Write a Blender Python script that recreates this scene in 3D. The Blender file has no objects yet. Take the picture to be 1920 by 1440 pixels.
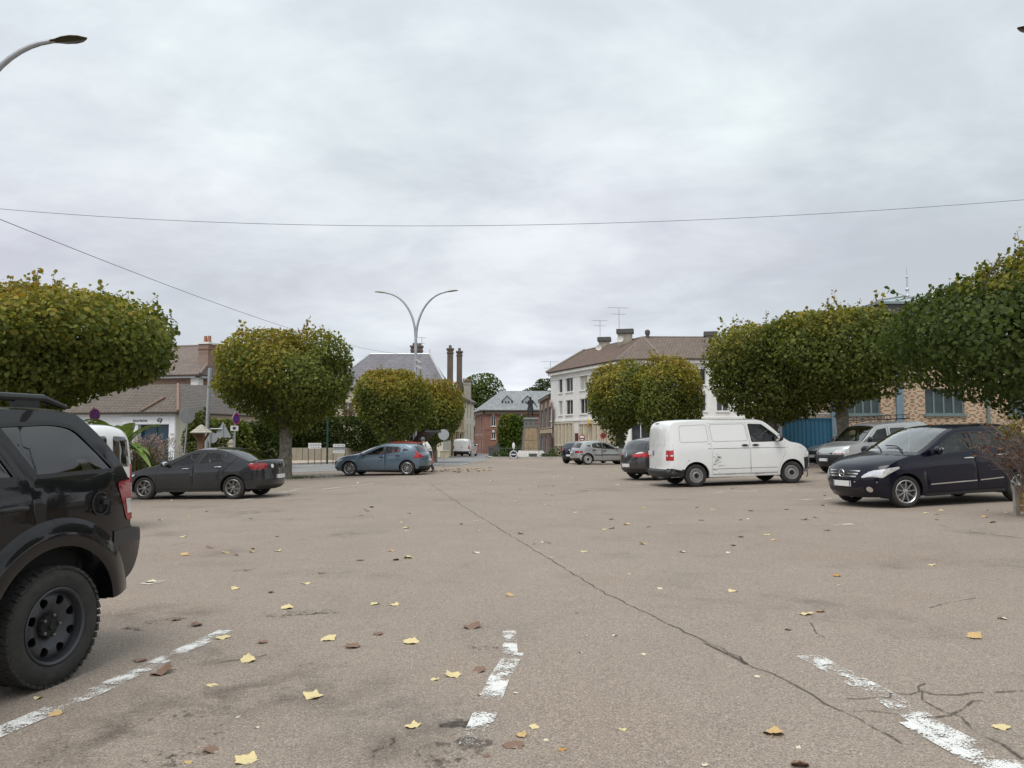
import bpy, bmesh, math, random
import numpy as np
from mathutils import Vector, Matrix, geometry
R = math.radians
rng = random.Random(7)
scene = bpy.context.scene
COL = scene.collection

# ---------------------------------------------------------------- camera
FPX, TH, CZ = 1442.0, R(3.97), 1.57
cam_d = bpy.data.cameras.new('camera')
cam_d.sensor_width = 36.0
cam_d.lens = 36.0 * FPX / 1920.0
cam_d.clip_start, cam_d.clip_end = 0.1, 4000.0
cam = bpy.data.objects.new('camera', cam_d)
COL.objects.link(cam)
cam.location = (0, 0, CZ)
cam.rotation_euler = (R(90) + TH, 0, 0)
scene.camera = cam
scene.view_settings.view_transform = 'Standard'
scene.view_settings.look = 'None'
scene.view_settings.gamma = 1.0
scene.view_settings.exposure = 0.60
scene.cycles.max_bounces = 8
scene.cycles.transparent_max_bounces = 12

# ---------------------------------------------------------------- sky and sun
SUN_EL, SUN_ROT = R(62), R(205)
def build_world():
    w = bpy.data.worlds.new('World'); scene.world = w; w.use_nodes = True
    nt = w.node_tree; N = nt.nodes; L = nt.links
    N.clear()
    out = N.new('ShaderNodeOutputWorld')
    sky = N.new('ShaderNodeTexSky'); sky.sky_type = 'NISHITA'; sky.sun_disc = False
    sky.sun_elevation = SUN_EL; sky.sun_rotation = SUN_ROT
    b1 = N.new('ShaderNodeBackground'); b1.inputs[1].default_value = 0.08
    L.new(sky.outputs[0], b1.inputs[0])
    tc = N.new('ShaderNodeTexCoord')
    sep = N.new('ShaderNodeSeparateXYZ'); L.new(tc.outputs['Generated'], sep.inputs[0])
    def math_(op, a, b=None, clamp=False):
        m = N.new('ShaderNodeMath'); m.operation = op; m.use_clamp = clamp
        for i, v in enumerate((a, b)):
            if v is None: continue
            if isinstance(v, (int, float)): m.inputs[i].default_value = v
            else: L.new(v, m.inputs[i])
        return m.outputs[0]
    zc = math_('MAXIMUM', sep.outputs[2], 0.0)
    zz = math_('ADD', zc, 0.24)
    u = math_('DIVIDE', sep.outputs[0], zz); v = math_('DIVIDE', sep.outputs[1], zz)
    comb = N.new('ShaderNodeCombineXYZ'); L.new(u, comb.inputs[0]); L.new(v, comb.inputs[1])
    def noise(scale, det, rough, dist, off):
        mp = N.new('ShaderNodeMapping'); mp.inputs['Location'].default_value = off
        mp.inputs['Rotation'].default_value = (0, 0, R(28)); mp.inputs['Scale'].default_value = (1.0, 1.2, 1.0)
        L.new(comb.outputs[0], mp.inputs[0])
        n = N.new('ShaderNodeTexNoise'); n.inputs['Scale'].default_value = scale
        n.inputs['Detail'].default_value = det; n.inputs['Roughness'].default_value = rough
        n.inputs['Distortion'].default_value = dist
        L.new(mp.outputs[0], n.inputs['Vector']); return n.outputs[0]
    n1 = noise(0.80, 5, 0.55, 0.25, (3.1, 1.7, 0)); n2 = noise(2.3, 6, 0.62, 0.25, (8.0, 4.0, 2.0)); n3 = noise(0.45, 2, 0.5, 0.0, (1.0, 9.0, 5.0))
    s = math_('ADD', math_('MULTIPLY', n1, 0.62), math_('MULTIPLY', n2, 0.38))
    rp = N.new('ShaderNodeValToRGB'); L.new(s, rp.inputs[0])
    e = rp.color_ramp.elements
    e[0].position = 0.38; e[0].color = (0.530, 0.555, 0.598, 1)
    e[1].position = 0.64; e[1].color = (0.800, 0.835, 0.860, 1)
    for p, c in ((0.45, (0.575, 0.602, 0.648, 1)), (0.50, (0.630, 0.662, 0.703, 1)), (0.56, (0.700, 0.738, 0.768, 1))):
        k = e.new(p); k.color = c
    # tint drifting between lavender and pale green-grey
    tint = N.new('ShaderNodeMix'); tint.data_type = 'RGBA'
    tf = N.new('ShaderNodeMapRange'); tf.inputs[1].default_value = 0.4; tf.inputs[2].default_value = 0.6
    L.new(n3, tf.inputs[0]); L.new(tf.outputs[0], tint.inputs[0])
    tint.inputs[6].default_value = (1.016, 0.990, 1.022, 1); tint.inputs[7].default_value = (0.968, 1.008, 0.992, 1)
    mul = N.new('ShaderNodeMix'); mul.data_type = 'RGBA'; mul.blend_type = 'MULTIPLY'; mul.inputs[0].default_value = 1.0
    L.new(rp.outputs[0], mul.inputs[6]); L.new(tint.outputs[2], mul.inputs[7])
    # elevation: cloud deck is thicker (darker) low down, with a light break at the horizon
    el = N.new('ShaderNodeValToRGB'); L.new(zc, el.inputs[0]); q = el.color_ramp.elements
    q[0].position = 0.0; q[0].color = (1.12, 1.13, 1.12, 1)
    q[1].position = 1.0; q[1].color = (1.25, 1.25, 1.25, 1)
    for p, c in ((0.06, 1.04), (0.11, 0.90), (0.20, 0.82), (0.33, 0.90), (0.50, 1.02)):
        k = q.new(p); k.color = (c, c, c, 1)
    mu2 = N.new('ShaderNodeMix'); mu2.data_type = 'RGBA'; mu2.blend_type = 'MULTIPLY'; mu2.inputs[0].default_value = 1.0
    L.new(mul.outputs[2], mu2.inputs[6]); L.new(el.outputs[0], mu2.inputs[7])
    b2 = N.new('ShaderNodeBackground'); b2.inputs[1].default_value = 0.87
    L.new(mu2.outputs[2], b2.inputs[0])
    mx = N.new('ShaderNodeMixShader'); mx.inputs[0].default_value = 0.95
    L.new(b1.outputs[0], mx.inputs[1]); L.new(b2.outputs[0], mx.inputs[2]); L.new(mx.outputs[0], out.inputs[0])
build_world()
sun_d = bpy.data.lights.new('sun', 'SUN'); sun_d.energy = 1.5; sun_d.angle = R(40); sun_d.color = (1.0, 0.965, 0.91)
sun = bpy.data.objects.new('sun', sun_d); COL.objects.link(sun)
_a = SUN_ROT
_dir = Vector((math.sin(_a) * math.cos(SUN_EL), math.cos(_a) * math.cos(SUN_EL), math.sin(SUN_EL)))
sun.rotation_euler = (-_dir).to_track_quat('-Z', 'Y').to_euler()

# ---------------------------------------------------------------- terrain function and view helpers
def sst(t):
    t = max(0.0, min(1.0, t)); return t * t * (3 - 2 * t)
def g(x, y):
    xx = max(-22.0, min(22.0, x))
    a = (0.0225 * xx + 0.004 * (math.sqrt(xx * xx + 9) - 3)) * (1 - sst((y - 30) / 26))
    k = 4.0; t = (y - 40) / k
    sp = k * (math.log1p(math.exp(t)) if t < 30 else t)
    return a - 0.0115 * min(sp, 90)
def ray(px, py):
    xc = (px - 960) / FPX; yc = (720 - py) / FPX
    return (xc, math.cos(TH) - yc * math.sin(TH), math.sin(TH) + yc * math.cos(TH))
def at(px, py, Y):
    d = ray(px, py); s = Y / d[1]
    return Vector((d[0] * s, Y, CZ + d[2] * s))
def gnd(px, py):
    d = ray(px, py); lo, hi = 0.5, 400.0
    for i in range(60):
        m = (lo + hi) / 2
        if CZ + m * d[2] > g(m * d[0], m * d[1]): lo = m
        else: hi = m
    return Vector((lo * d[0], lo * d[1], g(lo * d[0], lo * d[1])))

# ---------------------------------------------------------------- object helpers
def tag(o, label=None, cat=None, group=None, kind=None):
    if label: o['label'] = label
    if cat: o['category'] = cat
    if group: o['group'] = group
    if kind: o['kind'] = kind
    return o
def empty(name, loc=(0, 0, 0), rz=0.0, label=None, cat=None, group=None):
    o = bpy.data.objects.new(name, None); COL.objects.link(o)
    o.location = loc; o.rotation_euler = (0, 0, rz); o.empty_display_size = 0.2
    return tag(o, label, cat, group)
def copy_tree(o, parent=None):
    c = o.copy(); COL.objects.link(c)
    if parent is not None: c.parent = parent
    for ch in list(o.children): copy_tree(ch, c)
    return c

class MB:
    """collects geometry; build() links it as ONE mesh object"""
    def __init__(s): s.v = []; s.f = []; s.m = []
    def add(s, vs, fs, m=0):
        b = len(s.v); s.v.extend([tuple(v) for v in vs])
        for f in fs: s.f.append([b + i for i in f]); s.m.append(m)
        return s
    def box(s, c, d, m=0, rot=None):
        hx, hy, hz = d[0] / 2, d[1] / 2, d[2] / 2
        vs = [Vector((x, y, z)) for x in (-hx, hx) for y in (-hy, hy) for z in (-hz, hz)]
        if rot is not None: vs = [rot @ v for v in vs]
        c = Vector(c); vs = [v + c for v in vs]
        return s.add(vs, [(0, 1, 3, 2), (4, 6, 7, 5), (0, 4, 5, 1), (2, 3, 7, 6), (0, 2, 6, 4), (1, 5, 7, 3)], m)
    def tube(s, pts, r, n=8, m=0, cap=True):
        pts = [Vector(p) for p in pts]; k = len(pts)
        rs = r if isinstance(r, (list, tuple)) else [r] * k
        t0 = (pts[1] - pts[0]).normalized()
        up = Vector((0, 0, 1)) if abs(t0.z) < 0.9 else Vector((1, 0, 0))
        a = t0.cross(up).normalized()
        vs = []
        for i in range(k):
            t = (pts[min(i + 1, k - 1)] - pts[max(i - 1, 0)])
            t = t.normalized() if t.length > 1e-9 else t0
            a = (a - t * a.dot(t)).normalized(); b = t.cross(a)
            for j in range(n):
                q = 2 * math.pi * j / n
                vs.append(pts[i] + (a * math.cos(q) + b * math.sin(q)) * rs[i])
        fs = [(i * n + j, i * n + (j + 1) % n, (i + 1) * n + (j + 1) % n, (i + 1) * n + j) for i in range(k - 1) for j in range(n)]
        if cap: fs += [tuple(range(n - 1, -1, -1)), tuple(range((k - 1) * n, k * n))]
        return s.add(vs, fs, m)
    def lathe(s, prof, n=24, m=0, org=(0, 0, 0), axis='z', a0=0.0, a1=2 * math.pi):
        full = abs(a1 - a0 - 2 * math.pi) < 1e-6; cnt = n if full else n + 1
        vs = []
        for r_, h in prof:
            for j in range(cnt):
                q = a0 + (a1 - a0) * j / n
                c, d = r_ * math.cos(q), r_ * math.sin(q)
                p = (c, d, h) if axis == 'z' else ((d, h, c) if axis == 'y' else (h, c, d))
                vs.append((p[0] + org[0], p[1] + org[1], p[2] + org[2]))
        fs = []
        for i in range(len(prof) - 1):
            for j in range(n):
                k = (j + 1) % cnt
                fs.append((i * cnt + j, i * cnt + k, (i + 1) * cnt + k, (i + 1) * cnt + j))
        return s.add(vs, fs, m)
    def prism(s, poly, f0, f1, m=0):
        """poly: list of 2D points, f0/f1 map a 2D point to the two 3D caps"""
        n = len(poly)
        vs = [f0(p) for p in poly] + [f1(p) for p in poly]
        fs = [tuple(range(n - 1, -1, -1)), tuple(range(n, 2 * n))] + [(i, (i + 1) % n, n + (i + 1) % n, n + i) for i in range(n)]
        return s.add(vs, fs, m)
    def ell(s, c, r, m=0, n=12, k=8, rot=None):
        vs = []; fs = []
        for i in range(k + 1):
            p = math.pi * i / k
            for j in range(n):
                q = 2 * math.pi * j / n
                v = Vector((r[0] * math.sin(p) * math.cos(q), r[1] * math.sin(p) * math.sin(q), r[2] * math.cos(p)))
                if rot is not None: v = rot @ v
                vs.append(v + Vector(c))
        for i in range(k):
            for j in range(n): fs.append((i * n + j, (i + 1) * n + j, (i + 1) * n + (j + 1) % n, i * n + (j + 1) % n))
        return s.add(vs, fs, m)
    def build(s, name, mats, parent=None, smooth=None, merge=0.0, bevel=0.0, recalc=True):
        me = bpy.data.meshes.new(name)
        me.from_pydata(s.v, [], s.f)
        if not isinstance(mats, (list, tuple)): mats = [mats]
        for q in mats: me.materials.append(q)
        if any(s.m): me.polygons.foreach_set('material_index', s.m)
        if merge or recalc:
            bm = bmesh.new(); bm.from_mesh(me)
            if merge: bmesh.ops.remove_doubles(bm, verts=bm.verts, dist=merge)
            if recalc: bmesh.ops.recalc_face_normals(bm, faces=bm.faces)
            bm.to_mesh(me); bm.free()
        if smooth is not None:
            me.polygons.foreach_set('use_smooth', [True] * len(me.polygons))
            me.set_sharp_from_angle(angle=R(smooth))
        me.update()
        o = bpy.data.objects.new(name, me); COL.objects.link(o)
        if parent is not None: o.parent = parent
        if bevel:
            bv = o.modifiers.new('bevel', 'BEVEL'); bv.width = bevel; bv.segments = 2; bv.limit_method = 'ANGLE'; bv.angle_limit = R(40)
        return o

def in_poly(P, poly):
    """P (n,2) array, returns bool mask"""
    x, y = P[:, 0], P[:, 1]; ins = np.zeros(len(P), bool); n = len(poly)
    for i in range(n):
        x0, y0 = poly[i]; x1, y1 = poly[(i + 1) % n]
        if y0 == y1: continue
        c = ((y0 > y) != (y1 > y)) & (x < (x1 - x0) * (y - y0) / (y1 - y0) + x0)
        ins ^= c
    return ins
def cdt(outer, holes=(), step=None):
    loops = [list(outer)] + [list(h) for h in holes]
    pts = []; ed = []
    for lp in loops:
        b = len(pts); pts += [Vector((p[0], p[1])) for p in lp]
        ed += [(b + i, b + (i + 1) % len(lp)) for i in range(len(lp))]
    if step:
        A = np.array([(p[0], p[1]) for p in pts])
        x = np.arange(A[:, 0].min() + step / 2, A[:, 0].max(), step); y = np.arange(A[:, 1].min() + step / 2, A[:, 1].max(), step)
        if len(x) and len(y):
            G = np.array(np.meshgrid(x, y)).reshape(2, -1).T
            k = in_poly(G, loops[0])
            for h in loops[1:]: k &= ~in_poly(G, h)
            G = G[k]
            if len(G):
                d = np.min(((G[:, None, :] - A[None]) ** 2).sum(2), axis=1); G = G[d > (0.45 * step) ** 2]
                pts += [Vector((float(a), float(b))) for a, b in G]
    r = geometry.delaunay_2d_cdt(pts, ed, [], 0, 1e-5)
    V = [(v[0], v[1]) for v in r[0]]; T = [tuple(f) for f in r[2]]
    VA = np.array(V); C = np.array([VA[list(f)].mean(0) for f in T])
    k = in_poly(C, loops[0])
    for h in loops[1:]: k &= ~in_poly(C, h)
    return V, [t for t, q in zip(T, k) if q]
def area2(p): return sum(p[i][0] * p[(i + 1) % len(p)][1] - p[(i + 1) % len(p)][0] * p[i][1] for i in range(len(p)))
def rpoly(p, r=0.05, n=4):
    out = []; k = len(p)
    for i in range(k):
        a = Vector(p[i - 1]); b = Vector(p[i]); c = Vector(p[(i + 1) % k])
        rr = r[i] if isinstance(r, (list, tuple)) else r
        d0 = min(rr, (a - b).length * 0.45); d1 = min(rr, (c - b).length * 0.45)
        s = b + (a - b).normalized() * d0; e = b + (c - b).normalized() * d1
        for j in range(n + 1):
            t = j / n; q = s * (1 - t) ** 2 + b * 2 * t * (1 - t) + e * t * t
            out.append((q[0], q[1]))
    return out
def inset(p, d):
    s = 1 if area2(p) > 0 else -1; k = len(p); out = []
    for i in range(k):
        a = Vector(p[i - 1]); b = Vector(p[i]); c = Vector(p[(i + 1) % k])
        e0 = (b - a); e1 = (c - b)
        if e0.length < 1e-9: e0 = e1
        if e1.length < 1e-9: e1 = e0
        e0 = e0.normalized(); e1 = e1.normalized()
        n = Vector((-(e0.y + e1.y), e0.x + e1.x)); n = n.normalized() if n.length > 1e-6 else Vector((-e0.y, e0.x))
        cs = max(0.5, n.dot(Vector((-e0.y, e0.x))))
        q = b + n * (d * s / cs); out.append((q[0], q[1]))
    return out

# ---------------------------------------------------------------- materials
_mats = {}
def nd(nt, typ, **kw):
    n = nt.nodes.new(typ)
    for k, v in kw.items(): setattr(n, k, v)
    return n
def mixc(nt, a, b, f, blend='MIX'):
    m = nd(nt, 'ShaderNodeMix', data_type='RGBA', blend_type=blend)
    for i, v in ((6, a), (7, b), (0, f)):
        if hasattr(v, 'is_linked') or hasattr(v, 'links'): nt.links.new(v, m.inputs[i])
        elif i == 0: m.inputs[0].default_value = v
        else: m.inputs[i].default_value = (*v[:3], 1)
    return m.outputs[2]
def tnoise(nt, vec, scale, det=4, rough=0.55, dist=0.0):
    n = nd(nt, 'ShaderNodeTexNoise'); n.inputs['Scale'].default_value = scale; n.inputs['Detail'].default_value = det
    n.inputs['Roughness'].default_value = rough; n.inputs['Distortion'].default_value = dist
    if vec is not None: nt.links.new(vec, n.inputs['Vector'])
    return n.outputs[0]
def mrange(nt, v, a, b, c=0.0, d=1.0):
    m = nd(nt, 'ShaderNodeMapRange'); nt.links.new(v, m.inputs[0])
    for i, q in enumerate((a, b, c, d)): m.inputs[i + 1].default_value = q
    return m.outputs[0]
def nmath(nt, op, a, b=None, c=None):
    m = nd(nt, 'ShaderNodeMath', operation=op)
    for i, v in enumerate((a, b, c)):
        if v is None: continue
        if isinstance(v, (int, float)): m.inputs[i].default_value = v
        else: nt.links.new(v, m.inputs[i])
    return m.outputs[0]
def base_mat(name):
    m = bpy.data.materials.new(name); m.use_nodes = True
    nt = m.node_tree; p = nt.nodes['Principled BSDF']
    return m, nt, p
def pm(name, col, rough=0.6, metal=0.0, var=0.10, scale=3.0, bump=0.0, bscale=40.0, coat=0.0, spec=0.5, dirt=None, streak=0.0, coord='Object'):
    """general procedural material: two scales of tonal variation, optional dirt blotches and bump"""
    if name in _mats: return _mats[name]
    m, nt, p = base_mat(name)
    tc = nd(nt, 'ShaderNodeTexCoord').outputs[coord]
    n1 = tnoise(nt, tc, scale, 5, 0.6)
    lo = tuple(c * (1 - var) for c in col); hi = tuple(min(1, c * (1 + var)) for c in col)
    c = mixc(nt, lo, hi, mrange(nt, n1, 0.3, 0.7))
    if dirt:
        mp = nd(nt, 'ShaderNodeMapping'); nt.links.new(tc, mp.inputs[0])
        mp.inputs['Scale'].default_value = (1, 1, 0.25 if streak else 1)
        n2 = tnoise(nt, mp.outputs[0], scale * 1.7, 6, 0.7)
        c = mixc(nt, c, dirt[:3], mrange(nt, n2, 0.5, 0.78, 0, dirt[3]))
    nt.links.new(c, p.inputs['Base Color'])
    p.inputs['Metallic'].default_value = metal
    nt.links.new(mrange(nt, n1, 0.2, 0.8, max(0.02, rough - 0.06), min(1, rough + 0.06)), p.inputs['Roughness'])
    p.inputs['Specular IOR Level'].default_value = spec
    if coat: p.inputs['Coat Weight'].default_value = coat; p.inputs['Coat Roughness'].default_value = 0.04
    if bump:
        b = nd(nt, 'ShaderNodeBump'); b.inputs['Strength'].default_value = bump; b.inputs['Distance'].default_value = 0.01
        nt.links.new(tnoise(nt, tc, bscale, 4, 0.6), b.inputs['Height']); nt.links.new(b.outputs[0], p.inputs['Normal'])
    _mats[name] = m
    return m
def glass_mat(name, tint, base=0.05, gain=1.15, col=(1, 1, 1)):
    if name in _mats: return _mats[name]
    m = bpy.data.materials.new(name); m.use_nodes = True; nt = m.node_tree; nt.nodes.clear()
    o = nd(nt, 'ShaderNodeOutputMaterial'); t = nd(nt, 'ShaderNodeBsdfTransparent'); t.inputs[0].default_value = (*tint, 1)
    gl = nd(nt, 'ShaderNodeBsdfGlossy'); gl.inputs['Roughness'].default_value = 0.02; gl.inputs[0].default_value = (*col, 1)
    fr = nd(nt, 'ShaderNodeFresnel'); fr.inputs[0].default_value = 1.52
    f = nmath(nt, 'MULTIPLY_ADD', fr.outputs[0], gain, base - 0.04)
    mx = nd(nt, 'ShaderNodeMixShader'); nt.links.new(f, mx.inputs[0]); nt.links.new(t.outputs[0], mx.inputs[1]); nt.links.new(gl.outputs[0], mx.inputs[2])
    nt.links.new(mx.outputs[0], o.inputs[0]); _mats[name] = m
    return m
def paint(name, col, metal=0.0, dust=0.10, dcol=(0.30, 0.27, 0.23), rough=0.3, coat=1.0):
    """car paint: clear coat over colour with thin uneven road dust"""
    if name in _mats: return _mats[name]
    m, nt, p = base_mat(name)
    tc = nd(nt, 'ShaderNodeTexCoord').outputs['Object']
    n = tnoise(nt, tc, 2.2, 6, 0.65); n2 = tnoise(nt, tc, 60, 3, 0.6)
    sx = nd(nt, 'ShaderNodeSeparateXYZ'); nt.links.new(tc, sx.inputs[0])
    low = mrange(nt, sx.outputs[2], 0.15, 0.75, 1.0, 0.25)
    d = nmath(nt, 'MULTIPLY', nmath(nt, 'MULTIPLY', mrange(nt, n, 0.3, 0.75), mrange(nt, n2, 0.2, 0.8, 0.6, 1.0)), nmath(nt, 'MULTIPLY', low, dust * 1.3))
    nt.links.new(mixc(nt, col, dcol, d), p.inputs['Base Color'])
    p.inputs['Metallic'].default_value = metal
    nt.links.new(nmath(nt, 'ADD', nmath(nt, 'MULTIPLY', d, 0.8), rough), p.inputs['Roughness']); p.inputs['Specular IOR Level'].default_value = 0.15 if metal < .3 else 0.4
    p.inputs['Coat Weight'].default_value = coat
    nt.links.new(nmath(nt, 'ADD', nmath(nt, 'MULTIPLY', d, 0.5), 0.02), p.inputs['Coat Roughness'])
    _mats[name] = m
    return m
M_rubber = pm('tyre rubber', (0.024, 0.023, 0.021), 0.85, var=0.35, scale=9, dirt=(0.075, 0.068, 0.056, 0.5), bump=0.2, bscale=120)
M_black = pm('black plastic', (0.014, 0.0145, 0.015), 0.5, var=0.25, scale=6, dirt=(0.035, 0.032, 0.03, 0.3))
M_dark = pm('dark underside', (0.010, 0.010, 0.010), 0.9, var=0.2)
M_seat = pm('seat fabric', (0.030, 0.031, 0.033), 0.9, var=0.25, scale=14)
M_seatg = pm('grey seat fabric', (0.16, 0.16, 0.155), 0.9, var=0.15, scale=14)
M_chrome = pm('chrome trim', (0.72, 0.73, 0.74), 0.14, metal=1.0, var=0.04)
M_alloy = pm('alloy wheel', (0.50, 0.505, 0.51), 0.32, metal=0.85, var=0.08, dirt=(0.16, 0.14, 0.12, 0.4))
M_steel = pm('galvanised steel', (0.38, 0.40, 0.42), 0.45, metal=0.55, var=0.12, scale=5)
M_glass = glass_mat('car side glass', (0.80, 0.84, 0.82), 0.045, 1.0)
M_tint = glass_mat('privacy glass', (0.07, 0.075, 0.08), 0.085, 1.2)
M_screen = glass_mat('windscreen glass', (0.70, 0.74, 0.72), 0.12, 1.8)
M_red = pm('red lamp lens', (0.42, 0.012, 0.016), 0.12, var=0.2, scale=20, coat=0.8)
M_redd = pm('dark red lamp lens', (0.26, 0.010, 0.014), 0.12, var=0.2, scale=20, coat=0.8)
M_clear = pm('clear lamp lens', (0.70, 0.70, 0.69), 0.12, metal=0.35, var=0.22, scale=18, coat=1.0)
M_plate = pm('plate white', (0.70, 0.71, 0.70), 0.4, var=0.08, scale=20)
# ---------------------------------------------------------------- vehicles
def crom(nodes, n=6):
    """Catmull-Rom through nodes (tuples of floats), returns samples and the node index of every interval"""
    P = np.array(nodes, float); out = []; idx = []
    k = len(P)
    for i in range(k - 1):
        p1, p2 = P[i], P[i + 1]
        p0 = P[i - 1] if i > 0 else 2 * p1 - p2
        p3 = P[i + 2] if i + 2 < k else 2 * p2 - p1
        L = np.linalg.norm(p2[:2] - p1[:2]) + 1e-9
        m1 = (p2 - p0) / (np.linalg.norm((p2 - p0)[:2]) + 1e-9) * L
        m2 = (p3 - p1) / (np.linalg.norm((p3 - p1)[:2]) + 1e-9) * L
        for j in range(n):
            t = j / n
            out.append((2 * t**3 - 3 * t**2 + 1) * p1 + (t**3 - 2 * t**2 + t) * m1 + (-2 * t**3 + 3 * t**2) * p2 + (t**3 - t**2) * m2)
            idx.append(i)
    out.append(P[-1])
    return np.array(out), idx

class Body:
    def __init__(s, sp):
        s.sp = sp
        pr = sp['prof']
        S, idx = crom([p[1:5] for p in pr], sp.get('n', 6))
        s.C = S[:, :2]; s.E = S[:, 2:]; s.lab = [pr[i][0] for i in idx]; s.node = idx
        pl = np.array(crom([(a, b) for a, b in sp['plan']], 8)[0]); o = np.argsort(pl[:, 0]); s.pl = pl[o]
        s.yE = np.array([s.F(x, z) for x, z in s.E])
    def F(s, x, z):
        sp = s.sp
        w = float(np.interp(x, s.pl[:, 0], s.pl[:, 1]))
        zb = sp['zb'][0] + sp['zb'][1] * x; k = sp.get('bk', 0.06)
        u = (z - zb) / k
        w -= sp['lean'] * (k * math.log1p(math.exp(u)) if u < 30 else z - zb)
        w -= sp.get('tuck', 0.35) * max(0.0, sp.get('zt', 0.55) - z) ** 2
        for (cz, cs, amp, wd) in sp.get('crease', ()):
            d = (z - cz - cs * x) / wd
            w += amp * (1 / (1 + math.exp(-max(-30, min(30, d * 4)))))* math.exp(-max(0, d) * 0.6)
        return w
    SS = [0, .16, .32, .48, .62, .74, .84, .90, .95, 1.0]
    def pt(s, i, q):
        a = abs(q); px = s.sp.get('px', 2.7); pz = s.sp.get('pz', 2.3)
        lab = s.lab[min(i, len(s.lab) - 1)]
        return Vector((s.C[i, 0] + (s.E[i, 0] - s.C[i, 0]) * a ** px, q * s.yE[i], s.C[i, 1] + (s.E[i, 1] - s.C[i, 1]) * a ** pz))
    def end_x(s, y, z, front=True):
        n = len(s.C); rngi = range(0, n) if front else range(n - 1, -1, -1)
        prev = None
        for i in rngi:
            q = min(1.0, abs(y) / max(s.yE[i], 1e-3))
            p = s.pt(i, q)
            if prev is not None and prev.z <= z <= p.z and p.z > prev.z:
                t = (z - prev.z) / (p.z - prev.z); return prev.x + (p.x - prev.x) * t
            prev = p
        return prev.x
    def yedge(s, z, front):
        n = len(s.C); h = n // 2
        I = range(0, h) if front else range(n - 1, n - 1 - h, -1)
        pz = None
        for i in I:
            if pz is not None and pz <= z <= s.E[i, 1]: return s.yE[i]
            pz = s.E[i, 1]
        return 9.0
    def xedge(s, z, front):
        n = len(s.C); h = n // 2
        I = range(0, h) if front else range(n - 1, n - 1 - h, -1)
        pz = None; px = None
        for i in I:
            if pz is not None and pz <= z <= s.E[i, 1]:
                t = (z - pz) / max(1e-6, s.E[i, 1] - pz); return px + (s.E[i, 0] - px) * t
            pz = s.E[i, 1]; px = s.E[i, 0]
        return 9.0 if front else -9.0
    def side_patch(s, mb, poly, off, m=0, sides=(1, -1), holes=(), step=0.09):
        V, T = cdt(poly, holes, step)
        for sg in sides: mb.add([(x, sg * (s.F(x, z) + off), z) for x, z in V], T, m)
    def end_patch(s, mb, poly, off, m=0, front=True, mirror=True, step=0.05, holes=()):
        V, T = cdt(poly, holes, step); d = off if front else -off
        for sg in ((1, -1) if mirror else (1,)):
            mb.add([(s.end_x(y, z, front) + d, sg * y, z) for y, z in V], T, m)

def arc_pts(cx, cz, ra, zb, n=20):
    a0 = math.asin(max(-1, min(1, (zb - cz) / ra)))
    return [(cx + ra * math.cos(q), cz + ra * math.sin(q)) for q in np.linspace(math.pi - a0, a0, n)]

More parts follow.
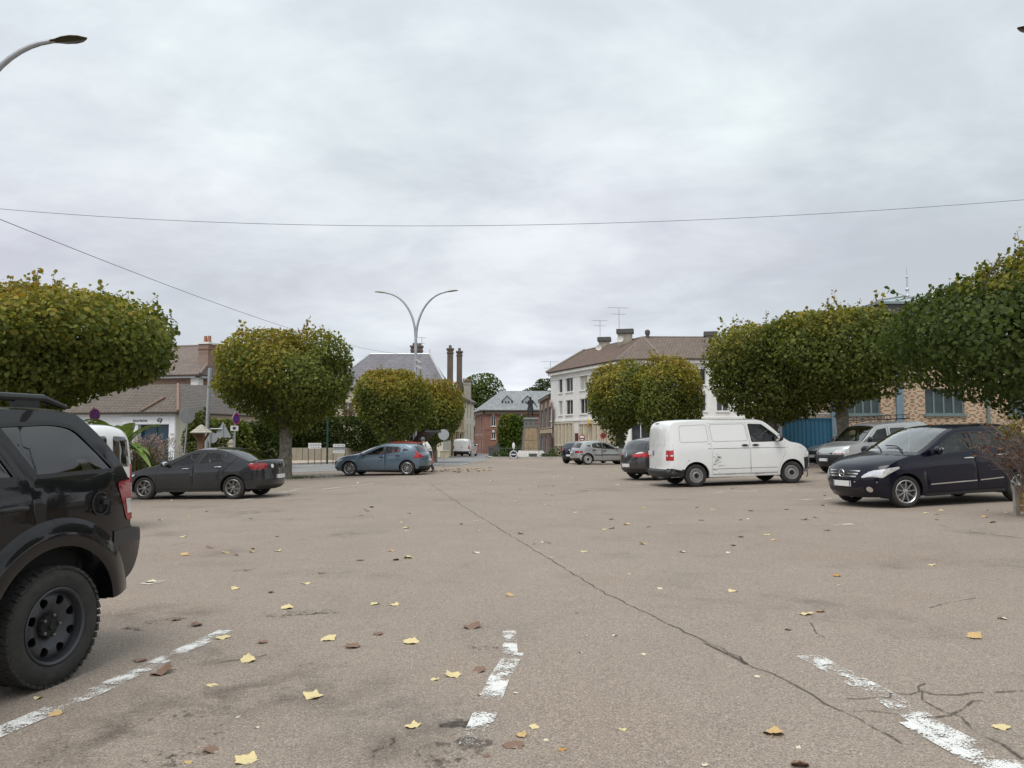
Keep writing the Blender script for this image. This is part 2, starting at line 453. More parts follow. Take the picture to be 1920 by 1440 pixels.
def wheel_mesh(key, r, w, rim, style, rimmat, tread=False):
    """tyre and rim meshes, axis along y, outer face at +w/2"""
    t = MB(); h = w / 2
    t.lathe([(rim - .01, -h + .02), (rim + .01, -h), (r - .05, -h - .004), (r - .018, -h + .012), (r - .004, -h + .035), (r, 0), (r - .004, h - .035), (r - .018, h - .012),
             (r - .05, h + .004), ((r + rim) / 2, h + .008), (rim + .018, h), (rim + .004, h - .006), (rim - .004, h - .03)], 56, 0, axis='y')
    if tread:
        nb = 46
        for j in range(nb):
            for row, (yy, dw, sk) in enumerate(((h - .034, .062, .02), (h - .095, .05, -.03), (0, .05, .03), (-h + .095, .05, -.03), (-h + .034, .062, .02))):
                q = 2 * math.pi * (j + (row % 2) * 0.5) / nb
                rot = Matrix.Rotation(-q, 3, 'Y') @ Matrix.Rotation(sk * 14, 3, 'X')
                t.box(rot.to_4x4() @ Vector((r - .006, yy * 0, 0)) + Vector((0, yy, 0)), (.020, dw, .036 + .006 * (j % 3)), 0, Matrix.Rotation(-q, 3, 'Y') @ Matrix.Rotation(R(18 if row % 2 else -14), 3, 'X'))
    tyre = t.build('wheel', [M_rubber], smooth=30)
    k = MB(); f = h - .012
    k.lathe([(rim, h - .004), (rim - .008, h + .001), (rim - .022, f), (rim - .03, f - .05), (rim - .05, -h + .02)], 40, 0, axis='y')
    if style == 'steel':
        V, T = cdt([(math.cos(a) * (rim - .025), math.sin(a) * (rim - .025)) for a in np.linspace(0, 2 * math.pi, 48, endpoint=False)],
                   [[(math.cos(b) * rim * .68 + math.cos(a) * rim * .125, math.sin(b) * rim * .68 + math.sin(a) * rim * .125) for a in np.linspace(0, 2 * math.pi, 12, endpoint=False)] for b in np.linspace(.2, .2 + 2 * math.pi, 8, endpoint=False)], 0.02)
        def dish(x, z):
            q = math.hypot(x, z) / rim
            return f - .06 + .035 * math.exp(-((q - .68) / .2) ** 2) - .04 * max(0, .40 - q) / .4 * 2
        k.add([(x, dish(x, z), z) for x, z in V], T, 0)
        k.add([(x * .985, dish(x, z) - .02, z * .985) for x, z in V], T, 1)
        k.lathe([(rim * .30, f - .09), (rim * .28, f - .045), (rim * .10, f - .04), (rim * .09, f - .02), (0, f - .02)], 20, 1, axis='y')
        for a in np.linspace(.3, .3 + 2 * math.pi, 5, endpoint=False):
            k.lathe([(.012, f - .07), (.012, f - .025), (.006, f - .02), (0, f - .02)], 8, 2, org=(math.cos(a) * rim * .27, 0, math.sin(a) * rim * .27), axis='y')
        k.lathe([(rim, -h + .03), (0, -h + .03)], 32, 1, axis='y')
    elif style == 'cap':
        k.lathe([(rim - .02, f - .004), (rim * .86, f + .012), (rim * .55, f - .002), (rim * .42, f + .012), (rim * .18, f + .016), (0, f + .016)], 36, 0, axis='y')
        for a in np.linspace(0, 2 * math.pi, 18, endpoint=False):
            k.box((math.cos(a) * rim * .72, f + .006, math.sin(a) * rim * .72), (.034, .02, .018), 1, Matrix.Rotation(-a, 3, 'Y'))
        k.lathe([(rim * .36, f + .014), (rim * .30, f + .024), (0, f + .024)], 24, 1, axis='y')
    else:
        nsp, pair, wd = style
        for a in np.linspace(.15, .15 + 2 * math.pi, nsp, endpoint=False):
            for da in ((-pair, pair) if pair else (0,)):
                c = a + da; n_ = 5; vs = []
                for i in range(n_ + 1):
                    t_ = i / n_; rr = rim * .16 + (rim * .97 - rim * .16) * t_; ang = a + da * (0.5 + 0.7 * t_)
                    ww = wd * (0.75 + .35 * t_) * (0.9 if i else 1.2); yy = f - .012 - .022 * (1 - t_) + .012 * math.sin(t_ * 3.1)
                    u = Vector((math.cos(ang), 0, math.sin(ang))); s_ = Vector((-math.sin(ang), 0, math.cos(ang)))
                    vs += [u * rr - s_ * ww + Vector((0, yy - .008, 0)), u * rr - s_ * ww * .55 + Vector((0, yy + .006, 0)), u * rr + s_ * ww * .55 + Vector((0, yy + .006, 0)), u * rr + s_ * ww + Vector((0, yy - .008, 0)), u * rr + Vector((0, yy - .04, 0))]
                fs = [(5 * i + j, 5 * i + (j + 1) % 5, 5 * i + 5 + (j + 1) % 5, 5 * i + 5 + j) for i in range(n_) for j in range(5)]
                k.add(vs, fs, 0)
        k.lathe([(rim * .22, f - .06), (rim * .21, f - .02), (rim * .10, f - .014), (rim * .09, f - .008), (0, f - .008)], 20, 0, axis='y')
        k.lathe([(rim - .06, f - .075), (rim * .66, f - .085), (0, f - .085)], 28, 1, axis='y')
        k.lathe([(rim * .72, f - .078), (rim * .40, f - .07), (0, f - .07)], 28, 2, axis='y')
    rm = k.build('rim', [rimmat, M_dark, pm('brake steel', (.16, .15, .14), .45, metal=.8)], tyre, smooth=35)
    return tyre

def place_car(root, x, y, psi):
    f = Vector((math.cos(psi), math.sin(psi), 0)); l = Vector((-f.y, f.x, 0))
    sf = (g(x + f.x, y + f.y) - g(x - f.x, y - f.y)) / 2; sl = (g(x + l.x, y + l.y) - g(x - l.x, y - l.y)) / 2
    f.z = sf; f.normalize(); l.z = sl; up = f.cross(l).normalized(); l = up.cross(f)
    m = Matrix((f, l, up)).transposed().to_4x4(); m.translation = (x, y, g(x, y) + 0.001)
    root.matrix_world = m

def make_car(sp, name, label, cat, pose, group=None):
    root = empty(name, label=label, cat=cat, group=group)
    place_car(root, *pose)
    B = Body(sp); pt = sp['paint']; bump = sp.get('bump', M_black)
    xf, xr, r, ra = sp['xf'], sp['xr'], sp['r'], sp['ra']; sill = sp['sill']
    lowf, lowr = sp.get('lowf', sill), sp.get('lowr', sill)
    mats = [pt, bump, M_black, sp.get('roofmat', pt)]
    body = MB(); scr = MB(); rgl = MB(); n = len(B.C)
    S = [-q for q in Body.SS[:0:-1]] + Body.SS; mS = len(S)
    P = [[B.pt(i, q) for q in S] for i in range(n)]
    gmax = sp.get('gmax', .90)
    cutr = sp.get('open_gate', False)
    for i in range(n - 1):
        lab = B.lab[i]
        for j in range(mS - 1):
            a = max(abs(S[j]), abs(S[j + 1]))
            quad = [P[i][j], P[i][j + 1], P[i + 1][j + 1], P[i + 1][j]]
            if lab in ('glass', 'rglass') and a <= gmax + 1e-6:
                (scr if lab == 'glass' else rgl).add(quad, [(0, 1, 2, 3)])
                continue
            m = {'bump': 1, 'grille': 2, 'roof': 3, 'black': 2}.get(lab, 0)
            if lab in ('glass', 'rglass') and a <= gmax + .051: m = 2
            body.add(quad, [(0, 1, 2, 3)], m)
    # side shells
    outer = [tuple(p) for p in B.E]
    bot = [(outer[-1][0], lowr)] if outer[-1][1] - lowr > .03 else []
    bot += arc_pts(xr, r + .01, ra, lowr)[:0]
    def arch(cx, zl, zr):
        a0 = math.asin((zl - r) / ra); a1 = math.asin((zr - r) / ra)
        return [(cx + ra * math.cos(q), r + ra * math.sin(q)) for q in np.linspace(math.pi - a0, a1, 22)]
    bot += arch(xr, lowr, sill) + arch(xf, sill, lowf)
    if outer[0][1] - lowf > .03: bot += [(outer[0][0], lowf)]
    holes = [d['poly'] for d in sp.get('doors', ())] + [w_['poly'] for w_ in sp.get('qwin', ())]
    B.side_patch(body, outer + bot, 0, 0, holes=holes)
    # arch returns and liners
    for cx, zl, zr in ((xr, lowr, sill), (xf, sill, lowf)):
        A = arch(cx, zl, zr)
        for sg in (1, -1):
            for d0, d1, m, sc in ((0, .05, sp.get('lipm', 0), 1.0),):
                vs = [(x, sg * (B.F(x, z) - d0), z) for x, z in A] + [(x, sg * (B.F(x, z) - d1), z) for x, z in A]
                body.add(vs, [(q, q + 1, q + 1 + len(A), q + len(A)) for q in range(len(A) - 1)], m)
    for (a, b, z0, z1, off, m) in sp.get('rub', ()):            # rubbing strips and sill trims: (x0,x1,z at x0,z at x1,offset,material)
        hw_ = sp.get('rubw', .03)
        B.side_patch(body, [(a, z0 - hw_), (b, z1 - hw_), (b, z1 + hw_), (a, z0 + hw_)], off, m)
    for poly in sp.get('plastic', ()): B.side_patch(body, poly, .006, 1)
    for poly in sp.get('blackside', ()): B.side_patch(body, poly, .003, 2)
    for poly in sp.get('lines', ()):
        q = [Vector(p) for p in poly]; w_ = .006
        up = [(p.x, p.y + w_) for p in q]; dn = [(p.x, p.y - w_) for p in q[::-1]]
        B.side_patch(body, up + dn, .002, 2)
    for rp in sp.get('rings', ()):
        for sg in (1, -1): mq = MB(); B.side_patch(mq, inset(rp, -.007), .004, 0, (sg,), [inset(rp, .007)], None); mq.build('crease_shade_line', [pm('crease shade grey', (.40, .40, .39), .5)], root)  # flat grey rings: shade of the pressed panel creases put in as colour
    for (poly, fr, mi) in sp.get('ends', ()): B.end_patch(body, poly, .004, mi, fr)
    body.build('body', mats, root, smooth=38, merge=.0004)
    if scr.v:
        w0 = scr.build('windscreen', [sp.get('screen', M_screen)], root, smooth=60, merge=.0004)
        wp = MB()
        i0 = next(i for i in range(n - 1) if B.lab[i] == 'glass')
        for (q0, q1) in sp.get('wipers', ((.62, -.05), (.0, -.68))):
            a = B.pt(i0, q0); b = B.pt(i0 + 1, (q0 + q1) / 2) ; c = B.pt(i0 + 1, q1)
            o = Vector((.012, 0, .03)); wp.tube([a + o, b + o * .8, c + o], .012, 5)
        wp.build('wiper', [M_black], w0)
    if rgl.v: rgl.build('rear_window', [sp.get('rtint', M_tint)], root, smooth=60, merge=.0004)
    # doors, windows, handles
    seal = [pt, M_black]
    for sg in (1, -1):
        for d in sp.get('doors', ()):
            mb = MB(); pol = inset(d['poly'], .005)
            hs = [d['win']] if d.get('win') else []
            B.side_patch(mb, pol, 0, 0, (sg,), hs)
            if d.get('win'):
                B.side_patch(mb, inset(d['win'], -.012), -.006 if False else .0015, 1, (sg,), [inset(d['win'], .016)], None)
            for bp in d.get('black', ()): B.side_patch(mb, bp, .0025, 1, (sg,), hs)
            for (a, b, z0, z1, off, m) in d.get('rub', ()):
                hw_ = .011 if m == 2 else .028; B.side_patch(mb, [(a, z0 - hw_), (b, z1 - hw_), (b, z1 + hw_), (a, z0 + hw_)], off, m, (sg,))
            do = mb.build('door', [pt, M_black, M_chrome, bump], root, smooth=38, merge=.0004)
            if d.get('win'):
                wm = MB(); B.side_patch(wm, d['win'], -.008, 0, (sg,)); wm.build('window', [d.get('tint', sp.get('tint', M_glass))], do, smooth=60)
            if d.get('handle'):
                x, z = d['handle']; y = B.F(x, z); hm = MB()
                hm.tube([(x - .10, sg * (y + .002), z), (x - .085, sg * (y + .035), z), (x, sg * (y + .042), z + .004), (x + .085, sg * (y + .035), z), (x + .10, sg * (y + .002), z)], [.013, .015, .017, .015, .013], 8)
                B.side_patch(hm, rpoly([(x - .07, z - .035), (x + .07, z - .035), (x + .07, z + .03), (x - .07, z + .03)], .03), .002, 1, (sg,), step=None)
                hm.build('handle', [sp.get('handlem', M_black), M_black], do, smooth=40)
        for w_ in sp.get('qwin', ()):
            wm = MB(); B.side_patch(wm, w_['poly'], -.008, 0, (sg,))
            B.side_patch(wm, inset(w_['poly'], -.012), .0015, 1, (sg,), [inset(w_['poly'], .016)], None)
            wm.build('window', [w_.get('tint', sp.get('tint', M_glass)), M_black], root, smooth=60)
    # lamps
    for (nm, front, polys, side, mat, subs) in sp.get('lamps', ()):
        for sg in (1, -1):
            mb = MB()
            for pol in polys:
                V, T = cdt(pol, (), .04); d = .006 if front else -.006
                V = [(min(y, B.yedge(z, front)), z) for y, z in V]
                mb.add([(B.end_x(y, z, front) + d, sg * (y + (.006 if y > B.yedge(z, front) - .001 else 0)), z) for y, z in V], T)
            for pol in side:
                V, T = cdt(pol, (), .05); cl = (lambda x, z: min(x, B.xedge(z, True) + .004)) if front else (lambda x, z: max(x, B.xedge(z, False) - .004))
                V = [(cl(x, z), z) for x, z in V]; mb.add([(x, sg * (B.F(x, z) + .006), z) for x, z in V], T)
            lo = mb.build(nm, [mat], root, smooth=50, merge=.012)
            for (snm, spoly, sside, smat) in subs:
                mb = MB()
                for pol in spoly:
                    V, T = cdt(pol, (), .04); d = .010 if front else -.010
                    mb.add([(B.end_x(y, z, front) + d, sg * y, z) for y, z in V], T)
                for pol in sside: B.side_patch(mb, pol, .010, 0, (sg,), step=.05)
                mb.build(snm, [smat], lo, smooth=50)
    for (nm, poly, front, mirror, mat, off) in sp.get('endparts', ()):
        mb = MB(); B.end_patch(mb, poly, off, 0, front, mirror); mb.build(nm, [mat], root, smooth=50)
    for (y, z, front, w_, h_) in sp.get('plates', ()):
        x = B.end_x(y, z, front) + (.012 if front else -.012)
        mb = MB(); mb.box((x, y, z), (.012, w_, h_)); mb.box((x + (.0065 if front else -.0065), y + w_ / 2 - .02, z), (.001, .036, h_ - .006), 1); mb.box((x + (.0065 if front else -.0065), y - w_ / 2 + .02, z), (.001, .036, h_ - .006), 1)
        mb.build('number_plate', [M_plate, pm('plate blue', (.10, .14, .30), .4)], root)
    # mirrors
    if sp.get('mirror'):
        mx, mz, sc = sp['mirror']
        for sg in (1, -1):
            y = B.F(mx, mz); mb = MB()
            mb.ell((mx, sg * (y + .15 * sc), mz + .05), (.075 * sc, .125 * sc, .085 * sc), 0, 14, 10, Matrix.Rotation(R(-14 * sg), 3, 'Z'))
            mb.tube([(mx, sg * (y - .03), mz - .03), (mx, sg * (y + .10 * sc), mz + .01)], .028, 8, 1)
            mo = mb.build('mirror', [sp.get('mirrorm', pt), M_black], root, smooth=60)
            gm = MB(); gm.ell((mx - .06 * sc, sg * (y + .15 * sc), mz + .05), (.022, .105 * sc, .068 * sc), 0, 12, 8, Matrix.Rotation(R(-14 * sg), 3, 'Z')); gm.build('mirror_glass', [M_chrome], mo, smooth=60)
    # wheels
    tw = sp.get('tw', .205); rim = sp.get('rim', r * .66)
    base = wheel_mesh(name, r, tw, rim, sp['style'], sp.get('rimmat', M_alloy), sp.get('tread', False))
    base.parent = root
    trk = sp.get('trackin', .02)
    st = sp.get('steer', 0)
    first = True
    for cx in (xf, xr):
        for sg in (1, -1):
            o = base if first else copy_tree(base, root); first = False
            o.location = (cx, sg * (B.F(cx, r * 1.2) - trk - tw / 2), r)
            o.rotation_euler = (0, rng.uniform(0, 6), 0)
            zrot = (0 if sg > 0 else math.pi) + (R(st) if cx == xf else 0)
            o.rotation_mode = 'ZYX' if False else 'XYZ'
            o.rotation_euler = (Matrix.Rotation(zrot, 3, 'Z') @ Matrix.Rotation(rng.uniform(0, 6), 3, 'Y')).to_euler()
    # underbody, liners and cabin
    ub = MB()
    xs = np.linspace(B.E[:, 0].min() + .12, B.E[:, 0].max() - .12, 14)
    hw_ = float(np.max(B.pl[:, 1]))
    ub.box((float(xs.mean()), 0, sill + .05), (float(xs[-1] - xs[0]), hw_ * 2 - 2 * tw - .22, .10))
    ub.box(((xf + xr) / 2, 0, sill + .06), (abs(xf - xr) - 2 * ra - .06, hw_ * 2 - .16, .10))
    for cx in (xr, xf):
        for sg in (1, -1):
            A = [(cx + (ra + .012) * math.cos(q), r + (ra + .012) * math.sin(q)) for q in np.linspace(math.pi - math.asin((sill - .03 - r) / ra), math.asin((sill - .03 - r) / ra), 20)]
            y1 = [sg * (B.F(x, z) - .045) for x, z in A]; y0 = sg * (hw_ - tw - .16)
            vs = [(x, y, z) for (x, z), y in zip(A, y1)] + [(x, y0, z) for x, z in A]
            k = len(A); ub.add(vs, [(q, q + 1, q + 1 + k, q + k) for q in range(k - 1)] + [tuple(range(k, 2 * k))])
    ub.tube([(xf, -hw_ + .2, r), (xf, hw_ - .2, r)], .05, 6); ub.tube([(xr, -hw_ + .2, r), (xr, hw_ - .2, r)], .05, 6)
    ub.build('underbody', [M_dark], root)
    cb = sp.get('cabin')
    if cb:
        x0, x1, zf, zs = cb          # firewall x, rear x, floor, seat height
        im = MB(); wi = hw_ - .16
        im.box(((x0 + x1) / 2, 0, zf), (x0 - x1, wi * 2, .04))
        im.box((x0 - .12, 0, zs + .17), (.34, wi * 2 - .06, .22)); im.box((x0 + .02, 0, (zs + zf) / 2 + .1), (.06, wi * 2, zs - zf + .2))
        for sg in (1, -1): im.box(((x0 + x1) / 2, sg * (wi - .03), (zf + zs) / 2 + .08), (x0 - x1, .04, zs - zf + .1))
        im.box((x1 + .03, 0, (zf + zs) / 2 + .1), (.04, wi * 2, zs - zf + .2))
        io = im.build('interior', [M_dark], root)
        seats = [(x0 - 1.05, .36), (x0 - 1.05, -.36)] + ([(x0 - 1.92, .38), (x0 - 1.92, -.38)] if len(sp.get('doors', ())) > 1 and not sp.get('van') else [])
        for (sx, sy) in seats:
            q = MB(); rot = Matrix.Rotation(R(-14), 3, 'Y')
            q.box((sx + .22, sy, zs - .06), (.50, .48, .16)); q.box((sx - .06, sy, zs + .26), (.13, .48, .62), 0, rot); q.box((sx - .17, sy, zs + .66), (.09, .26, .17), 0, rot)
            q.build('seat', [sp.get('seatm', M_seat)], root, smooth=50, bevel=.05)
        q = MB(); c = Vector((x0 - .42, .36, zs + .30))
        ring = [c + Matrix.Rotation(R(-25), 3, 'Y') @ Vector((0, .18 * math.cos(a), .18 * math.sin(a))) for a in np.linspace(0, 2 * math.pi, 18)]
        q.tube(ring, .016, 6, 0, False); q.tube([c, c + Vector((.25, 0, -.10))], .03, 6); q.tube([ring[0], c], .014, 5); q.tube([ring[9], c], .014, 5)
        q.build('steering_wheel', [M_black], root, smooth=50)
    return root, B

def text_mesh(s, size, depth=.004, bold=False):
    cu = bpy.data.curves.new('t', 'FONT'); cu.body = s; cu.size = size; cu.extrude = depth; cu.align_x = 'CENTER'; cu.align_y = 'CENTER'; cu.resolution_u = 3
    cu.offset = .012 * size if bold else 0
    o = bpy.data.objects.new('t', cu); COL.objects.link(o)
    dg = bpy.context.evaluated_depsgraph_get(); me = bpy.data.meshes.new_from_object(o.evaluated_get(dg))
    bpy.data.objects.remove(o); bpy.data.curves.remove(cu)
    return me
# ---------------------------------------------------------------- vehicle shapes
def scaled(sp, sx=1.0, sy=1.0, sz=1.0, **kw):
    q = dict(sp); P2 = lambda L: [(a * sx, b * sz) for a, b in L]; Y2 = lambda L: [(a * sy, b * sz) for a, b in L]
    q['prof'] = [(p[0], p[1] * sx, p[2] * sz, p[3] * sx, p[4] * sz) for p in sp['prof']]
    q['plan'] = [(a * sx, b * sy) for a, b in sp['plan']]
    q['zb'] = (sp['zb'][0] * sz, sp['zb'][1] * sz / sx)
    q['xf'], q['xr'] = sp['xf'] * sx, sp['xr'] * sx
    for k in ('sill', 'lowf', 'lowr'):
        if k in sp: q[k] = sp[k] * sz
    def dd(d):
        e = dict(d); e['poly'] = P2(d['poly'])
        if d.get('win'): e['win'] = P2(d['win'])
        if d.get('handle'): e['handle'] = (d['handle'][0] * sx, d['handle'][1] * sz)
        if d.get('black'): e['black'] = [P2(b) for b in d['black']]
        if d.get('rub'): e['rub'] = [(a * sx, b * sx, c * sz, f * sz, o, m) for a, b, c, f, o, m in d['rub']]
        return e
    q['doors'] = [dd(d) for d in sp.get('doors', ())]; q['qwin'] = [dd(d) for d in sp.get('qwin', ())]
    q['rub'] = [(a * sx, b * sx, c * sz, f * sz, o, m) for a, b, c, f, o, m in sp.get('rub', ())]
    for k in ('plastic', 'blackside', 'lines'): q[k] = [P2(p) for p in sp.get(k, ())]
    q['ends'] = [(Y2(p), f, m) for p, f, m in sp.get('ends', ())]
    q['lamps'] = [(n, f, [Y2(p) for p in po], [P2(p) for p in sd], m, [(a, [Y2(p) for p in b], [P2(p) for p in c], d) for a, b, c, d in su]) for n, f, po, sd, m, su in sp.get('lamps', ())]
    q['endparts'] = [(n, Y2(p), f, mi, m, o) for n, p, f, mi, m, o in sp.get('endparts', ())]
    q['plates'] = [(a * sy, b * sz, c, d, e) for a, b, c, d, e in sp.get('plates', ())]
    if sp.get('mirror'): q['mirror'] = (sp['mirror'][0] * sx, sp['mirror'][1] * sz, sp['mirror'][2])
    if sp.get('cabin'): c = sp['cabin']; q['cabin'] = (c[0] * sx, c[1] * sx, c[2] * sz, c[3] * sz)
    q.update(kw); return q

circ = lambda y, z, r, n=14: [(y + r * math.cos(a), z + r * math.sin(a)) for a in np.linspace(0, 2 * math.pi, n, endpoint=False)]
M_amber = pm('amber lens', (.55, .16, .02), .15, var=.15, coat=.8)
M_reflector = pm('lamp reflector', (.86, .87, .88), .08, metal=1.0, var=.05)

MPV = dict(paint=paint('midnight blue paint', (.0020, .0023, .0115), .0, .025, coat=.6), xf=1.39, xr=-1.39, r=.315, ra=.362, sill=.22, lowf=.21, lowr=.26, lean=.33, zb=(1.03, -.05), rim=.228, tw=.205, style=(9, 0, .016), gmax=.90, trackin=.015, steer=-7,
    prof=[('paint', 2.06, .20, 1.80, .22), ('paint', 2.16, .34, 1.89, .36), ('paint', 2.19, .54, 1.92, .56), ('paint', 2.15, .72, 1.86, .74), ('paint', 2.04, .86, 1.70, .87), ('paint', 1.65, .995, 1.42, .975), ('glass', 1.20, 1.10, .98, 1.06), ('paint', .22, 1.555, .12, 1.50), ('paint', -.6, 1.61, -.6, 1.55), ('rglass', -1.72, 1.53, -1.60, 1.46), ('paint', -1.98, 1.05, -1.80, 1.02), ('paint', -2.06, .78, -1.78, .78), ('paint', -2.06, .45, -1.76, .45), ('paint', -1.95, .26, -1.70, .28)],
    plan=[(2.15, .66), (1.92, .79), (1.72, .85), (1.39, .88), (0, .892), (-1.2, .885), (-1.6, .85), (-1.80, .79), (-2.0, .70)],
    doors=[dict(poly=[(.90, .30), (.95, .75), (.93, .98), (.88, 1.07), (.10, 1.455), (-.22, 1.485), (-.25, 1.1), (-.33, .30)], win=rpoly([(.76, 1.0), (.76, 1.09), (.06, 1.425), (-.15, 1.445), (-.19, 1.085)], .03), handle=(-.10, .93), black=[[(-.17, 1.09), (-.13, 1.45), (-.21, 1.46), (-.24, 1.1)]], rub=[(.85, -.28, .44, .475, .008, 2)]),
           dict(poly=[(-.345, .30), (-.262, 1.1), (-.232, 1.485), (-1.0, 1.475), (-1.14, 1.36), (-1.17, 1.05), (-1.0, .85), (-.99, .5), (-.97, .30)], win=rpoly([(-.29, 1.09), (-.265, 1.445), (-.96, 1.435), (-1.09, 1.32), (-1.08, 1.13)], .03), handle=(-.92, .97), rub=[(-.36, -.95, .48, .51, .006, 2)])],
    qwin=[dict(poly=rpoly([(-1.20, 1.14), (-1.22, 1.36), (-1.46, 1.37), (-1.62, 1.2)], .03), tint=M_tint)],
    rub=[(.98, -.98, .235, .265, .012, 1)],
    lamps=[('headlight', True, [rpoly([(.46, .60), (.95, .60), (.95, .775), (.66, .745), (.53, .67)], .03)], [rpoly([(2.2, .60), (1.90, .60), (1.55, .775), (1.56, .81), (1.75, .79), (2.2, .775)], .02)], M_clear, [('reflector', [circ(.62, .675, .048), circ(.735, .69, .045)], [], M_reflector)]),
           ('taillight', False, [[(.55, .80), (.79, .80), (.79, 1.0), (.55, 1.0)]], [[(-1.60, .86), (-1.795, .82), (-1.80, 1.0), (-1.62, 1.0)]], M_red, [])],
    endparts=[('lower_grille', rpoly([(-.50, .30), (.50, .30), (.52, .42), (-.52, .42)], .03), True, False, M_black, .004), ('grille', rpoly([(-.36, .585), (.36, .585), (.44, .755), (-.44, .755)], .05), True, False, M_black, .004),
              ('fog_lamp', circ(.60, .37, .055), True, True, M_chrome, .006), ('trim_strip', [(.32, .505), (.74, .505), (.74, .525), (.32, .525)], True, True, M_chrome, .006)] +
             [('grille_bar', [(-.37 - k * .03, .60 + k * .055), (.37 + k * .03, .60 + k * .055), (.38 + k * .03, .632 + k * .055), (-.38 - k * .03, .632 + k * .055)], True, False, M_chrome, .014) for k in range(3)],
    plates=[(-.0, .475, True, .52, .11), (0, .62, False, .52, .11)], mirror=(.74, 1.05, 1.0), cabin=(1.0, -1.55, .32, .60), handlem=M_chrome, seatm=M_seatg)

VAN = dict(paint=paint('worn white paint', (.76, .77, .76), .0, .22, (.36, .32, .26)), xf=1.5, xr=-1.5, r=.33, ra=.40, sill=.27, lowf=.30, lowr=.30, lean=.115, zb=(1.12, 0), tuck=.5, zt=.5, rim=.205, tw=.215, style='cap', rimmat=pm('grey hub cap', (.30, .30, .29), .5, metal=.3, var=.12, dirt=(.12, .10, .08, .5)), px=3.4, pz=2.6, van=True, steer=-12, gmax=.90,
    prof=[('bump', 2.16, .30, 1.85, .32), ('bump', 2.29, .42, 2.04, .44), ('bump', 2.32, .62, 2.08, .64), ('grille', 2.29, .78, 2.06, .79), ('paint', 2.24, .98, 2.01, 1.0), ('paint', 1.92, 1.18, 1.78, 1.165), ('glass', 1.56, 1.30, 1.40, 1.26), ('paint', .74, 1.905, .68, 1.845), ('paint', .28, 1.955, .28, 1.89), ('paint', -1.0, 1.97, -1.0, 1.905), ('paint', -2.10, 1.955, -2.06, 1.885), ('paint', -2.31, 1.84, -2.20, 1.77), ('paint', -2.375, 1.3, -2.26, 1.25), ('paint', -2.40, .85, -2.28, .83), ('bump', -2.41, .53, -2.29, .53), ('bump', -2.47, .47, -2.33, .47), ('bump', -2.46, .34, -2.31, .34), ('e', -2.40, .29, -2.24, .29)],
    plan=[(2.25, .72), (2.06, .845), (1.76, .92), (1.4, .945), (0, .952), (-1.6, .95), (-2.0, .942), (-2.2, .915), (-2.33, .865), (-2.4, .82)],
    doors=[dict(poly=[(.20, .36), (.20, 1.2), (.10, 1.835), (.62, 1.81), (1.20, 1.37), (1.31, 1.22), (1.29, .9), (1.14, .62), (1.04, .36)], win=rpoly([(.25, 1.265), (.17, 1.79), (.60, 1.765), (1.04, 1.43), (1.13, 1.265)], .04), handle=(.36, 1.17)),
           dict(poly=[(-1.01, .36), (-.99, 1.0), (-1.08, 1.835), (.085, 1.84), (.185, 1.2), (.185, .36)], handle=(.03, 1.17))],
    rub=[], lines=[[(-2.17, 1.105), (-1.02, 1.095)], [(-2.17, 1.235), (-1.04, 1.235)], [(-.97, 1.095), (.17, 1.085)], [(.22, 1.085), (1.29, 1.07)], [(1.34, 1.07), (1.80, 1.05)], [(-.98, .50), (1.02, .50)], [(-1.0, .345), (1.03, .345)]],
    plastic=[[(-1.86, .52), (-2.28, .52), (-2.32, .47), (-2.30, .34), (-2.23, .30), (-1.88, .30)], [(1.90, .76), (2.055, .78), (2.075, .64), (2.03, .44), (1.86, .34), (1.91, .45)]],
    lamps=[('taillight', False, [rpoly([(.74, .78), (.95, .78), (.95, 1.08), (.74, 1.08)], .02)], [rpoly([(-2.165, .78), (-2.4, .78), (-2.4, 1.08), (-2.165, 1.08)], .02)], M_red, [('reversing_lamp', [[(.75, .90), (.84, .90), (.84, .945), (.75, .945)]], [[(-2.18, .90), (-2.26, .90), (-2.26, .945), (-2.18, .945)]], M_clear)]),
           ('headlight', True, [rpoly([(.55, .80), (.9, .80), (.9, 1.0), (.58, .97)], .03)], [rpoly([(1.93, .80), (2.1, .80), (2.1, 1.0), (1.93, .98)], .03)], M_clear, [])],
    endparts=[('door_seam', [(-.006, .53), (.006, .53), (.006, 1.93), (-.006, 1.93)], False, False, M_dark, .003), ('rear_door_panel', rpoly([(.10, 1.22), (.70, 1.22), (.66, 1.76), (.10, 1.78)], .08), False, True, paint('worn white paint', ()), .008),
              ('handle', rpoly([(.10, .92), (.15, .92), (.15, 1.08), (.10, 1.08)], .02), False, False, M_black, .02), ('brake_light', [(-.16, 1.86), (.16, 1.86), (.16, 1.885), (-.16, 1.885)], False, False, M_black, .012)],
    plates=[(.40, 1.0, False, .46, .13), (0, .45, True, .5, .11)], mirror=(1.04, 1.30, 1.15), mirrorm=M_black, cabin=(1.35, -.2, .5, .82))

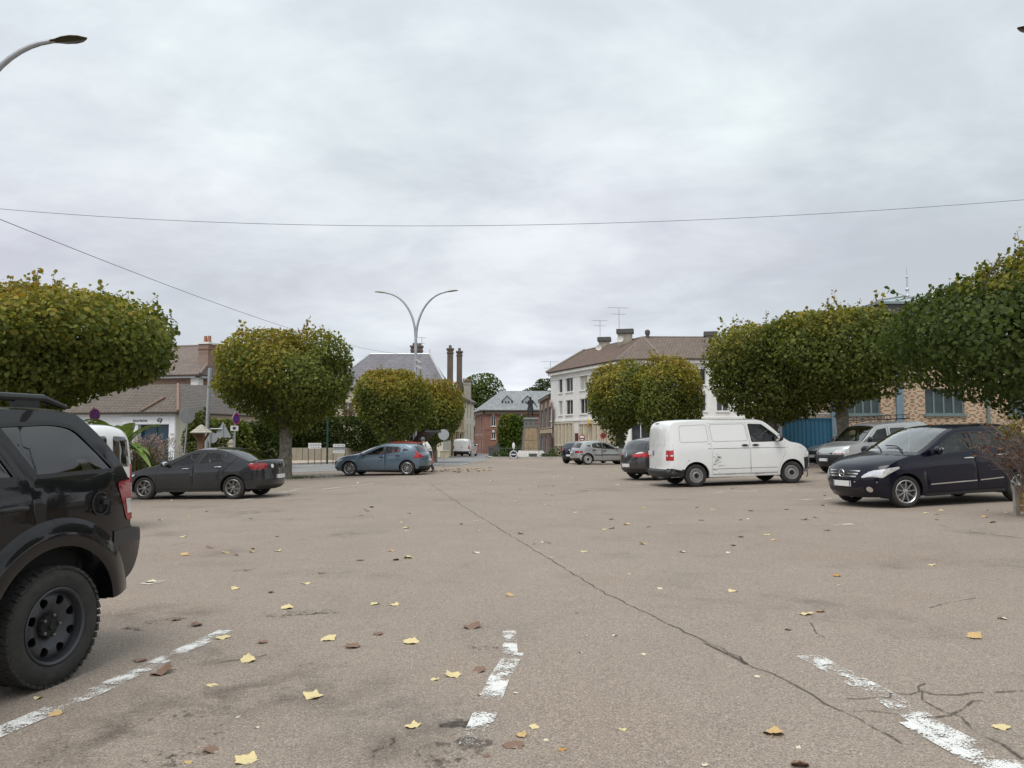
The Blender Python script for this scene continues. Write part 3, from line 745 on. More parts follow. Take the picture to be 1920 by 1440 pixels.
SALOON = dict(paint=paint('dark grey metallic paint', (.016, .018, .021), .45, .07), xf=1.36, xr=-1.36, r=.325, ra=.372, sill=.22, lowf=.22, lowr=.28, lean=.40, zb=(.93, -.03), rim=.225, tw=.215, style=(7, .10, .011), rimmat=pm('dusty alloy', (.30, .29, .28), .4, metal=.75, var=.1, dirt=(.12, .10, .08, .5)), gmax=.90,
    prof=[('paint', 2.25, .22, 1.92, .24), ('paint', 2.35, .42, 2.0, .42), ('paint', 2.33, .60, 1.97, .58), ('paint', 2.18, .72, 1.84, .69), ('paint', 1.6, .90, 1.45, .86), ('glass', 1.05, 1.02, .80, 1.0), ('paint', -.05, 1.41, -.12, 1.36), ('paint', -.7, 1.45, -.7, 1.395), ('rglass', -1.25, 1.37, -1.15, 1.325), ('paint', -1.95, 1.085, -1.82, 1.055), ('paint', -2.27, 1.08, -2.02, 1.03), ('paint', -2.34, .95, -2.09, .92), ('paint', -2.36, .66, -2.10, .66), ('paint', -2.37, .45, -2.09, .45), ('bump', -2.33, .37, -2.05, .37), ('e', -2.20, .26, -1.98, .28)],
    plan=[(2.2, .64), (2.0, .77), (1.7, .865), (1.36, .895), (0, .905), (-1.36, .90), (-1.75, .87), (-2.05, .79), (-2.2, .70)],
    doors=[dict(poly=[(.95, .30), (1.0, .7), (.80, .95), (.35, 1.125), (-.1, 1.305), (-.40, 1.345), (-.16, .97), (-.12, .30)], win=rpoly([(.60, .955), (.36, 1.08), (-.06, 1.28), (-.36, 1.312), (-.13, .98)], .02), handle=(.06, .865), rub=[(.90, -.11, .60, .63, .01, 0)], black=[[(-.14, .985), (-.365, 1.32), (-.395, 1.335), (-.165, .985)]]),
           dict(poly=[(-.135, .30), (-.175, .97), (-.415, 1.345), (-1.08, 1.298), (-1.26, 1.20), (-1.16, 1.0), (-1.0, .8), (-.95, .5), (-.93, .30)], win=rpoly([(-.34, 1.0), (-.54, 1.312), (-1.06, 1.268), (-1.19, 1.19), (-1.06, 1.03)], .02), handle=(-.93, .905), rub=[(-.15, -.88, .635, .655, .01, 0)], black=[[(-.19, .99), (-.33, 1.0), (-.525, 1.315), (-.43, 1.33)]])],
    rub=[(.97, -.97, .245, .245, .012, 0)],
    lamps=[('taillight', False, [rpoly([(.55, .84), (.95, .815), (.95, 1.0), (.57, .985)], .02)], [rpoly([(-1.78, .985), (-2.3, 1.0), (-2.3, .815), (-1.90, .81)], .02)], M_redd, []), ('headlight', True, [rpoly([(.40, .56), (.76, .56), (.77, .68), (.60, .69)], .02)], [rpoly([(1.62, .74), (1.86, .68), (1.97, .57), (1.70, .66)], .02)], M_clear, [])],
    endparts=[('emblem', circ(0, .94, .045), False, False, M_chrome, .012), ('sticker', circ(.40, .90, .055), False, False, pm('white sticker', (.7, .7, .7), .5), .006), ('boot_strip', [(-.5, .80), (.5, .80), (.5, .815), (-.5, .815)], False, False, M_dark, .004), ('grille', rpoly([(-.45, .28), (.45, .28), (.5, .52), (-.5, .52)], .05), True, False, M_black, .004)],
    plates=[(0, .60, False, .52, .11), (0, .40, True, .52, .11)], mirror=(.66, .96, .95), handlem=M_chrome, cabin=(1.0, -1.45, .30, .52))

HATCH = dict(paint=paint('slate blue paint', (.105, .155, .205), .45, .06), xf=1.32, xr=-1.32, r=.325, ra=.37, sill=.20, lowf=.22, lowr=.28, lean=.42, zb=(.92, -.05), rim=.232, tw=.21, style=(10, 0, .014), gmax=.90,
    prof=[('bump', 2.10, .22, 1.83, .24), ('paint', 2.20, .40, 1.91, .42), ('paint', 2.21, .60, 1.92, .60), ('paint', 2.10, .77, 1.80, .75), ('paint', 1.7, .89, 1.5, .87), ('glass', 1.08, 1.0, .82, .97), ('paint', .0, 1.395, -.1, 1.335), ('paint', -.6, 1.435, -.6, 1.37), ('rglass', -1.72, 1.33, -1.58, 1.265), ('paint', -2.0, 1.01, -1.79, .985), ('paint', -2.11, .84, -1.85, .82), ('paint', -2.15, .58, -1.88, .58), ('bump', -2.13, .40, -1.86, .40), ('e', -2.0, .26, -1.78, .28)],
    plan=[(2.1, .66), (1.92, .77), (1.7, .845), (1.32, .89), (0, .90), (-1.32, .90), (-1.6, .87), (-1.88, .78), (-2.0, .70)],
    doors=[dict(poly=[(.92, .29), (.98, .7), (.82, .925), (.40, 1.10), (-.1, 1.285), (-.30, 1.31), (-.30, .95), (-.30, .29)], win=rpoly([(.62, .915), (.36, 1.05), (-.08, 1.245), (-.265, 1.27), (-.265, .95)], .02), handle=(-.16, .82), black=[[(-.27, .95), (-.27, 1.28), (-.295, 1.28), (-.295, .95)]]),
           dict(poly=[(-.315, .29), (-.315, 1.31), (-.95, 1.285), (-1.13, 1.2), (-1.1, 1.0), (-1.0, .82), (-.93, .55), (-.92, .29)], win=rpoly([(-.36, .965), (-.36, 1.272), (-.92, 1.25), (-1.02, 1.19), (-1.0, 1.035)], .02), handle=(-.90, .87))],
    qwin=[dict(poly=rpoly([(-1.15, 1.07), (-1.17, 1.175), (-1.42, 1.115)], .02), tint=M_tint)],
    rub=[(.95, -.95, .225, .225, .012, 1)],
    lamps=[('taillight', False, [rpoly([(.56, .80), (.95, .75), (.95, .98), (.70, .955)], .02)], [rpoly([(-1.62, 1.19), (-1.775, .98), (-2.1, .97), (-2.1, .75), (-1.60, .775), (-1.71, .93)], .02)], M_red, []), ('headlight', True, [rpoly([(.42, .62), (.75, .62), (.76, .74), (.60, .76)], .02)], [rpoly([(1.58, .76), (1.80, .74), (1.90, .63), (1.72, .66)], .02)], M_clear, [])],
    endparts=[('grille', rpoly([(-.40, .46), (.40, .46), (.42, .66), (-.42, .66)], .04), True, False, M_black, .005), ('tailgate_seam', [(-.58, .545), (.58, .545), (.58, .555), (-.58, .555)], False, False, M_dark, .003)],
    plates=[(0, .66, False, .52, .11), (0, .38, True, .52, .11)], mirror=(.66, .94, .95), cabin=(1.0, -1.5, .30, .52))

LUDO = dict(paint=paint('silver grey paint', (.46, .47, .465), .5, .06), xf=1.32, xr=-1.28, r=.305, ra=.355, sill=.24, lowf=.26, lowr=.28, lean=.20, zb=(1.12, 0), rim=.20, tw=.18, style='cap', rimmat=M_alloy, px=3.0, pz=2.4, gmax=.90,
    prof=[('bump', 1.90, .25, 1.66, .27), ('bump', 2.0, .40, 1.75, .42), ('bump', 2.02, .60, 1.76, .60), ('paint', 1.98, .69, 1.72, .69), ('paint', 1.84, .93, 1.56, .93), ('paint', 1.5, 1.03, 1.36, 1.02), ('glass', 1.14, 1.13, 1.0, 1.11), ('paint', .44, 1.67, .40, 1.61), ('paint', -.1, 1.785, -.1, 1.70), ('paint', -1.4, 1.81, -1.4, 1.73), ('paint', -1.86, 1.75, -1.80, 1.67), ('paint', -1.95, 1.2, -1.87, 1.18), ('paint', -1.98, .75, -1.89, .75), ('bump', -2.0, .55, -1.9, .55), ('bump', -2.02, .40, -1.9, .40), ('e', -1.95, .28, -1.84, .28)],
    plan=[(1.95, .64), (1.75, .75), (1.5, .81), (1.2, .83), (0, .838), (-1.3, .835), (-1.7, .82), (-1.88, .78), (-2.0, .70)],
    doors=[dict(poly=[(.88, .34), (.95, .9), (.92, 1.1), (.36, 1.56), (.02, 1.62), (-.10, 1.62), (-.10, .34)], win=rpoly([(.80, 1.09), (.34, 1.50), (-.02, 1.56), (-.02, 1.09)], .04), handle=(.02, .98)),
           dict(poly=[(-.115, .34), (-.115, 1.62), (-.92, 1.63), (-.92, .6), (-.88, .34)], win=rpoly([(-.20, 1.12), (-.20, 1.55), (-.84, 1.56), (-.84, 1.12)], .06), handle=(-.24, .98), tint=M_tint)],
    qwin=[dict(poly=rpoly([(-1.02, 1.13), (-1.02, 1.55), (-1.62, 1.55), (-1.70, 1.13)], .06), tint=M_tint)],
    rub=[(.9, -.9, .60, .60, .012, 1)],
    lamps=[('headlight', True, [rpoly([(.44, .70), (.74, .70), (.73, .88), (.46, .84)], .05)], [rpoly([(1.57, .72), (1.715, .70), (1.62, .88), (1.54, .88)], .02)], M_clear, [('indicator', [[(.46, .70), (.72, .70), (.72, .745), (.46, .735)]], [], M_redd)]),
           ('taillight', False, [rpoly([(.68, .78), (.95, .78), (.95, 1.12), (.69, 1.12)], .02)], [rpoly([(-1.83, .78), (-2.1, .78), (-2.1, 1.12), (-1.83, 1.12)], .02)], M_red, [])],
    endparts=[('grille', rpoly([(-.40, .70), (.40, .70), (.38, .75), (-.38, .75)], .02), True, False, M_black, .006), ('door_seam', [(-.006, .56), (.006, .56), (.006, 1.75), (-.006, 1.75)], False, False, M_dark, .003), ('rear_window', rpoly([(.09, 1.08), (.66, 1.08), (.58, 1.60), (.09, 1.62)], .07), False, True, glass_mat('grey rear glass', (.18, .19, .19), .10, 1.3), .006), ('handle', rpoly([(-.14, .96), (-.04, .96), (-.04, 1.01), (-.14, 1.01)], .02), False, False, M_black, .02)],
    plates=[(0, .50, True, .48, .10), (.38, .66, False, .46, .11)], mirror=(.82, 1.14, 1.0), mirrorm=M_black, cabin=(1.1, -1.6, .36, .68))

SUV = dict(paint=paint('black paint', (.0011, .0013, .0026), .0, .022, coat=.8), xf=1.35, xr=-1.51, r=.386, ra=.53, sill=.48, lowf=.50, lowr=.52, lean=.30, zb=(1.34, 0), tuck=.25, zt=.7, rim=.250, tw=.25, style='steel', rimmat=pm('black steel wheel', (.030, .032, .038), .42, var=.2, dirt=(.07, .065, .06, .4)), tread=True, gmax=.90, px=3.0, lipm=2, trackin=-.012, bump=pm('satin bumper plastic', (.030, .032, .035), .42, var=.2), tint=M_tint, n=8,
    prof=[('bump', 2.2, .46, 1.92, .50), ('bump', 2.3, .62, 1.98, .62), ('paint', 2.3, .8, 1.98, .8), ('paint', 2.25, 1.08, 1.93, 1.06), ('paint', 1.9, 1.18, 1.75, 1.155), ('glass', .95, 1.28, .75, 1.25), ('paint', .15, 1.78, .10, 1.72), ('paint', -.6, 1.865, -.6, 1.80), ('paint', -1.66, 1.865, -1.64, 1.81), ('rglass', -1.98, 1.835, -1.845, 1.755), ('paint', -2.38, 1.36, -2.22, 1.345), ('paint', -2.44, 1.05, -2.265, 1.05), ('bump', -2.45, .955, -2.27, .955), ('bump', -2.56, .92, -2.42, .925), ('bump', -2.57, .80, -2.43, .82), ('bump', -2.48, .62, -2.30, .62), ('e', -2.3, .52, -2.08, .53)],
    plan=[(2.25, .70), (1.98, .82), (1.7, .90), (1.35, .925), (0, .93), (-1.6, .93), (-2.0, .915), (-2.2, .88), (-2.42, .82), (-2.6, .70)],
    doors=[dict(poly=[(.84, .56), (.86, 1.1), (.66, 1.255), (.12, 1.665), (-.18, 1.755), (-.185, .56)], win=rpoly([(.56, 1.31), (.10, 1.635), (-.10, 1.70), (-.10, 1.36)], .03), handle=(-.06, 1.18)),
           dict(poly=[(-.20, .56), (-.20, 1.755), (-.98, 1.755), (-1.04, 1.72), (-1.27, 1.335), (-1.335, 1.02), (-1.20, .96), (-1.03, .78), (-.99, .56)], win=rpoly([(-.28, 1.37), (-.28, 1.71), (-.97, 1.715), (-1.185, 1.37)], .03), handle=(-1.13, 1.185), black=[[(-1.20, 1.365), (-.985, 1.72), (-1.035, 1.715), (-1.26, 1.36)]])],
    qwin=[dict(poly=rpoly([(-1.105, 1.715), (-1.55, 1.735), (-1.73, 1.71), (-2.07, 1.39), (-1.335, 1.375)], [.02, .06, .08, .05, .02]))],
    rub=[(.80, -.95, .52, .52, .02, 1)], lines=[[(-.2, 1.352), (-2.05, 1.362)], [(.8, 1.345), (-.18, 1.35)]], rubw=.05,
    plastic=[[(-2.03, .945), (-2.26, .95), (-2.40, .92), (-2.415, .83), (-2.03, .83)]],
    blackside=[[(-1.075, 1.72), (-1.105, 1.722), (-1.34, 1.37), (-1.30, 1.36)]],
    lamps=[('taillight', False, [rpoly([(.60, 1.02), (.95, 1.0), (.95, 1.325), (.62, 1.325)], .02)], [rpoly([(-2.07, 1.30), (-2.4, 1.325), (-2.4, 1.0), (-2.195, 1.01)], .03)], M_redd, [('reversing_lamp', [rpoly([(.66, 1.06), (.84, 1.06), (.84, 1.17), (.66, 1.17)], .02)], [[(-2.20, 1.06), (-2.26, 1.06), (-2.25, 1.17), (-2.175, 1.17)]], M_clear)]),
           ('headlight', True, [circ(.60, .98, .10)], [], M_clear, [])],
    endparts=[('grille', rpoly([(-.42, .86), (.42, .86), (.44, 1.06), (-.44, 1.06)], .03), True, False, M_black, .006)],
    plates=[(0, 1.0, False, .52, .11)], mirror=(.60, 1.36, 1.1), mirrorm=M_black, cabin=(.8, -1.9, .62, .95))

# ---------------------------------------------------------------- the parked vehicles
suv, SB = make_car(SUV, 'off_road_car', 'black off-road car with chunky tyres and black steel wheels at the left edge', 'car', (-4.25, 3.93, R(-103)))
# flared arches, fuel cap and roof rails of the off-road car
for cx in (SUV['xf'], SUV['xr']):
    for sg in (1, -1):
        mb = MB(); prof = [(.522, -.10), (.526, -.01), (.530, .016), (.57, .026), (.63, .022), (.69, .010), (.74, -.006)]; AN = np.linspace(.15, math.pi - .15, 30)
        vs = []
        for a in AN:
            for rr, off in prof:
                x, z = cx + rr * math.cos(a) * 1.0, SUV['r'] + rr * math.sin(a) * .98
                vs.append((x, sg * (SB.F(x, max(z, .5)) + off), z))
        k = len(prof); mb.add(vs, [(i * k + j, i * k + j + 1, (i + 1) * k + j + 1, (i + 1) * k + j) for i in range(len(AN) - 1) for j in range(k - 1)])
        mb.build('wheel_arch_flare', [SUV['paint']], suv, smooth=50)
mb = MB(); SB.side_patch(mb, [(-1.885 + .088 * math.cos(a), 1.16 + .088 * math.sin(a)) for a in np.linspace(0, 2 * math.pi, 26, endpoint=False)], .006, 0, (1,), [[(-1.885 + .076 * math.cos(a), 1.16 + .076 * math.sin(a)) for a in np.linspace(0, 2 * math.pi, 26, endpoint=False)]], None)
SB.side_patch(mb, [(-1.885 + .07 * math.cos(a), 1.16 + .07 * math.sin(a)) for a in np.linspace(0, 2 * math.pi, 20, endpoint=False)], .003, 1, (1,), (), .04)
mb.box((-1.925, SB.F(-1.92, 1.16) + .012, 1.165), (.05, .02, .03), 0)
mb.build('fuel_flap', [M_black, SUV['paint']], suv, smooth=40)
for sg in (1, -1):
    mb = MB(); zr = lambda x: SB.C[0, 1] * 0 + 1.845 + .0 * x
    pts = [(.25, sg * .70, 1.80), (.12, sg * .70, 1.865), (-.3, sg * .70, 1.90), (-1.2, sg * .695, 1.905), (-1.60, sg * .69, 1.905), (-1.80, sg * .685, 1.85)]
    mb.tube(pts, [.02, .026, .028, .028, .028, .02], 8); mb.box((-1.45, sg * .69, 1.865), (.2, .04, .05)); mb.box((.05, sg * .70, 1.84), (.2, .04, .06)); mb.box((-.6, sg * .70, 1.875), (.14, .04, .05))
    mb.build('roof_rail', [M_black], suv, smooth=40)

wp_paint = paint('plain white paint', (.74, .75, .74), .0, .05, (.42, .38, .33))
make_car(scaled(LUDO, 1.0, 1.0, 1.075, paint=wp_paint), 'compact_van', 'white compact van with two glazed rear doors, half hidden behind the black off-road car', 'van', (-9.28, 14.35, R(174)))
sal, B_ = make_car(SALOON, 'saloon_car', 'dark grey saloon with dusty alloys and chrome door handles beside the white compact van', 'car', (-9.0, 22.7, R(171)))
vol, B_ = make_car(HATCH, 'hatchback_car', 'slate blue hatchback with ten-spoke alloy wheels and red tail lamps running up the pillar', 'car', (-5.79, 34.98, R(172)))
RED = scaled(HATCH, .95, .97, 1.04, paint=paint('red paint', (.38, .022, .022), .1, .05), style='cap')
redc, RB = make_car(RED, 'hatchback_car', 'red hatchback with its tailgate open, behind the slate blue hatchback', 'car', (-5.75, 38.2, R(146)))
mb = MB()                                        # raised tailgate of the red car
hinge = Vector((-1.62, 0, 1.46)); tip = Vector((-2.40, 0, 1.93))
def tg(u, v, d): return hinge.lerp(tip, u) + Vector((.28 * math.sin(u * 3) * -.0, v * (.56 + .10 * u), .10 * math.sin(u * math.pi) + d))
for d in (0, .05):
    grid = [tg(u, v, d) for u in np.linspace(0, 1, 7) for v in np.linspace(-1, 1, 7)]
    mb.add(grid, [(i * 7 + j, i * 7 + j + 1, i * 7 + 8 + j, i * 7 + 7 + j) for i in range(6) for j in range(6)], 1 if d == 0 else 0)
mb.box(tip, (.07, 1.2, .09), 1, Matrix.Rotation(R(30), 3, 'Y'))
for sg in (1, -1): mb.tube([(-1.78, sg * .55, 1.08), (-2.05, sg * .58, 1.66)], .014, 6, 1)
mb.build('tailgate', [RED['paint'], M_black], redc, smooth=40)

VAN['rings'] = [rpoly([(-1.96, 1.30), (-1.10, 1.30), (-1.14, 1.80), (-1.96, 1.78)], .06), rpoly([(-.97, 1.30), (.13, 1.30), (.05, 1.80), (-1.03, 1.80)], .06)]
make_car(VAN, 'panel_van', 'large dented white panel van with crumpled rear bumper corner, in the right-hand parking row', 'van', (6.70, 23.6, R(9)))
van = bpy.data.objects['panel_van']; VB = Body(VAN)
mb = MB()                                        # dents and scrapes on the side facing the square
r2 = random.Random(5)
for i in range(34):
    x = -.98 + abs(r2.gauss(0, .13)); z = .70 + r2.gauss(0, .10); L_ = r2.uniform(.02, .14); t = r2.uniform(-.35, .12)
    if i < 6: x, z, L_, t = -.97 + i * .012, .60 + i * .035, .05, r2.uniform(-1.2, 1.2)
    q = [(x, z), (x + L_ * math.cos(t), z + L_ * math.sin(t)), (x + L_ * math.cos(t) * .9, z + L_ * math.sin(t) + r2.uniform(.003, .012)), (x + .01, z + r2.uniform(.006, .016))]
    VB.side_patch(mb, q, .0035, 0, (-1,), (), None)
for (x, z, L_, t) in ((-1.80, .62, .07, 1.2), (-1.82, .70, .05, 1.0), (-1.75, .74, .06, .6), (-1.0, .48, .08, .1), (-.6, .33, .3, .02), (.3, .325, .3, .02), (-2.15, .60, .06, 1.4), (-2.19, 1.16, .05, 1.4), (-2.19, .60, .05, 1.4)):
    mq = MB(); VB.side_patch(mq, [(x, z), (x + L_ * math.cos(t), z + L_ * math.sin(t)), (x + L_ * math.cos(t), z + L_ * math.sin(t) + .02), (x + .008, z + .022)], .004, 0, (-1,), (), None); mq.build('scrape', [pm('bare scraped metal', (.16, .155, .15), .6, var=.4, scale=30)], van)
mb.build('dent', [pm('bare scraped metal', ())], van)
mb = MB(); mb.ell((-2.26, -.86, .42), (.15, .07, .12), 0, 14, 10); mb.ell((-2.14, -.93, .40), (.13, .035, .09), 0, 12, 8); mb.tube([(-1.9, -.955, .46), (-2.1, -.96, .50), (-2.22, -.93, .53), (-2.34, -.80, .53)], .025, 7); mb.build('crumpled_bumper_corner', [M_black], van, smooth=60)
mb = MB(); mb.tube([(2.14, -.62, .36), (2.15, -.62, .22), (2.12, -.62, .16), (2.09, -.62, .20)], .012, 5); mb.build('towing_strap', [M_black], van)

MEG = scaled(HATCH, 1.0, 1.0, 1.03, paint=paint('brown grey metallic paint', (.050, .045, .046), .4, .06), lamps=[('taillight', False, [rpoly([(.30, .86), (.60, .97), (.95, .96), (.95, .80), (.50, .79)], .04)], [rpoly([(-1.56, .95), (-2.1, .96), (-2.1, .80), (-1.66, .80)], .03)], M_red, [('reversing_lamp', [rpoly([(.44, .915), (.60, .975), (.74, .965), (.72, .93), (.52, .905)], .02)], [], M_clear)]), HATCH['lamps'][1]],
    endparts=[('emblem', [(0, .80), (.045, .88), (0, .96), (-.045, .88)], False, False, M_chrome, .012), ('tailgate_seam', [(-.58, .605), (.58, .605), (.58, .617), (-.58, .617)], False, False, M_dark, .003)], plates=[(0, .52, False, .52, .11)], rtint=glass_mat('grey rear glass', ()))
make_car(MEG, 'hatchback_car', 'brown-grey hatchback seen from behind with white and red tail lamps, beside the dented white van', 'car', (5.92, 27.35, R(22)))
SILV = scaled(HATCH, .90, .93, .985, paint=paint('silver paint', (.42, .43, .43), .5, .08), style='cap', rimmat=pm('silver hub cap', (.48, .48, .47), .4, metal=.5, dirt=(.2, .18, .15, .4)), lean=.33, lamps=[('taillight', False, [rpoly([(.45, .68), (.72, .68), (.72, .82), (.45, .82)], .02)], [rpoly([(-1.50, .68), (-1.665, .68), (-1.66, .82), (-1.50, .82)], .02)], M_redd, []), HATCH['lamps'][1]], plates=[(0, .74, False, .52, .11)])
SILV['rub'] = SILV['rub'] + [(.83, 1.18 * .9, .56, .56, .01, 2), (-1.02, -1.62, .58, .60, .01, 2)]
SILV['doors'] = [dict(d, rub=[(d['poly'][0][0] - .06 if i == 0 else -.30, -.29 if i == 0 else -.80, .56, .57, .01, 1)]) for i, d in enumerate(SILV['doors'])]
make_car(SILV, 'hatchback_car', 'small silver five-door hatchback with a dark side strip, left of the brown-grey hatchback', 'car', (5.38, 46.0, R(14)))
make_car(scaled(HATCH, .86, .92, 1.0, paint=paint('navy paint', (.012, .016, .030), .2, .06), style='cap', rtint=glass_mat('grey rear glass', ()), plates=[(0, .52, False, .5, .11)], endparts=[('emblem', circ(0, .86, .05), False, False, M_chrome, .01)]), 'hatchback_car', 'small navy hatchback seen from behind, between the railed monument and the silver hatchback', 'car', (4.75, 50.2, R(52)))
kan, KB = make_car(LUDO, 'compact_van', 'silver grey compact van with a black roof rack, behind the dark blue people carrier', 'van', (13.0, 27.9, R(195)))
rk = empty('roof_rack', (-.05, 0, 0)); rk.parent = kan
mb = MB()
for sg in (1, -1):
    mb.tube([(.75, sg * .50, 1.80), (.5, sg * .55, 1.86), (-1.25, sg * .55, 1.90)], .014, 6); mb.tube([(.25, sg * .55, 2.0), (-1.25, sg * .55, 2.03)], .014, 6)
    for x in np.linspace(.1, -1.25, 6): mb.tube([(x, sg * .55, 1.82), (x, sg * .55, 2.02)], .011, 5)
for x in np.linspace(.5, -1.25, 7): mb.tube([(x, -.55, 1.875), (x, .55, 1.875)], .012, 5)
mb.tube([(.75, -.50, 1.80), (.75, .50, 1.80)], .014, 6); mb.tube([(-1.25, -.55, 2.03), (-1.25, .55, 2.03)], .014, 6)
bpy.data.objects.remove(rk); mb.build('roof_rack', [M_black], kan)
make_car(scaled(HATCH, .95, .96, 1.0, paint=paint('pale grey paint', (.30, .31, .31), .4, .06), style='cap'), 'hatchback_car', 'pale grey hatchback mostly hidden between the dented white van and the silver compact van', 'car', (16.4, 37.6, R(195)))
mpv, MBd = make_car(MPV, 'people_carrier', 'dark blue people carrier with chrome grille and nine-spoke alloys, nearest car on the right', 'car', (8.85, 16.32, R(195)))
mb = MB(); ex = MBd.end_x(0, .68) + .03; ring = [(ex, .075 * math.cos(a), .675 + .075 * math.sin(a)) for a in np.linspace(0, 2 * math.pi, 25)]
mb.tube(ring, .008, 6, 0, False)
for a in (90, 210, 330):
    c, s_ = math.cos(R(a)), math.sin(R(a)); mb.add([(ex, c * .075, .675 + s_ * .075), (ex + .008, -s_ * .012, .675 + c * .012), (ex + .008, s_ * .012, .675 - c * .012), (ex - .004, 0, .675)], [(0, 1, 2), (0, 2, 3), (0, 3, 1)])
mb.build('emblem', [M_chrome], mpv, smooth=30)
make_car(scaled(LUDO, 1.22, 1.12, 1.06, paint=wp_paint, endparts=[e for e in LUDO['endparts'] if e[0] != 'rear_window'], qwin=[], doors=[LUDO['doors'][0] if False else dict(poly=[(x * 1.22, z * 1.06) for x, z in LUDO['doors'][0]['poly']], win=[(x * 1.22, z * 1.06) for x, z in LUDO['doors'][0]['win']], handle=(.02, 1.04))], rub=[]), 'delivery_van', 'white delivery van seen from behind on the street by the beige stone house', 'van', (-5.15, 86.0, R(81)))
# ---------------------------------------------------------------- ground
def build_ground():
    xs = sorted(set([float(v) for v in list(np.arange(-46, 46.1, 1.0)) + [-2000, -600, -200, -90, -60, 60, 90, 200, 600, 2000]]))
    ys = sorted(set([float(v) for v in list(np.arange(-12, 140.1, 1.0)) + [-2000, -400, -60, -25, 170, 240, 400, 900, 2500]]))
    mb = MB(); nx = len(xs)
    mb.v = [(x, y, g(x, y)) for y in ys for x in xs]
    mb.f = [(j * nx + i, j * nx + i + 1, (j + 1) * nx + i + 1, (j + 1) * nx + i) for j in range(len(ys) - 1) for i in range(nx - 1)]; mb.m = [0] * len(mb.f)
    m, nt, p = base_mat('worn pinkish asphalt')
    pos = nd(nt, 'ShaderNodeTexCoord').outputs['Object']
    big = tnoise(nt, pos, .16, 5, .6); mid = tnoise(nt, pos, .9, 6, .65, .6); fine = tnoise(nt, pos, 14, 5, .7); grit = tnoise(nt, pos, 95, 3, .75)
    vo = nd(nt, 'ShaderNodeTexVoronoi'); vo.inputs['Scale'].default_value = 110; nt.links.new(pos, vo.inputs['Vector'])
    sep = nd(nt, 'ShaderNodeSeparateColor'); nt.links.new(vo.outputs['Color'], sep.inputs[0])
    c = mixc(nt, (.290, .233, .186), (.356, .288, .232), mrange(nt, big, .35, .65))
    c = mixc(nt, c, (.375, .310, .252), mrange(nt, mid, .48, .72, 0, .6)); c = mixc(nt, c, (.300, .215, .165), mrange(nt, tnoise(nt, pos, .33, 3, .5), .50, .68, 0, .5))
    c = mixc(nt, c, (.165, .140, .115), mrange(nt, mid, .26, .42, .5, 0))
    c = mixc(nt, c, (.085, .074, .064), mrange(nt, grit, .36, .56, .85, 0)); c = mixc(nt, c, (.47, .40, .33), mrange(nt, tnoise(nt, pos, 70, 3, .8), .52, .72, 0, .55)); c = mixc(nt, c, (.15, .125, .105), mrange(nt, tnoise(nt, pos, 24, 4, .75), .30, .47, .45, 0))
    c = mixc(nt, c, (.50, .44, .37), mrange(nt, sep.outputs[0], .84, 1.0, 0, .55))
    c = mixc(nt, c, (.12, .105, .09), mrange(nt, sep.outputs[1], .70, 1.0, 0, .6))
    c = mixc(nt, c, (.20, .170, .14), mrange(nt, fine, .30, .46, .5, 0))
    # oil and damp stains with their own outlines
    st = nd(nt, 'ShaderNodeMapping'); st.inputs['Location'].default_value = (3.3, 1.2, 0); nt.links.new(pos, st.inputs[0])
    s1 = tnoise(nt, st.outputs[0], .55, 3, .5, .2); s2 = tnoise(nt, st.outputs[0], 3.5, 5, .7)
    sm = nmath(nt, 'MULTIPLY', mrange(nt, s1, .58, .70), mrange(nt, s2, .38, .60))
    c = mixc(nt, c, (.070, .062, .056), nmath(nt, 'MULTIPLY', sm, .42))
    nt.links.new(c, p.inputs['Base Color']); p.inputs['Roughness'].default_value = .82; p.inputs['Specular IOR Level'].default_value = .35
    b = nd(nt, 'ShaderNodeBump'); b.inputs['Strength'].default_value = .5; b.inputs['Distance'].default_value = .006
    nt.links.new(nmath(nt, 'ADD', grit, nmath(nt, 'MULTIPLY', sep.outputs[0], .4)), b.inputs['Height']); nt.links.new(b.outputs[0], p.inputs['Normal'])
    o = mb.build('ground', [m], smooth=60, recalc=False); tag(o, kind='structure')
build_ground()
def ribbon(name, left, right, mat, lift, step=1.0, label=None, cat=None, kind='structure'):
    """sheet following the ground between two polylines of equal length"""
    mb = MB(); rows = []
    for i in range(len(left) - 1):
        a, b, c, d = (Vector(p[:2]) for p in (left[i], left[i + 1], right[i], right[i + 1]))
        n = max(1, int(max((b - a).length, (d - c).length) / step))
        for k in range(n + (1 if i == len(left) - 2 else 0)):
            t = k / n; rows.append((a.lerp(b, t), c.lerp(d, t)))
    m = max(1, int(max((a - b).length for a, b in rows) / step))
    for a, b in rows:
        for j in range(m + 1):
            p = a.lerp(b, j / m); mb.v.append((p.x, p.y, g(p.x, p.y) + lift))
    for i in range(len(rows) - 1):
        for j in range(m): mb.f.append((i * (m + 1) + j, i * (m + 1) + j + 1, (i + 1) * (m + 1) + j + 1, (i + 1) * (m + 1) + j)); mb.m.append(0)
    o = mb.build(name, [mat], recalc=False); tag(o, label, cat, kind=kind); return o
M_road = pm('grey road asphalt', (.215, .215, .213), .85, var=.12, scale=1.2, dirt=(.13, .125, .12, .5), bump=.3, bscale=60)
M_pave = pm('sandy pavement', (.40, .335, .265), .85, var=.12, scale=1.6, dirt=(.26, .22, .18, .5), bump=.3, bscale=50)
M_kerb = pm('kerb stone', (.40, .375, .33), .85, var=.18, scale=3, dirt=(.2, .18, .15, .5))
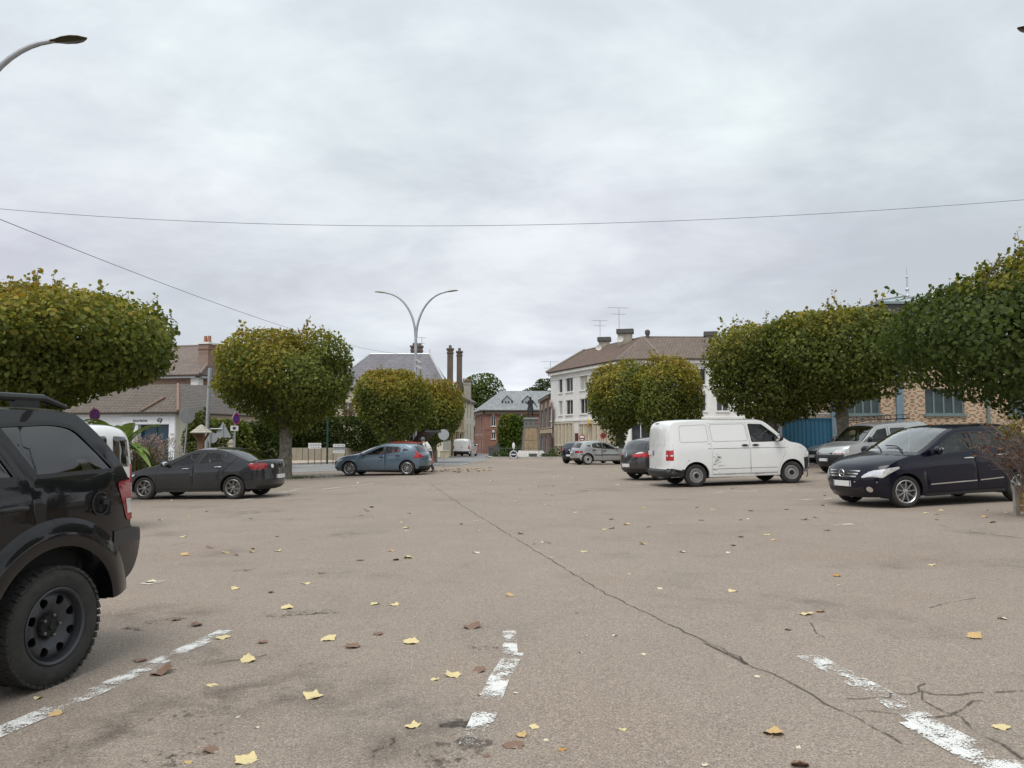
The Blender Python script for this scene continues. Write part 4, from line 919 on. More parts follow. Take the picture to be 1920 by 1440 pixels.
ribbon('road', [(-60, 31), (-20, 35.5), (-13.5, 37.6), (-10, 39), (-5.6, 42), (-3.2, 46.5), (-2.2, 56), (-1.9, 72), (-2.2, 100), (-3.5, 150)], [(-60, 44), (-20, 46), (-14.5, 47.5), (-11.5, 51), (-8.2, 60), (-6.6, 70), (-6.3, 80), (-5.6, 92), (-4.9, 110), (-6.5, 150)], M_road, .004)
ribbon('pavement', [(-60, 44.2), (-20, 46.2), (-14.6, 47.7), (-11.6, 51.2), (-8.4, 60.2), (-6.8, 70.2), (-6.5, 80)], [(-60, 52), (-24, 53), (-18, 54.5), (-12.5, 57.5), (-9.6, 64), (-7.6, 74), (-6.9, 80)], M_pave, .10)
def kerb(name, pts, w=.16, h=.12):
    mb = MB()
    for i in range(len(pts) - 1):
        a, b = Vector(pts[i][:2]), Vector(pts[i + 1][:2]); n = max(1, int((b - a).length / 1.0)); d = (b - a).normalized(); q = Vector((-d.y, d.x)) * w / 2
        for k in range(n):
            p, r_ = a.lerp(b, k / n + .006 / n), a.lerp(b, (k + 1) / n - .006 / n)
            vs = []
            for c in (p, r_):
                z = g(c.x, c.y)
                for s_, hh in ((-1, -.05), (-1, h), (1, h), (1, -.05)): vs.append((c.x + q.x * s_, c.y + q.y * s_, z + hh))
            mb.add(vs, [(0, 1, 2, 3), (7, 6, 5, 4), (0, 4, 5, 1), (1, 5, 6, 2), (2, 6, 7, 3)])
    return tag(mb.build(name, [M_kerb]), kind='structure')
kerb('road_kerb', [(-60, 44.1), (-20, 46.1), (-14.55, 47.6), (-11.55, 51.1), (-8.3, 60.1), (-6.7, 70.1), (-6.4, 80)])
kerb('square_kerb', [(-60, 30.9), (-20, 35.4), (-13.5, 37.5), (-10, 38.9), (-5.6, 41.9), (-3.2, 46.4), (-2.2, 55.9)], h=.03)

def worn_mat(name, col, keep):
    m = bpy.data.materials.new(name); m.use_nodes = True; nt = m.node_tree; nt.nodes.clear()
    o = nd(nt, 'ShaderNodeOutputMaterial'); d = nd(nt, 'ShaderNodeBsdfDiffuse'); t = nd(nt, 'ShaderNodeBsdfTransparent')
    pos = nd(nt, 'ShaderNodeTexCoord').outputs['Object']
    a = tnoise(nt, pos, 4.2, 4, .65, .2); b = tnoise(nt, pos, 80, 4, .8); uv = nd(nt, 'ShaderNodeUVMap')
    sx = nd(nt, 'ShaderNodeSeparateXYZ'); nt.links.new(uv.outputs[0], sx.inputs[0]); c2 = tnoise(nt, pos, 130, 2, .5)
    edge = nmath(nt, 'MULTIPLY', nmath(nt, 'SUBTRACT', .5, nmath(nt, 'ABSOLUTE', nmath(nt, 'SUBTRACT', sx.outputs[1], .5))), .22)
    k = nmath(nt, 'ADD', nmath(nt, 'ADD', nmath(nt, 'MULTIPLY', a, .60), nmath(nt, 'ADD', nmath(nt, 'MULTIPLY', b, .50), nmath(nt, 'MULTIPLY', c2, .16))), nmath(nt, 'MULTIPLY', edge, .25))
    f = mrange(nt, k, keep, keep + .012, 0, .97)
    nt.links.new(mixc(nt, col, tuple(c * .72 for c in col), b), d.inputs[0])
    mx = nd(nt, 'ShaderNodeMixShader'); nt.links.new(f, mx.inputs[0]); nt.links.new(t.outputs[0], mx.inputs[1]); nt.links.new(d.outputs[0], mx.inputs[2]); nt.links.new(mx.outputs[0], o.inputs[0])
    return m
def strip_mark(name, pts, w, mat, lift=.006):
    """painted line: centre polyline, uv.x along metres, uv.y across"""
    P = [Vector(p[:2]) for p in pts]; L = [0.0]; res = []
    for i in range(len(P) - 1):
        n = max(1, int((P[i + 1] - P[i]).length / .3))
        for k in range(n): res.append(P[i].lerp(P[i + 1], k / n))
    res.append(P[-1]); mb = MB()
    for i, p in enumerate(res):
        d = (res[min(i + 1, len(res) - 1)] - res[max(i - 1, 0)]).normalized(); q = Vector((-d.y, d.x)); ww = w if not callable(w) else w(i / (len(res) - 1))
        for s_ in (-1, 1): c = p + q * s_ * ww / 2; mb.v.append((c.x, c.y, g(c.x, c.y) + lift))
    mb.f = [(2 * i, 2 * i + 1, 2 * i + 3, 2 * i + 2) for i in range(len(res) - 1)]; mb.m = [0] * len(mb.f)
    o = mb.build(name, [mat], recalc=False); me = o.data; uv = me.uv_layers.new(name='uv')
    for l in me.loops: uv.data[l.index].uv = (l.vertex_index // 2 * .3, l.vertex_index % 2)
    return tag(o, kind='structure')
W_near, W_mid, W_far = worn_mat('worn white line', (.78, .78, .75), .648), worn_mat('very worn white line', (.76, .75, .72), .655), worn_mat('faded far line', (.60, .56, .50), .63)
G = gnd
W_left = worn_mat('worn white line by the car', (.78, .78, .75), .655)
strip_mark('parking_line', [G(-30, 1386), G(205, 1286)], .16, W_left); strip_mark('parking_line', [G(206, 1284), G(425, 1183)], .15, W_left)
strip_mark('parking_line', [G(885, 1398), G(935, 1275), G(965, 1225)], .14, W_near); strip_mark('parking_line', [G(957, 1236), G(955, 1184)], .11, W_mid)
strip_mark('parking_line', [G(1515, 1230), G(1665, 1310), G(1760, 1370), G(1915, 1452)], .17, W_near)
strip_mark('parking_line', [G(1700, 1355), G(1860, 1445)], .10, worn_mat('fresh white line', (.80, .80, .77), .63))
for a, b in (((545, 918), (610, 911)), ((450, 940), (560, 918)), ((600, 918), (700, 907)), ((1178, 906), (1245, 911)), ((1330, 924), (1420, 921)), ((1500, 938), (1570, 934)), ((960, 876), (1030, 882)), ((270, 1096), (310, 1088)), ((1560, 985), (1600, 983))):
    strip_mark('parking_line', [G(*a), G(*b)], .16, W_far)
strip_mark('road_edge_line', [G(548, 876), G(640, 868)], .22, W_far)

def crack_mat(name, keep, col=(.085, .075, .065)):
    m = bpy.data.materials.new(name); m.use_nodes = True; nt = m.node_tree; nt.nodes.clear()
    o = nd(nt, 'ShaderNodeOutputMaterial'); d = nd(nt, 'ShaderNodeBsdfDiffuse'); d.inputs[0].default_value = (*col, 1); t = nd(nt, 'ShaderNodeBsdfTransparent')
    pos = nd(nt, 'ShaderNodeTexCoord').outputs['Object']; b = tnoise(nt, pos, 22, 5, .7); a = tnoise(nt, pos, 1.6, 3, .6)
    f = mrange(nt, nmath(nt, 'ADD', nmath(nt, 'MULTIPLY', a, .5), nmath(nt, 'MULTIPLY', b, .5)), keep, keep + .08, 0, .66)
    mx = nd(nt, 'ShaderNodeMixShader'); nt.links.new(f, mx.inputs[0]); nt.links.new(t.outputs[0], mx.inputs[1]); nt.links.new(d.outputs[0], mx.inputs[2]); nt.links.new(mx.outputs[0], o.inputs[0])
    return m
CR1, CR2 = crack_mat('joint crack', .40), crack_mat('hairline crack', .44)
def crack(pp, w, mat, jit=.02, seed=1, name='asphalt_crack'):
    r_ = random.Random(seed); P = [G(*p) for p in pp]; out = []
    for i in range(len(P) - 1):
        n = max(2, int((P[i + 1] - P[i]).length / .12)); d = (P[i + 1] - P[i]).normalized(); q = Vector((-d.y, d.x, 0))
        for k in range(n): out.append(P[i].lerp(P[i + 1], k / n) + q * r_.gauss(0, jit))
    out.append(P[-1])
    ws = [w * r_.uniform(.5, 1.4) for _ in range(400)]
    o = strip_mark(name, out, lambda t: ws[int(t * 399)], mat, .005)
crack([(805, 906), (880, 957), (1000, 1030), (1130, 1110), (1300, 1193), (1420, 1252), (1500, 1290), (1580, 1335)], .015, CR1, .012, 3)
crack([(1320, 1205), (1362, 1228), (1400, 1246)], .028, CR1, .01, 9)
crack([(1580, 1335), (1640, 1365), (1690, 1395)], .012, CR2, .02, 4)
crack([(1585, 1308), (1640, 1310), (1670, 1300), (1725, 1297), (1760, 1306), (1830, 1300), (1918, 1296)], .016, CR2, .02, 5)
crack([(1725, 1297), (1765, 1330), (1790, 1345), (1840, 1372), (1918, 1425)], .016, CR2, .025, 6)
crack([(1600, 1334), (1660, 1336), (1720, 1345), (1790, 1345), (1830, 1318), (1905, 1312)], .014, CR2, .025, 7)
crack([(1725, 1297), (1735, 1282)], .012, CR2, .01, 8); crack([(1740, 1140), (1765, 1133), (1830, 1122)], .014, CR2, .015, 10)
crack([(1523, 1168), (1526, 1185), (1545, 1195)], .010, CR2, .01, 11); crack([(390, 1245), (470, 1235), (500, 1228)], .02, CR2, .03, 12); crack([(700, 1420), (720, 1400), (735, 1385)], .02, CR2, .02, 13); crack([(1760, 985), (1840, 1000), (1918, 1010)], .02, CR2, .02, 14); crack([(840, 905), (960, 935), (1100, 960)], .012, CR2, .03, 15)
def damp_mat(name, lo, hi, a):
    m = bpy.data.materials.new(name); m.use_nodes = True; nt = m.node_tree; nt.nodes.clear()
    o = nd(nt, 'ShaderNodeOutputMaterial'); d = nd(nt, 'ShaderNodeBsdfDiffuse'); d.inputs[0].default_value = (.10, .088, .077, 1); t = nd(nt, 'ShaderNodeBsdfTransparent')
    pos = nd(nt, 'ShaderNodeTexCoord').outputs['Object']; uv = nd(nt, 'ShaderNodeUVMap'); ln = nd(nt, 'ShaderNodeVectorMath', operation='LENGTH'); nt.links.new(uv.outputs[0], ln.inputs[0])
    k = nmath(nt, 'MULTIPLY', mrange(nt, tnoise(nt, pos, 2.4, 6, .72, .5), lo, hi), mrange(nt, ln.outputs['Value'], .35, 1.0, 1, 0)); k = nmath(nt, 'MULTIPLY', k, mrange(nt, tnoise(nt, pos, 30, 4, .7), .3, .6, .45, 1))
    mx = nd(nt, 'ShaderNodeMixShader'); nt.links.new(nmath(nt, 'MULTIPLY', k, a), mx.inputs[0]); nt.links.new(t.outputs[0], mx.inputs[1]); nt.links.new(d.outputs[0], mx.inputs[2]); nt.links.new(mx.outputs[0], o.inputs[0]); return m
M_damp = damp_mat('old damp patch', .42, .66, .34)
for px, py, rx, ry, lift in ((330, 1330, .75, .75, .0042), (560, 1290, .7, .6, .0044), (180, 1400, .5, .4, .0046), (700, 1400, .5, .35, .0048), (300, 1150, .8, .5, .0042), (430, 1230, .6, .4, .0048), (480, 960, 1.4, .5, .0046), (1150, 915, 1.6, .5, .0046)):
    c = G(px, py); n = 28; q = MB(); q.v = [(c.x, c.y, g(c.x, c.y) + lift)] + [(c.x + rx * math.cos(2 * math.pi * i / n), c.y + ry * math.sin(2 * math.pi * i / n), g(c.x + rx * math.cos(2 * math.pi * i / n), c.y + ry * math.sin(2 * math.pi * i / n)) + lift) for i in range(n)]
    q.f = [(0, 1 + i, 1 + (i + 1) % n) for i in range(n)]; q.m = [0] * n; o = q.build('damp_patch', [M_damp], recalc=False); uv = o.data.uv_layers.new(name='uv')
    for l in o.data.loops: i = l.vertex_index; uv.data[l.index].uv = (0, 0) if i == 0 else (math.cos(2 * math.pi * (i - 1) / n), math.sin(2 * math.pi * (i - 1) / n))
    tag(o, kind='structure')
# dark patched spot beside the middle bay line
def blot(px, py, rx, ry, col, seed):
    r_ = random.Random(seed); c = G(px, py); mb = MB(); n = 40; pts = []
    ph = [r_.uniform(0, 6.28) for _ in range(5)]
    for i in range(n):
        a = 2 * math.pi * i / n; k = 1 + .22 * math.sin(2 * a + ph[0]) + .16 * math.sin(3 * a + ph[1]) + .10 * math.sin(7 * a + ph[2]) + .06 * math.sin(13 * a + ph[3])
        x, y = c.x + rx * k * math.cos(a), c.y + ry * k * math.sin(a); pts.append((x, y, g(x, y) + .005))
    mb.add(pts, [tuple(range(n))]); return tag(mb.build('oil_stain', [col], recalc=False), kind='structure')
M_oil = crack_mat('oil stain', .50, (.11, .097, .085))
blot(850, 1408, .16, .17, M_oil, 1); blot(832, 1432, .10, .07, M_oil, 2); blot(860, 1358, .08, .07, crack_mat('faint stain', .50, (.05, .045, .042)), 3)
for i, (x, y, a, b) in enumerate(((470, 1025, .25, .12), (520, 1057, .2, .08), (500, 1195, .18, .12), (300, 1170, .3, .2), (240, 1400, .5, .5), (330, 1400, .5, .3), (1120, 920, .8, .25), (700, 930, .6, .2), (640, 1240, .3, .25), (905, 1215, .12, .08), (1500, 1240, .12, .07), (430, 1070, .35, .12), (560, 1150, .3, .15), (180, 1240, .25, .2))):
    blot(x, y, a, b, crack_mat('damp stain', .55 + .02 * (i % 3), (.060, .054, .048)), 20 + i)
# ---------------------------------------------------------------- foliage
def leaf_mat(name, rough=.6, trans=.42):
    if name in _mats: return _mats[name]
    m, nt, p = base_mat(name)
    at_ = nd(nt, 'ShaderNodeAttribute', attribute_name='leafcol')
    nt.links.new(at_.outputs['Color'], p.inputs['Base Color']); p.inputs['Roughness'].default_value = rough; p.inputs['Specular IOR Level'].default_value = .18
    tr = nd(nt, 'ShaderNodeBsdfTranslucent'); nt.links.new(mixc(nt, at_.outputs['Color'], (.9, 1.0, .35), 1.0, 'MULTIPLY'), tr.inputs[0])
    mx = nd(nt, 'ShaderNodeMixShader'); mx.inputs[0].default_value = trans
    nt.links.new(p.outputs[0], mx.inputs[1]); nt.links.new(tr.outputs[0], mx.inputs[2])
    nt.links.new(mx.outputs[0], nt.nodes['Material Output'].inputs[0]); _mats[name] = m
    return m
M_leaf = leaf_mat('living leaf')
def leaves_mesh(name, pos, nrm, size, col, parent=None, mat=None, aspect=.9, rs=None, droop=.5):
    """one mesh of many folded leaves; pos,nrm (n,3), size (n,), col (n,3)"""
    n = len(pos); rs = rs or np.random.default_rng(1)
    nrm = nrm / np.linalg.norm(nrm, axis=1, keepdims=True)
    t = rs.normal(size=(n, 3)); t[:, 2] -= droop * 2
    t -= nrm * (t * nrm).sum(1, keepdims=True); t /= np.linalg.norm(t, axis=1, keepdims=True) + 1e-9
    b = np.cross(nrm, t)
    sh = np.array([(0, -.5, 0), (.46, -.22, .10), (.40, .22, .12), (0, .58, -.02), (-.40, .22, .12), (-.46, -.22, .10)])
    V = pos[:, None, :] + size[:, None, None] * (sh[None, :, 0:1] * aspect * b[:, None, :] + sh[None, :, 1:2] * t[:, None, :] + sh[None, :, 2:3] * nrm[:, None, :])
    me = bpy.data.meshes.new(name); me.vertices.add(n * 6); me.vertices.foreach_set('co', V.reshape(-1).astype(np.float32))
    idx = (np.arange(n)[:, None] * 6 + np.array([0, 1, 2, 3, 0, 3, 4, 5])[None]).reshape(-1)
    me.loops.add(n * 8); me.loops.foreach_set('vertex_index', idx.astype(np.int32))
    me.polygons.add(n * 2); me.polygons.foreach_set('loop_start', (np.arange(n * 2) * 4).astype(np.int32)); me.polygons.foreach_set('loop_total', np.full(n * 2, 4, np.int32))
    a = me.attributes.new('leafcol', 'FLOAT_COLOR', 'POINT'); c = np.ones((n, 6, 4), np.float32); c[:, :, :3] = col[:, None, :]
    a.data.foreach_set('color', c.reshape(-1)); me.materials.append(mat or M_leaf); me.update(calc_edges=True); me.validate()
    o = bpy.data.objects.new(name, me); COL.objects.link(o)
    if parent is not None: o.parent = parent
    return o
def lobes(rs, n=44):
    d = rs.normal(size=(n, 3)); d /= np.linalg.norm(d, axis=1, keepdims=True)
    return d, rs.uniform(-.27, .22, n), rs.uniform(6, 30, n)
def lobed(d, lb):
    s = np.zeros(len(d))
    for q, a, k in zip(*lb): s += a * np.exp(k * ((d @ q) - 1))
    return s
GREEN = np.array([(.124, .152, .034), (.160, .184, .042), (.205, .218, .056), (.092, .118, .027)])
OLIVE = np.array([(.265, .240, .042), (.330, .275, .048), (.215, .212, .040)])
RUST = np.array([(.300, .190, .038), (.245, .145, .032), (.340, .235, .046)])
YELL = np.array([(.300, .235, .040), (.250, .205, .034)])
DARK = np.array([(.038, .056, .015), (.050, .069, .019), (.066, .086, .023)])
def pick(rs, pal, n): return pal[rs.integers(0, len(pal), n)] * rs.uniform(.75, 1.25, (n, 1))
def lime_tree(x, y, rad, z0, z1, label, n=11000, leaf=.15, autumn=.35, side=(0, 0, 0), seed=1, shoots=60, lean=(0, 0), green=None, taper=.30, pt=None, p=2.7, trunk=.24, squash=1.0, fork=None):
    """pollarded lime: short trunk, knuckled limbs, dense clipped crown with new shoots on top"""
    rs = np.random.default_rng(seed); r_ = random.Random(seed); zg = g(x, y)
    root = empty('lime_tree', (x, y, zg), 0, label, 'tree', 'clipped lime trees round the square')
    cz = (z0 + z1) / 2; rz = (z1 - z0) / 2; C = np.array([lean[0], lean[1], cz]); Rr = np.array([rad, rad * squash, rz])
    d = rs.normal(size=(n, 3)); d /= np.linalg.norm(d, axis=1, keepdims=True)
    sup = 1 / (np.abs(d) ** p).sum(1) ** (1 / p)
    if pt: sup = np.where(d[:, 2] > 0, 1 / (np.abs(d) ** pt).sum(1) ** (1 / pt), sup)
    lb = lobes(rs); k = sup * (1 + np.clip(lobed(d, lb), -.30, .12))
    depth = 1.04 - .46 * rs.random(n) ** 1.6 + rs.normal(size=n) * .026
    P = C + d * k[:, None] * depth[:, None] * Rr
    zn = np.clip(-(P[:, 2] - cz) / rz, 0, 1.2); P[:, :2] = C[:2] + (P[:, :2] - C[:2]) * (1 - taper * zn ** 1.6)[:, None]; P[:, 2] -= .35 * rz * zn ** 2 * np.exp(-(((P[:, :2] - C[:2]) / (rad * .30)) ** 2).sum(1))
    keep = ~((d[:, 2] < -.55) & (rs.random(n) < .35))
    P, d = P[keep], d[keep]
    # shoots
    SP = []; SD = []; BR = []
    for i in range(shoots):
        q = rs.normal(size=3); q[2] = abs(q[2]) * 1.3 + .15 if i < shoots * .8 else q[2]; q /= np.linalg.norm(q)
        pq = pt if pt and q[2] > 0 else p; kk = (1 / (np.abs(q) ** pq).sum() ** (1 / pq)) * (1 + float(np.clip(lobed(q[None], lb)[0], -.30, .12)))
        b = C + q * kk * .93 * Rr; dr = q * .5 + np.array([0, 0, .9]) + rs.normal(size=3) * .25; dr /= np.linalg.norm(dr)
        L = r_.uniform(.2, .62) * (1.7 if i % 5 == 0 else 1); m = int(L / .052)
        for j in range(m):
            SP.append(b + dr * L * (j + 1) / m + rs.normal(size=3) * .05); SD.append(q * .4 + rs.normal(size=3))
        BR.append((C + (b - C) * .72, b + dr * L))
    P = np.vstack([P, np.array(SP)]); d2 = np.vstack([d, np.array(SD)]); N = len(P)
    nrm = d2 * .75 + rs.normal(size=(N, 3)) * .55 + np.array([0, 0, .30])
    # colours: clumps of turned leaves, mostly on the crown top and on one side
    cl = lobes(rs, 16); dn = (P - C) / Rr; dn /= np.linalg.norm(dn, axis=1, keepdims=True) + 1e-9
    au = autumn + .9 * lobed(dn, (cl[0], cl[1] * 2.2, cl[2])) + .34 * dn[:, 2] + dn @ np.array(side) + rs.normal(size=N) * .13
    G_ = green if green is not None else GREEN
    col = pick(rs, G_, N); o_ = pick(rs, OLIVE, N); u_ = pick(rs, RUST, N); y_ = pick(rs, YELL, N)
    col = np.where((au > .42)[:, None], o_ * .6 + col * .4, col); col = np.where((au > .60)[:, None], o_, col)
    hot = (au > .76) & (rs.random(N) < .5); col = np.where(hot[:, None], u_, col); ye = (au > .55) & (rs.random(N) < .10); col = np.where(ye[:, None], y_, col)
    leaves_mesh('crown', P, nrm, leaf * rs.uniform(.55, 1.35, N), col, root, rs=rs)
    mb = MB(); top = z0 + .35
    mb.tube([(0, 0, -.1), (.02, .01, .25), (.03, 0, top * .5), (.0, .02, top * .85), (lean[0] * .2, lean[1] * .2, top + .1)], [trunk * 1.45, trunk * 1.1, trunk * .95, trunk * 1.05, trunk * 1.25], 14)
    for i in range(7):
        a = 2 * math.pi * i / 7 + r_.uniform(-.3, .3); e = Vector((C[0] + math.cos(a) * rad * .62, C[1] + math.sin(a) * rad * .62 * squash, cz + r_.uniform(-.2, .5) * rz))
        s_ = Vector((0, 0, top * .9)); m_ = s_.lerp(e, .5) + Vector((0, 0, -.25)); mb.tube([s_, m_, e], [trunk * .55, trunk * .36, trunk * .22], 7)
        mb.ell(e, (trunk * .42,) * 3, 0, 8, 6)
        for j in range(4):
            f = e + Vector((r_.gauss(0, .6), r_.gauss(0, .6), r_.uniform(.2, 1.0))) * rad * .32; mb.tube([e, e.lerp(f, .5) + Vector((0, 0, .08)), f], [.03, .022, .01], 5)
    for a, b in BR: mb.tube([a, b], [.012, .005], 4, cap=False)
    for i in range(26):
        a = r_.uniform(0, 6.28); h = r_.uniform(.2, top); mb.ell((trunk * 1.0 * math.cos(a), trunk * 1.0 * math.sin(a), h), (.06, .06, .07), 0, 6, 4)
    mb.build('trunk', [M_bark], root, smooth=50)
    return root
M_bark = pm('lime bark', (.165, .150, .120), .95, var=.45, scale=7, dirt=(.055, .06, .036, .75), bump=1.0, bscale=22)
M_branch = pm('grey twig', (.11, .09, .075), .9, var=.3, scale=12)
P_ = lambda px, Y: ((px - 960) / FPX * Y * .9976, Y)
lime_tree(*P_(40, 23), 4.15, 2.6, 6.25, 'largest clipped lime on the left, its wide olive-green crown above the black off-road car', 44000, .132, .26, (-.05, 0, .24), 11, 130, squash=.8, trunk=.32, p=2.15)
lime_tree(*P_(535, 33), 2.75, 2.35, 6.3, 'clipped lime with a rusty left half, its mossy trunk right of the dark grey saloon', 26000, .125, .32, (-.42, -.05, .14), 12, 120, trunk=.26, p=2.1)
lime_tree(*P_(733, 45), 2.15, 1.85, 5.75, 'rust-topped clipped lime just right of the green lamp pole', 18000, .130, .45, (-.16, 0, .34), 13, 34, p=2.5)
lime_tree(*P_(812, 53), 1.95, 1.45, 5.65, 'small clipped lime with an orange-green crown left of the beige stone house', 16000, .135, .40, (.10, 0, .30), 14, 30, p=2.5)
lime_tree(*P_(1163, 47), 2.05, 1.8, 6.15, 'clipped lime in front of the white apartment block, left one of the close pair', 19000, .128, .16, (-.30, 0, .30), 15, 38, trunk=.25, p=2.4)
lime_tree(*P_(1253, 44.5), 2.15, 1.65, 6.0, 'yellow-topped clipped lime behind the dented white van, right one of the close pair', 19000, .128, .34, (.10, 0, .34), 16, 38, trunk=.25, p=2.4)
GD = GREEN * .82
lime_tree(*P_(1447, 34.5), 2.45, 2.25, 6.2, 'dark green clipped lime at the left end of the right-hand row', 22000, .130, .06, (-.12, 0, .30), 17, 100, green=GD, p=2.9, taper=.18)
lime_tree(*P_(1580, 31.8), 2.75, 2.65, 6.4, 'clipped lime with bare brownish gaps above the silver compact van', 23000, .135, .20, (.12, 0, .26), 18, 140, green=GD, trunk=.25, p=2.7, taper=.2)
lime_tree(*P_(1972, 20), 3.6, 2.2, 6.15, 'tall dark clipped lime at the right edge above the dark blue people carrier', 36000, .116, .03, (-.10, 0, .24), 19, 140, green=DARK * 1.5, trunk=.24, p=3.2, pt=1.7, taper=.10)

def bush(name, x, y, rx, ry, z0, z1, label, cat, pal, n, leaf, seed, autumn=0.0, pal2=None, group=None, p=2.3, stem=True, shell=.5, zbase=None):
    rs = np.random.default_rng(seed); root = empty(name, (x, y, g(x, y) if zbase is None else zbase), 0, label, cat, group)
    d = rs.normal(size=(n, 3)); d /= np.linalg.norm(d, axis=1, keepdims=True)
    k = (1 / (np.abs(d) ** p).sum(1) ** (1 / p)) * (1 + 1.3 * lobed(d, lobes(rs, 30))) * (1 - shell * rs.random(n) ** 2)
    P = np.array([0, 0, (z0 + z1) / 2]) + d * k[:, None] * np.array([rx, ry, (z1 - z0) / 2]); P = P[P[:, 2] > 0.02]; N = len(P); d = d[:N]
    cl = lobes(rs, 14); dn = P / np.linalg.norm(P, axis=1, keepdims=True)
    col = pick(rs, pal, N)
    if pal2 is not None:
        au = autumn + lobed(dn, (cl[0], cl[1] * 3, cl[2])) + rs.normal(size=N) * .12; col = np.where((au > .5)[:, None], pick(rs, pal2, N), col)
    leaves_mesh('foliage', P, dn * .6 + rs.normal(size=(N, 3)) * .6 + np.array([0, 0, .3]), leaf * rs.uniform(.7, 1.3, N), col, root, rs=rs)
    if stem:
        mb = MB(); r_ = random.Random(seed)
        for i in range(5): mb.tube([(r_.gauss(0, .1), r_.gauss(0, .1), -.05), (r_.gauss(0, rx * .2), r_.gauss(0, ry * .2), (z0 + z1) * .3), (r_.gauss(0, rx * .4), r_.gauss(0, ry * .4), z1 * .8)], [.06, .04, .012], 6)
        mb.build('stem', [M_branch], root)
    return root
# ---------------------------------------------------------------- buildings
def uvec(nt, ang):
    """(distance along a wall of plan angle ang, height) as a texture vector"""
    pos = nd(nt, 'ShaderNodeNewGeometry').outputs['Position']
    s = nd(nt, 'ShaderNodeSeparateXYZ'); nt.links.new(pos, s.inputs[0])
    u = nmath(nt, 'ADD', nmath(nt, 'MULTIPLY', s.outputs[0], math.cos(ang)), nmath(nt, 'MULTIPLY', s.outputs[1], math.sin(ang)))
    c = nd(nt, 'ShaderNodeCombineXYZ'); nt.links.new(u, c.inputs[0]); nt.links.new(s.outputs[2], c.inputs[1])
    return c.outputs[0], u, s.outputs[2]
def coursed(name, ang, c1, c2, mort, bw, rh, msize=.012, rough=.85, zs=1.0, bump=.4, moss=None):
    """bricks, tiles or slates laid in courses"""
    if name in _mats: return _mats[name]
    m, nt, p = base_mat(name); v, u, z = uvec(nt, ang)
    if zs != 1.0:
        mp = nd(nt, 'ShaderNodeMapping'); mp.inputs['Scale'].default_value = (1, zs, 1); nt.links.new(v, mp.inputs[0]); v = mp.outputs[0]
    b = nd(nt, 'ShaderNodeTexBrick'); nt.links.new(v, b.inputs['Vector'])
    for k, q in (('Color1', c1), ('Color2', c2), ('Mortar', mort)): b.inputs[k].default_value = (*q, 1)
    b.inputs['Scale'].default_value = 1.0; b.inputs['Brick Width'].default_value = bw; b.inputs['Row Height'].default_value = rh; b.inputs['Mortar Size'].default_value = msize; b.inputs['Mortar Smooth'].default_value = .3
    n = tnoise(nt, v, .9, 6, .65); n2 = tnoise(nt, v, 9, 4, .6)
    c = mixc(nt, b.outputs['Color'], tuple(x * .55 for x in c1), mrange(nt, n, .48, .75, 0, .6)); c = mixc(nt, c, tuple(min(1, x * 1.5) for x in c2), mrange(nt, n2, .55, .8, 0, .35))
    if moss: c = mixc(nt, c, moss, mrange(nt, tnoise(nt, v, 2.3, 5, .7), .52, .68, 0, .55))
    nt.links.new(c, p.inputs['Base Color']); p.inputs['Roughness'].default_value = rough
    bp = nd(nt, 'ShaderNodeBump'); bp.inputs['Strength'].default_value = bump; bp.inputs['Distance'].default_value = .02; bp.invert = True
    nt.links.new(b.outputs['Fac'], bp.inputs['Height']); nt.links.new(bp.outputs[0], p.inputs['Normal']); _mats[name] = m
    return m
def lozenge(name, ang):
    """polychrome brickwork: buff bricks with red and dark stepped lozenges"""
    m, nt, p = base_mat(name); v, u, z = uvec(nt, ang)
    bw, rh = .12, .068
    row = nmath(nt, 'FLOOR', nmath(nt, 'DIVIDE', z, rh)); off = nmath(nt, 'MULTIPLY', nmath(nt, 'MODULO', row, 2.0), .5)
    colm = nmath(nt, 'FLOOR', nmath(nt, 'ADD', nmath(nt, 'DIVIDE', u, bw), off))
    uq = nmath(nt, 'MULTIPLY', nmath(nt, 'SUBTRACT', colm, nmath(nt, 'MULTIPLY', off, 1.0)), bw); zq = nmath(nt, 'MULTIPLY', row, rh)
    def tri(x, per): return nmath(nt, 'MULTIPLY', nmath(nt, 'ABSOLUTE', nmath(nt, 'SUBTRACT', nmath(nt, 'FRACT', nmath(nt, 'DIVIDE', x, per)), .5)), 2.0)
    d = nmath(nt, 'ADD', tri(uq, .84), tri(zq, .476))
    def band(a, b_): return nmath(nt, 'MULTIPLY', nmath(nt, 'GREATER_THAN', d, a), nmath(nt, 'LESS_THAN', d, b_))
    c = mixc(nt, (.50, .375, .245), (.165, .090, .050), band(.84, 1.10)); c = mixc(nt, c, (.31, .115, .058), nmath(nt, 'LESS_THAN', d, .40)); c = mixc(nt, c, (.27, .12, .06), nmath(nt, 'GREATER_THAN', d, 1.62))
    b = nd(nt, 'ShaderNodeTexBrick'); nt.links.new(v, b.inputs['Vector']); b.inputs['Scale'].default_value = 1; b.inputs['Brick Width'].default_value = bw; b.inputs['Row Height'].default_value = rh; b.inputs['Mortar Size'].default_value = .006
    c = mixc(nt, c, (.42, .37, .30), b.outputs['Fac']); c = mixc(nt, c, (.2, .15, .10), mrange(nt, tnoise(nt, v, 1.5, 5, .6), .5, .8, 0, .4))
    nt.links.new(c, p.inputs['Base Color']); p.inputs['Roughness'].default_value = .85
    return m
M_pane = pm('window pane', (.030, .034, .038), .08, var=.4, scale=.8, spec=.6)
M_frame = pm('white window frame', (.66, .66, .64), .5, var=.08)
M_shut = pm('closed roller shutter', (.42, .42, .40), .6, var=.12, scale=5)
M_stucco = pm('white render', (.78, .77, .74), .85, var=.05, scale=.8, dirt=(.42, .40, .36, .35), streak=1)
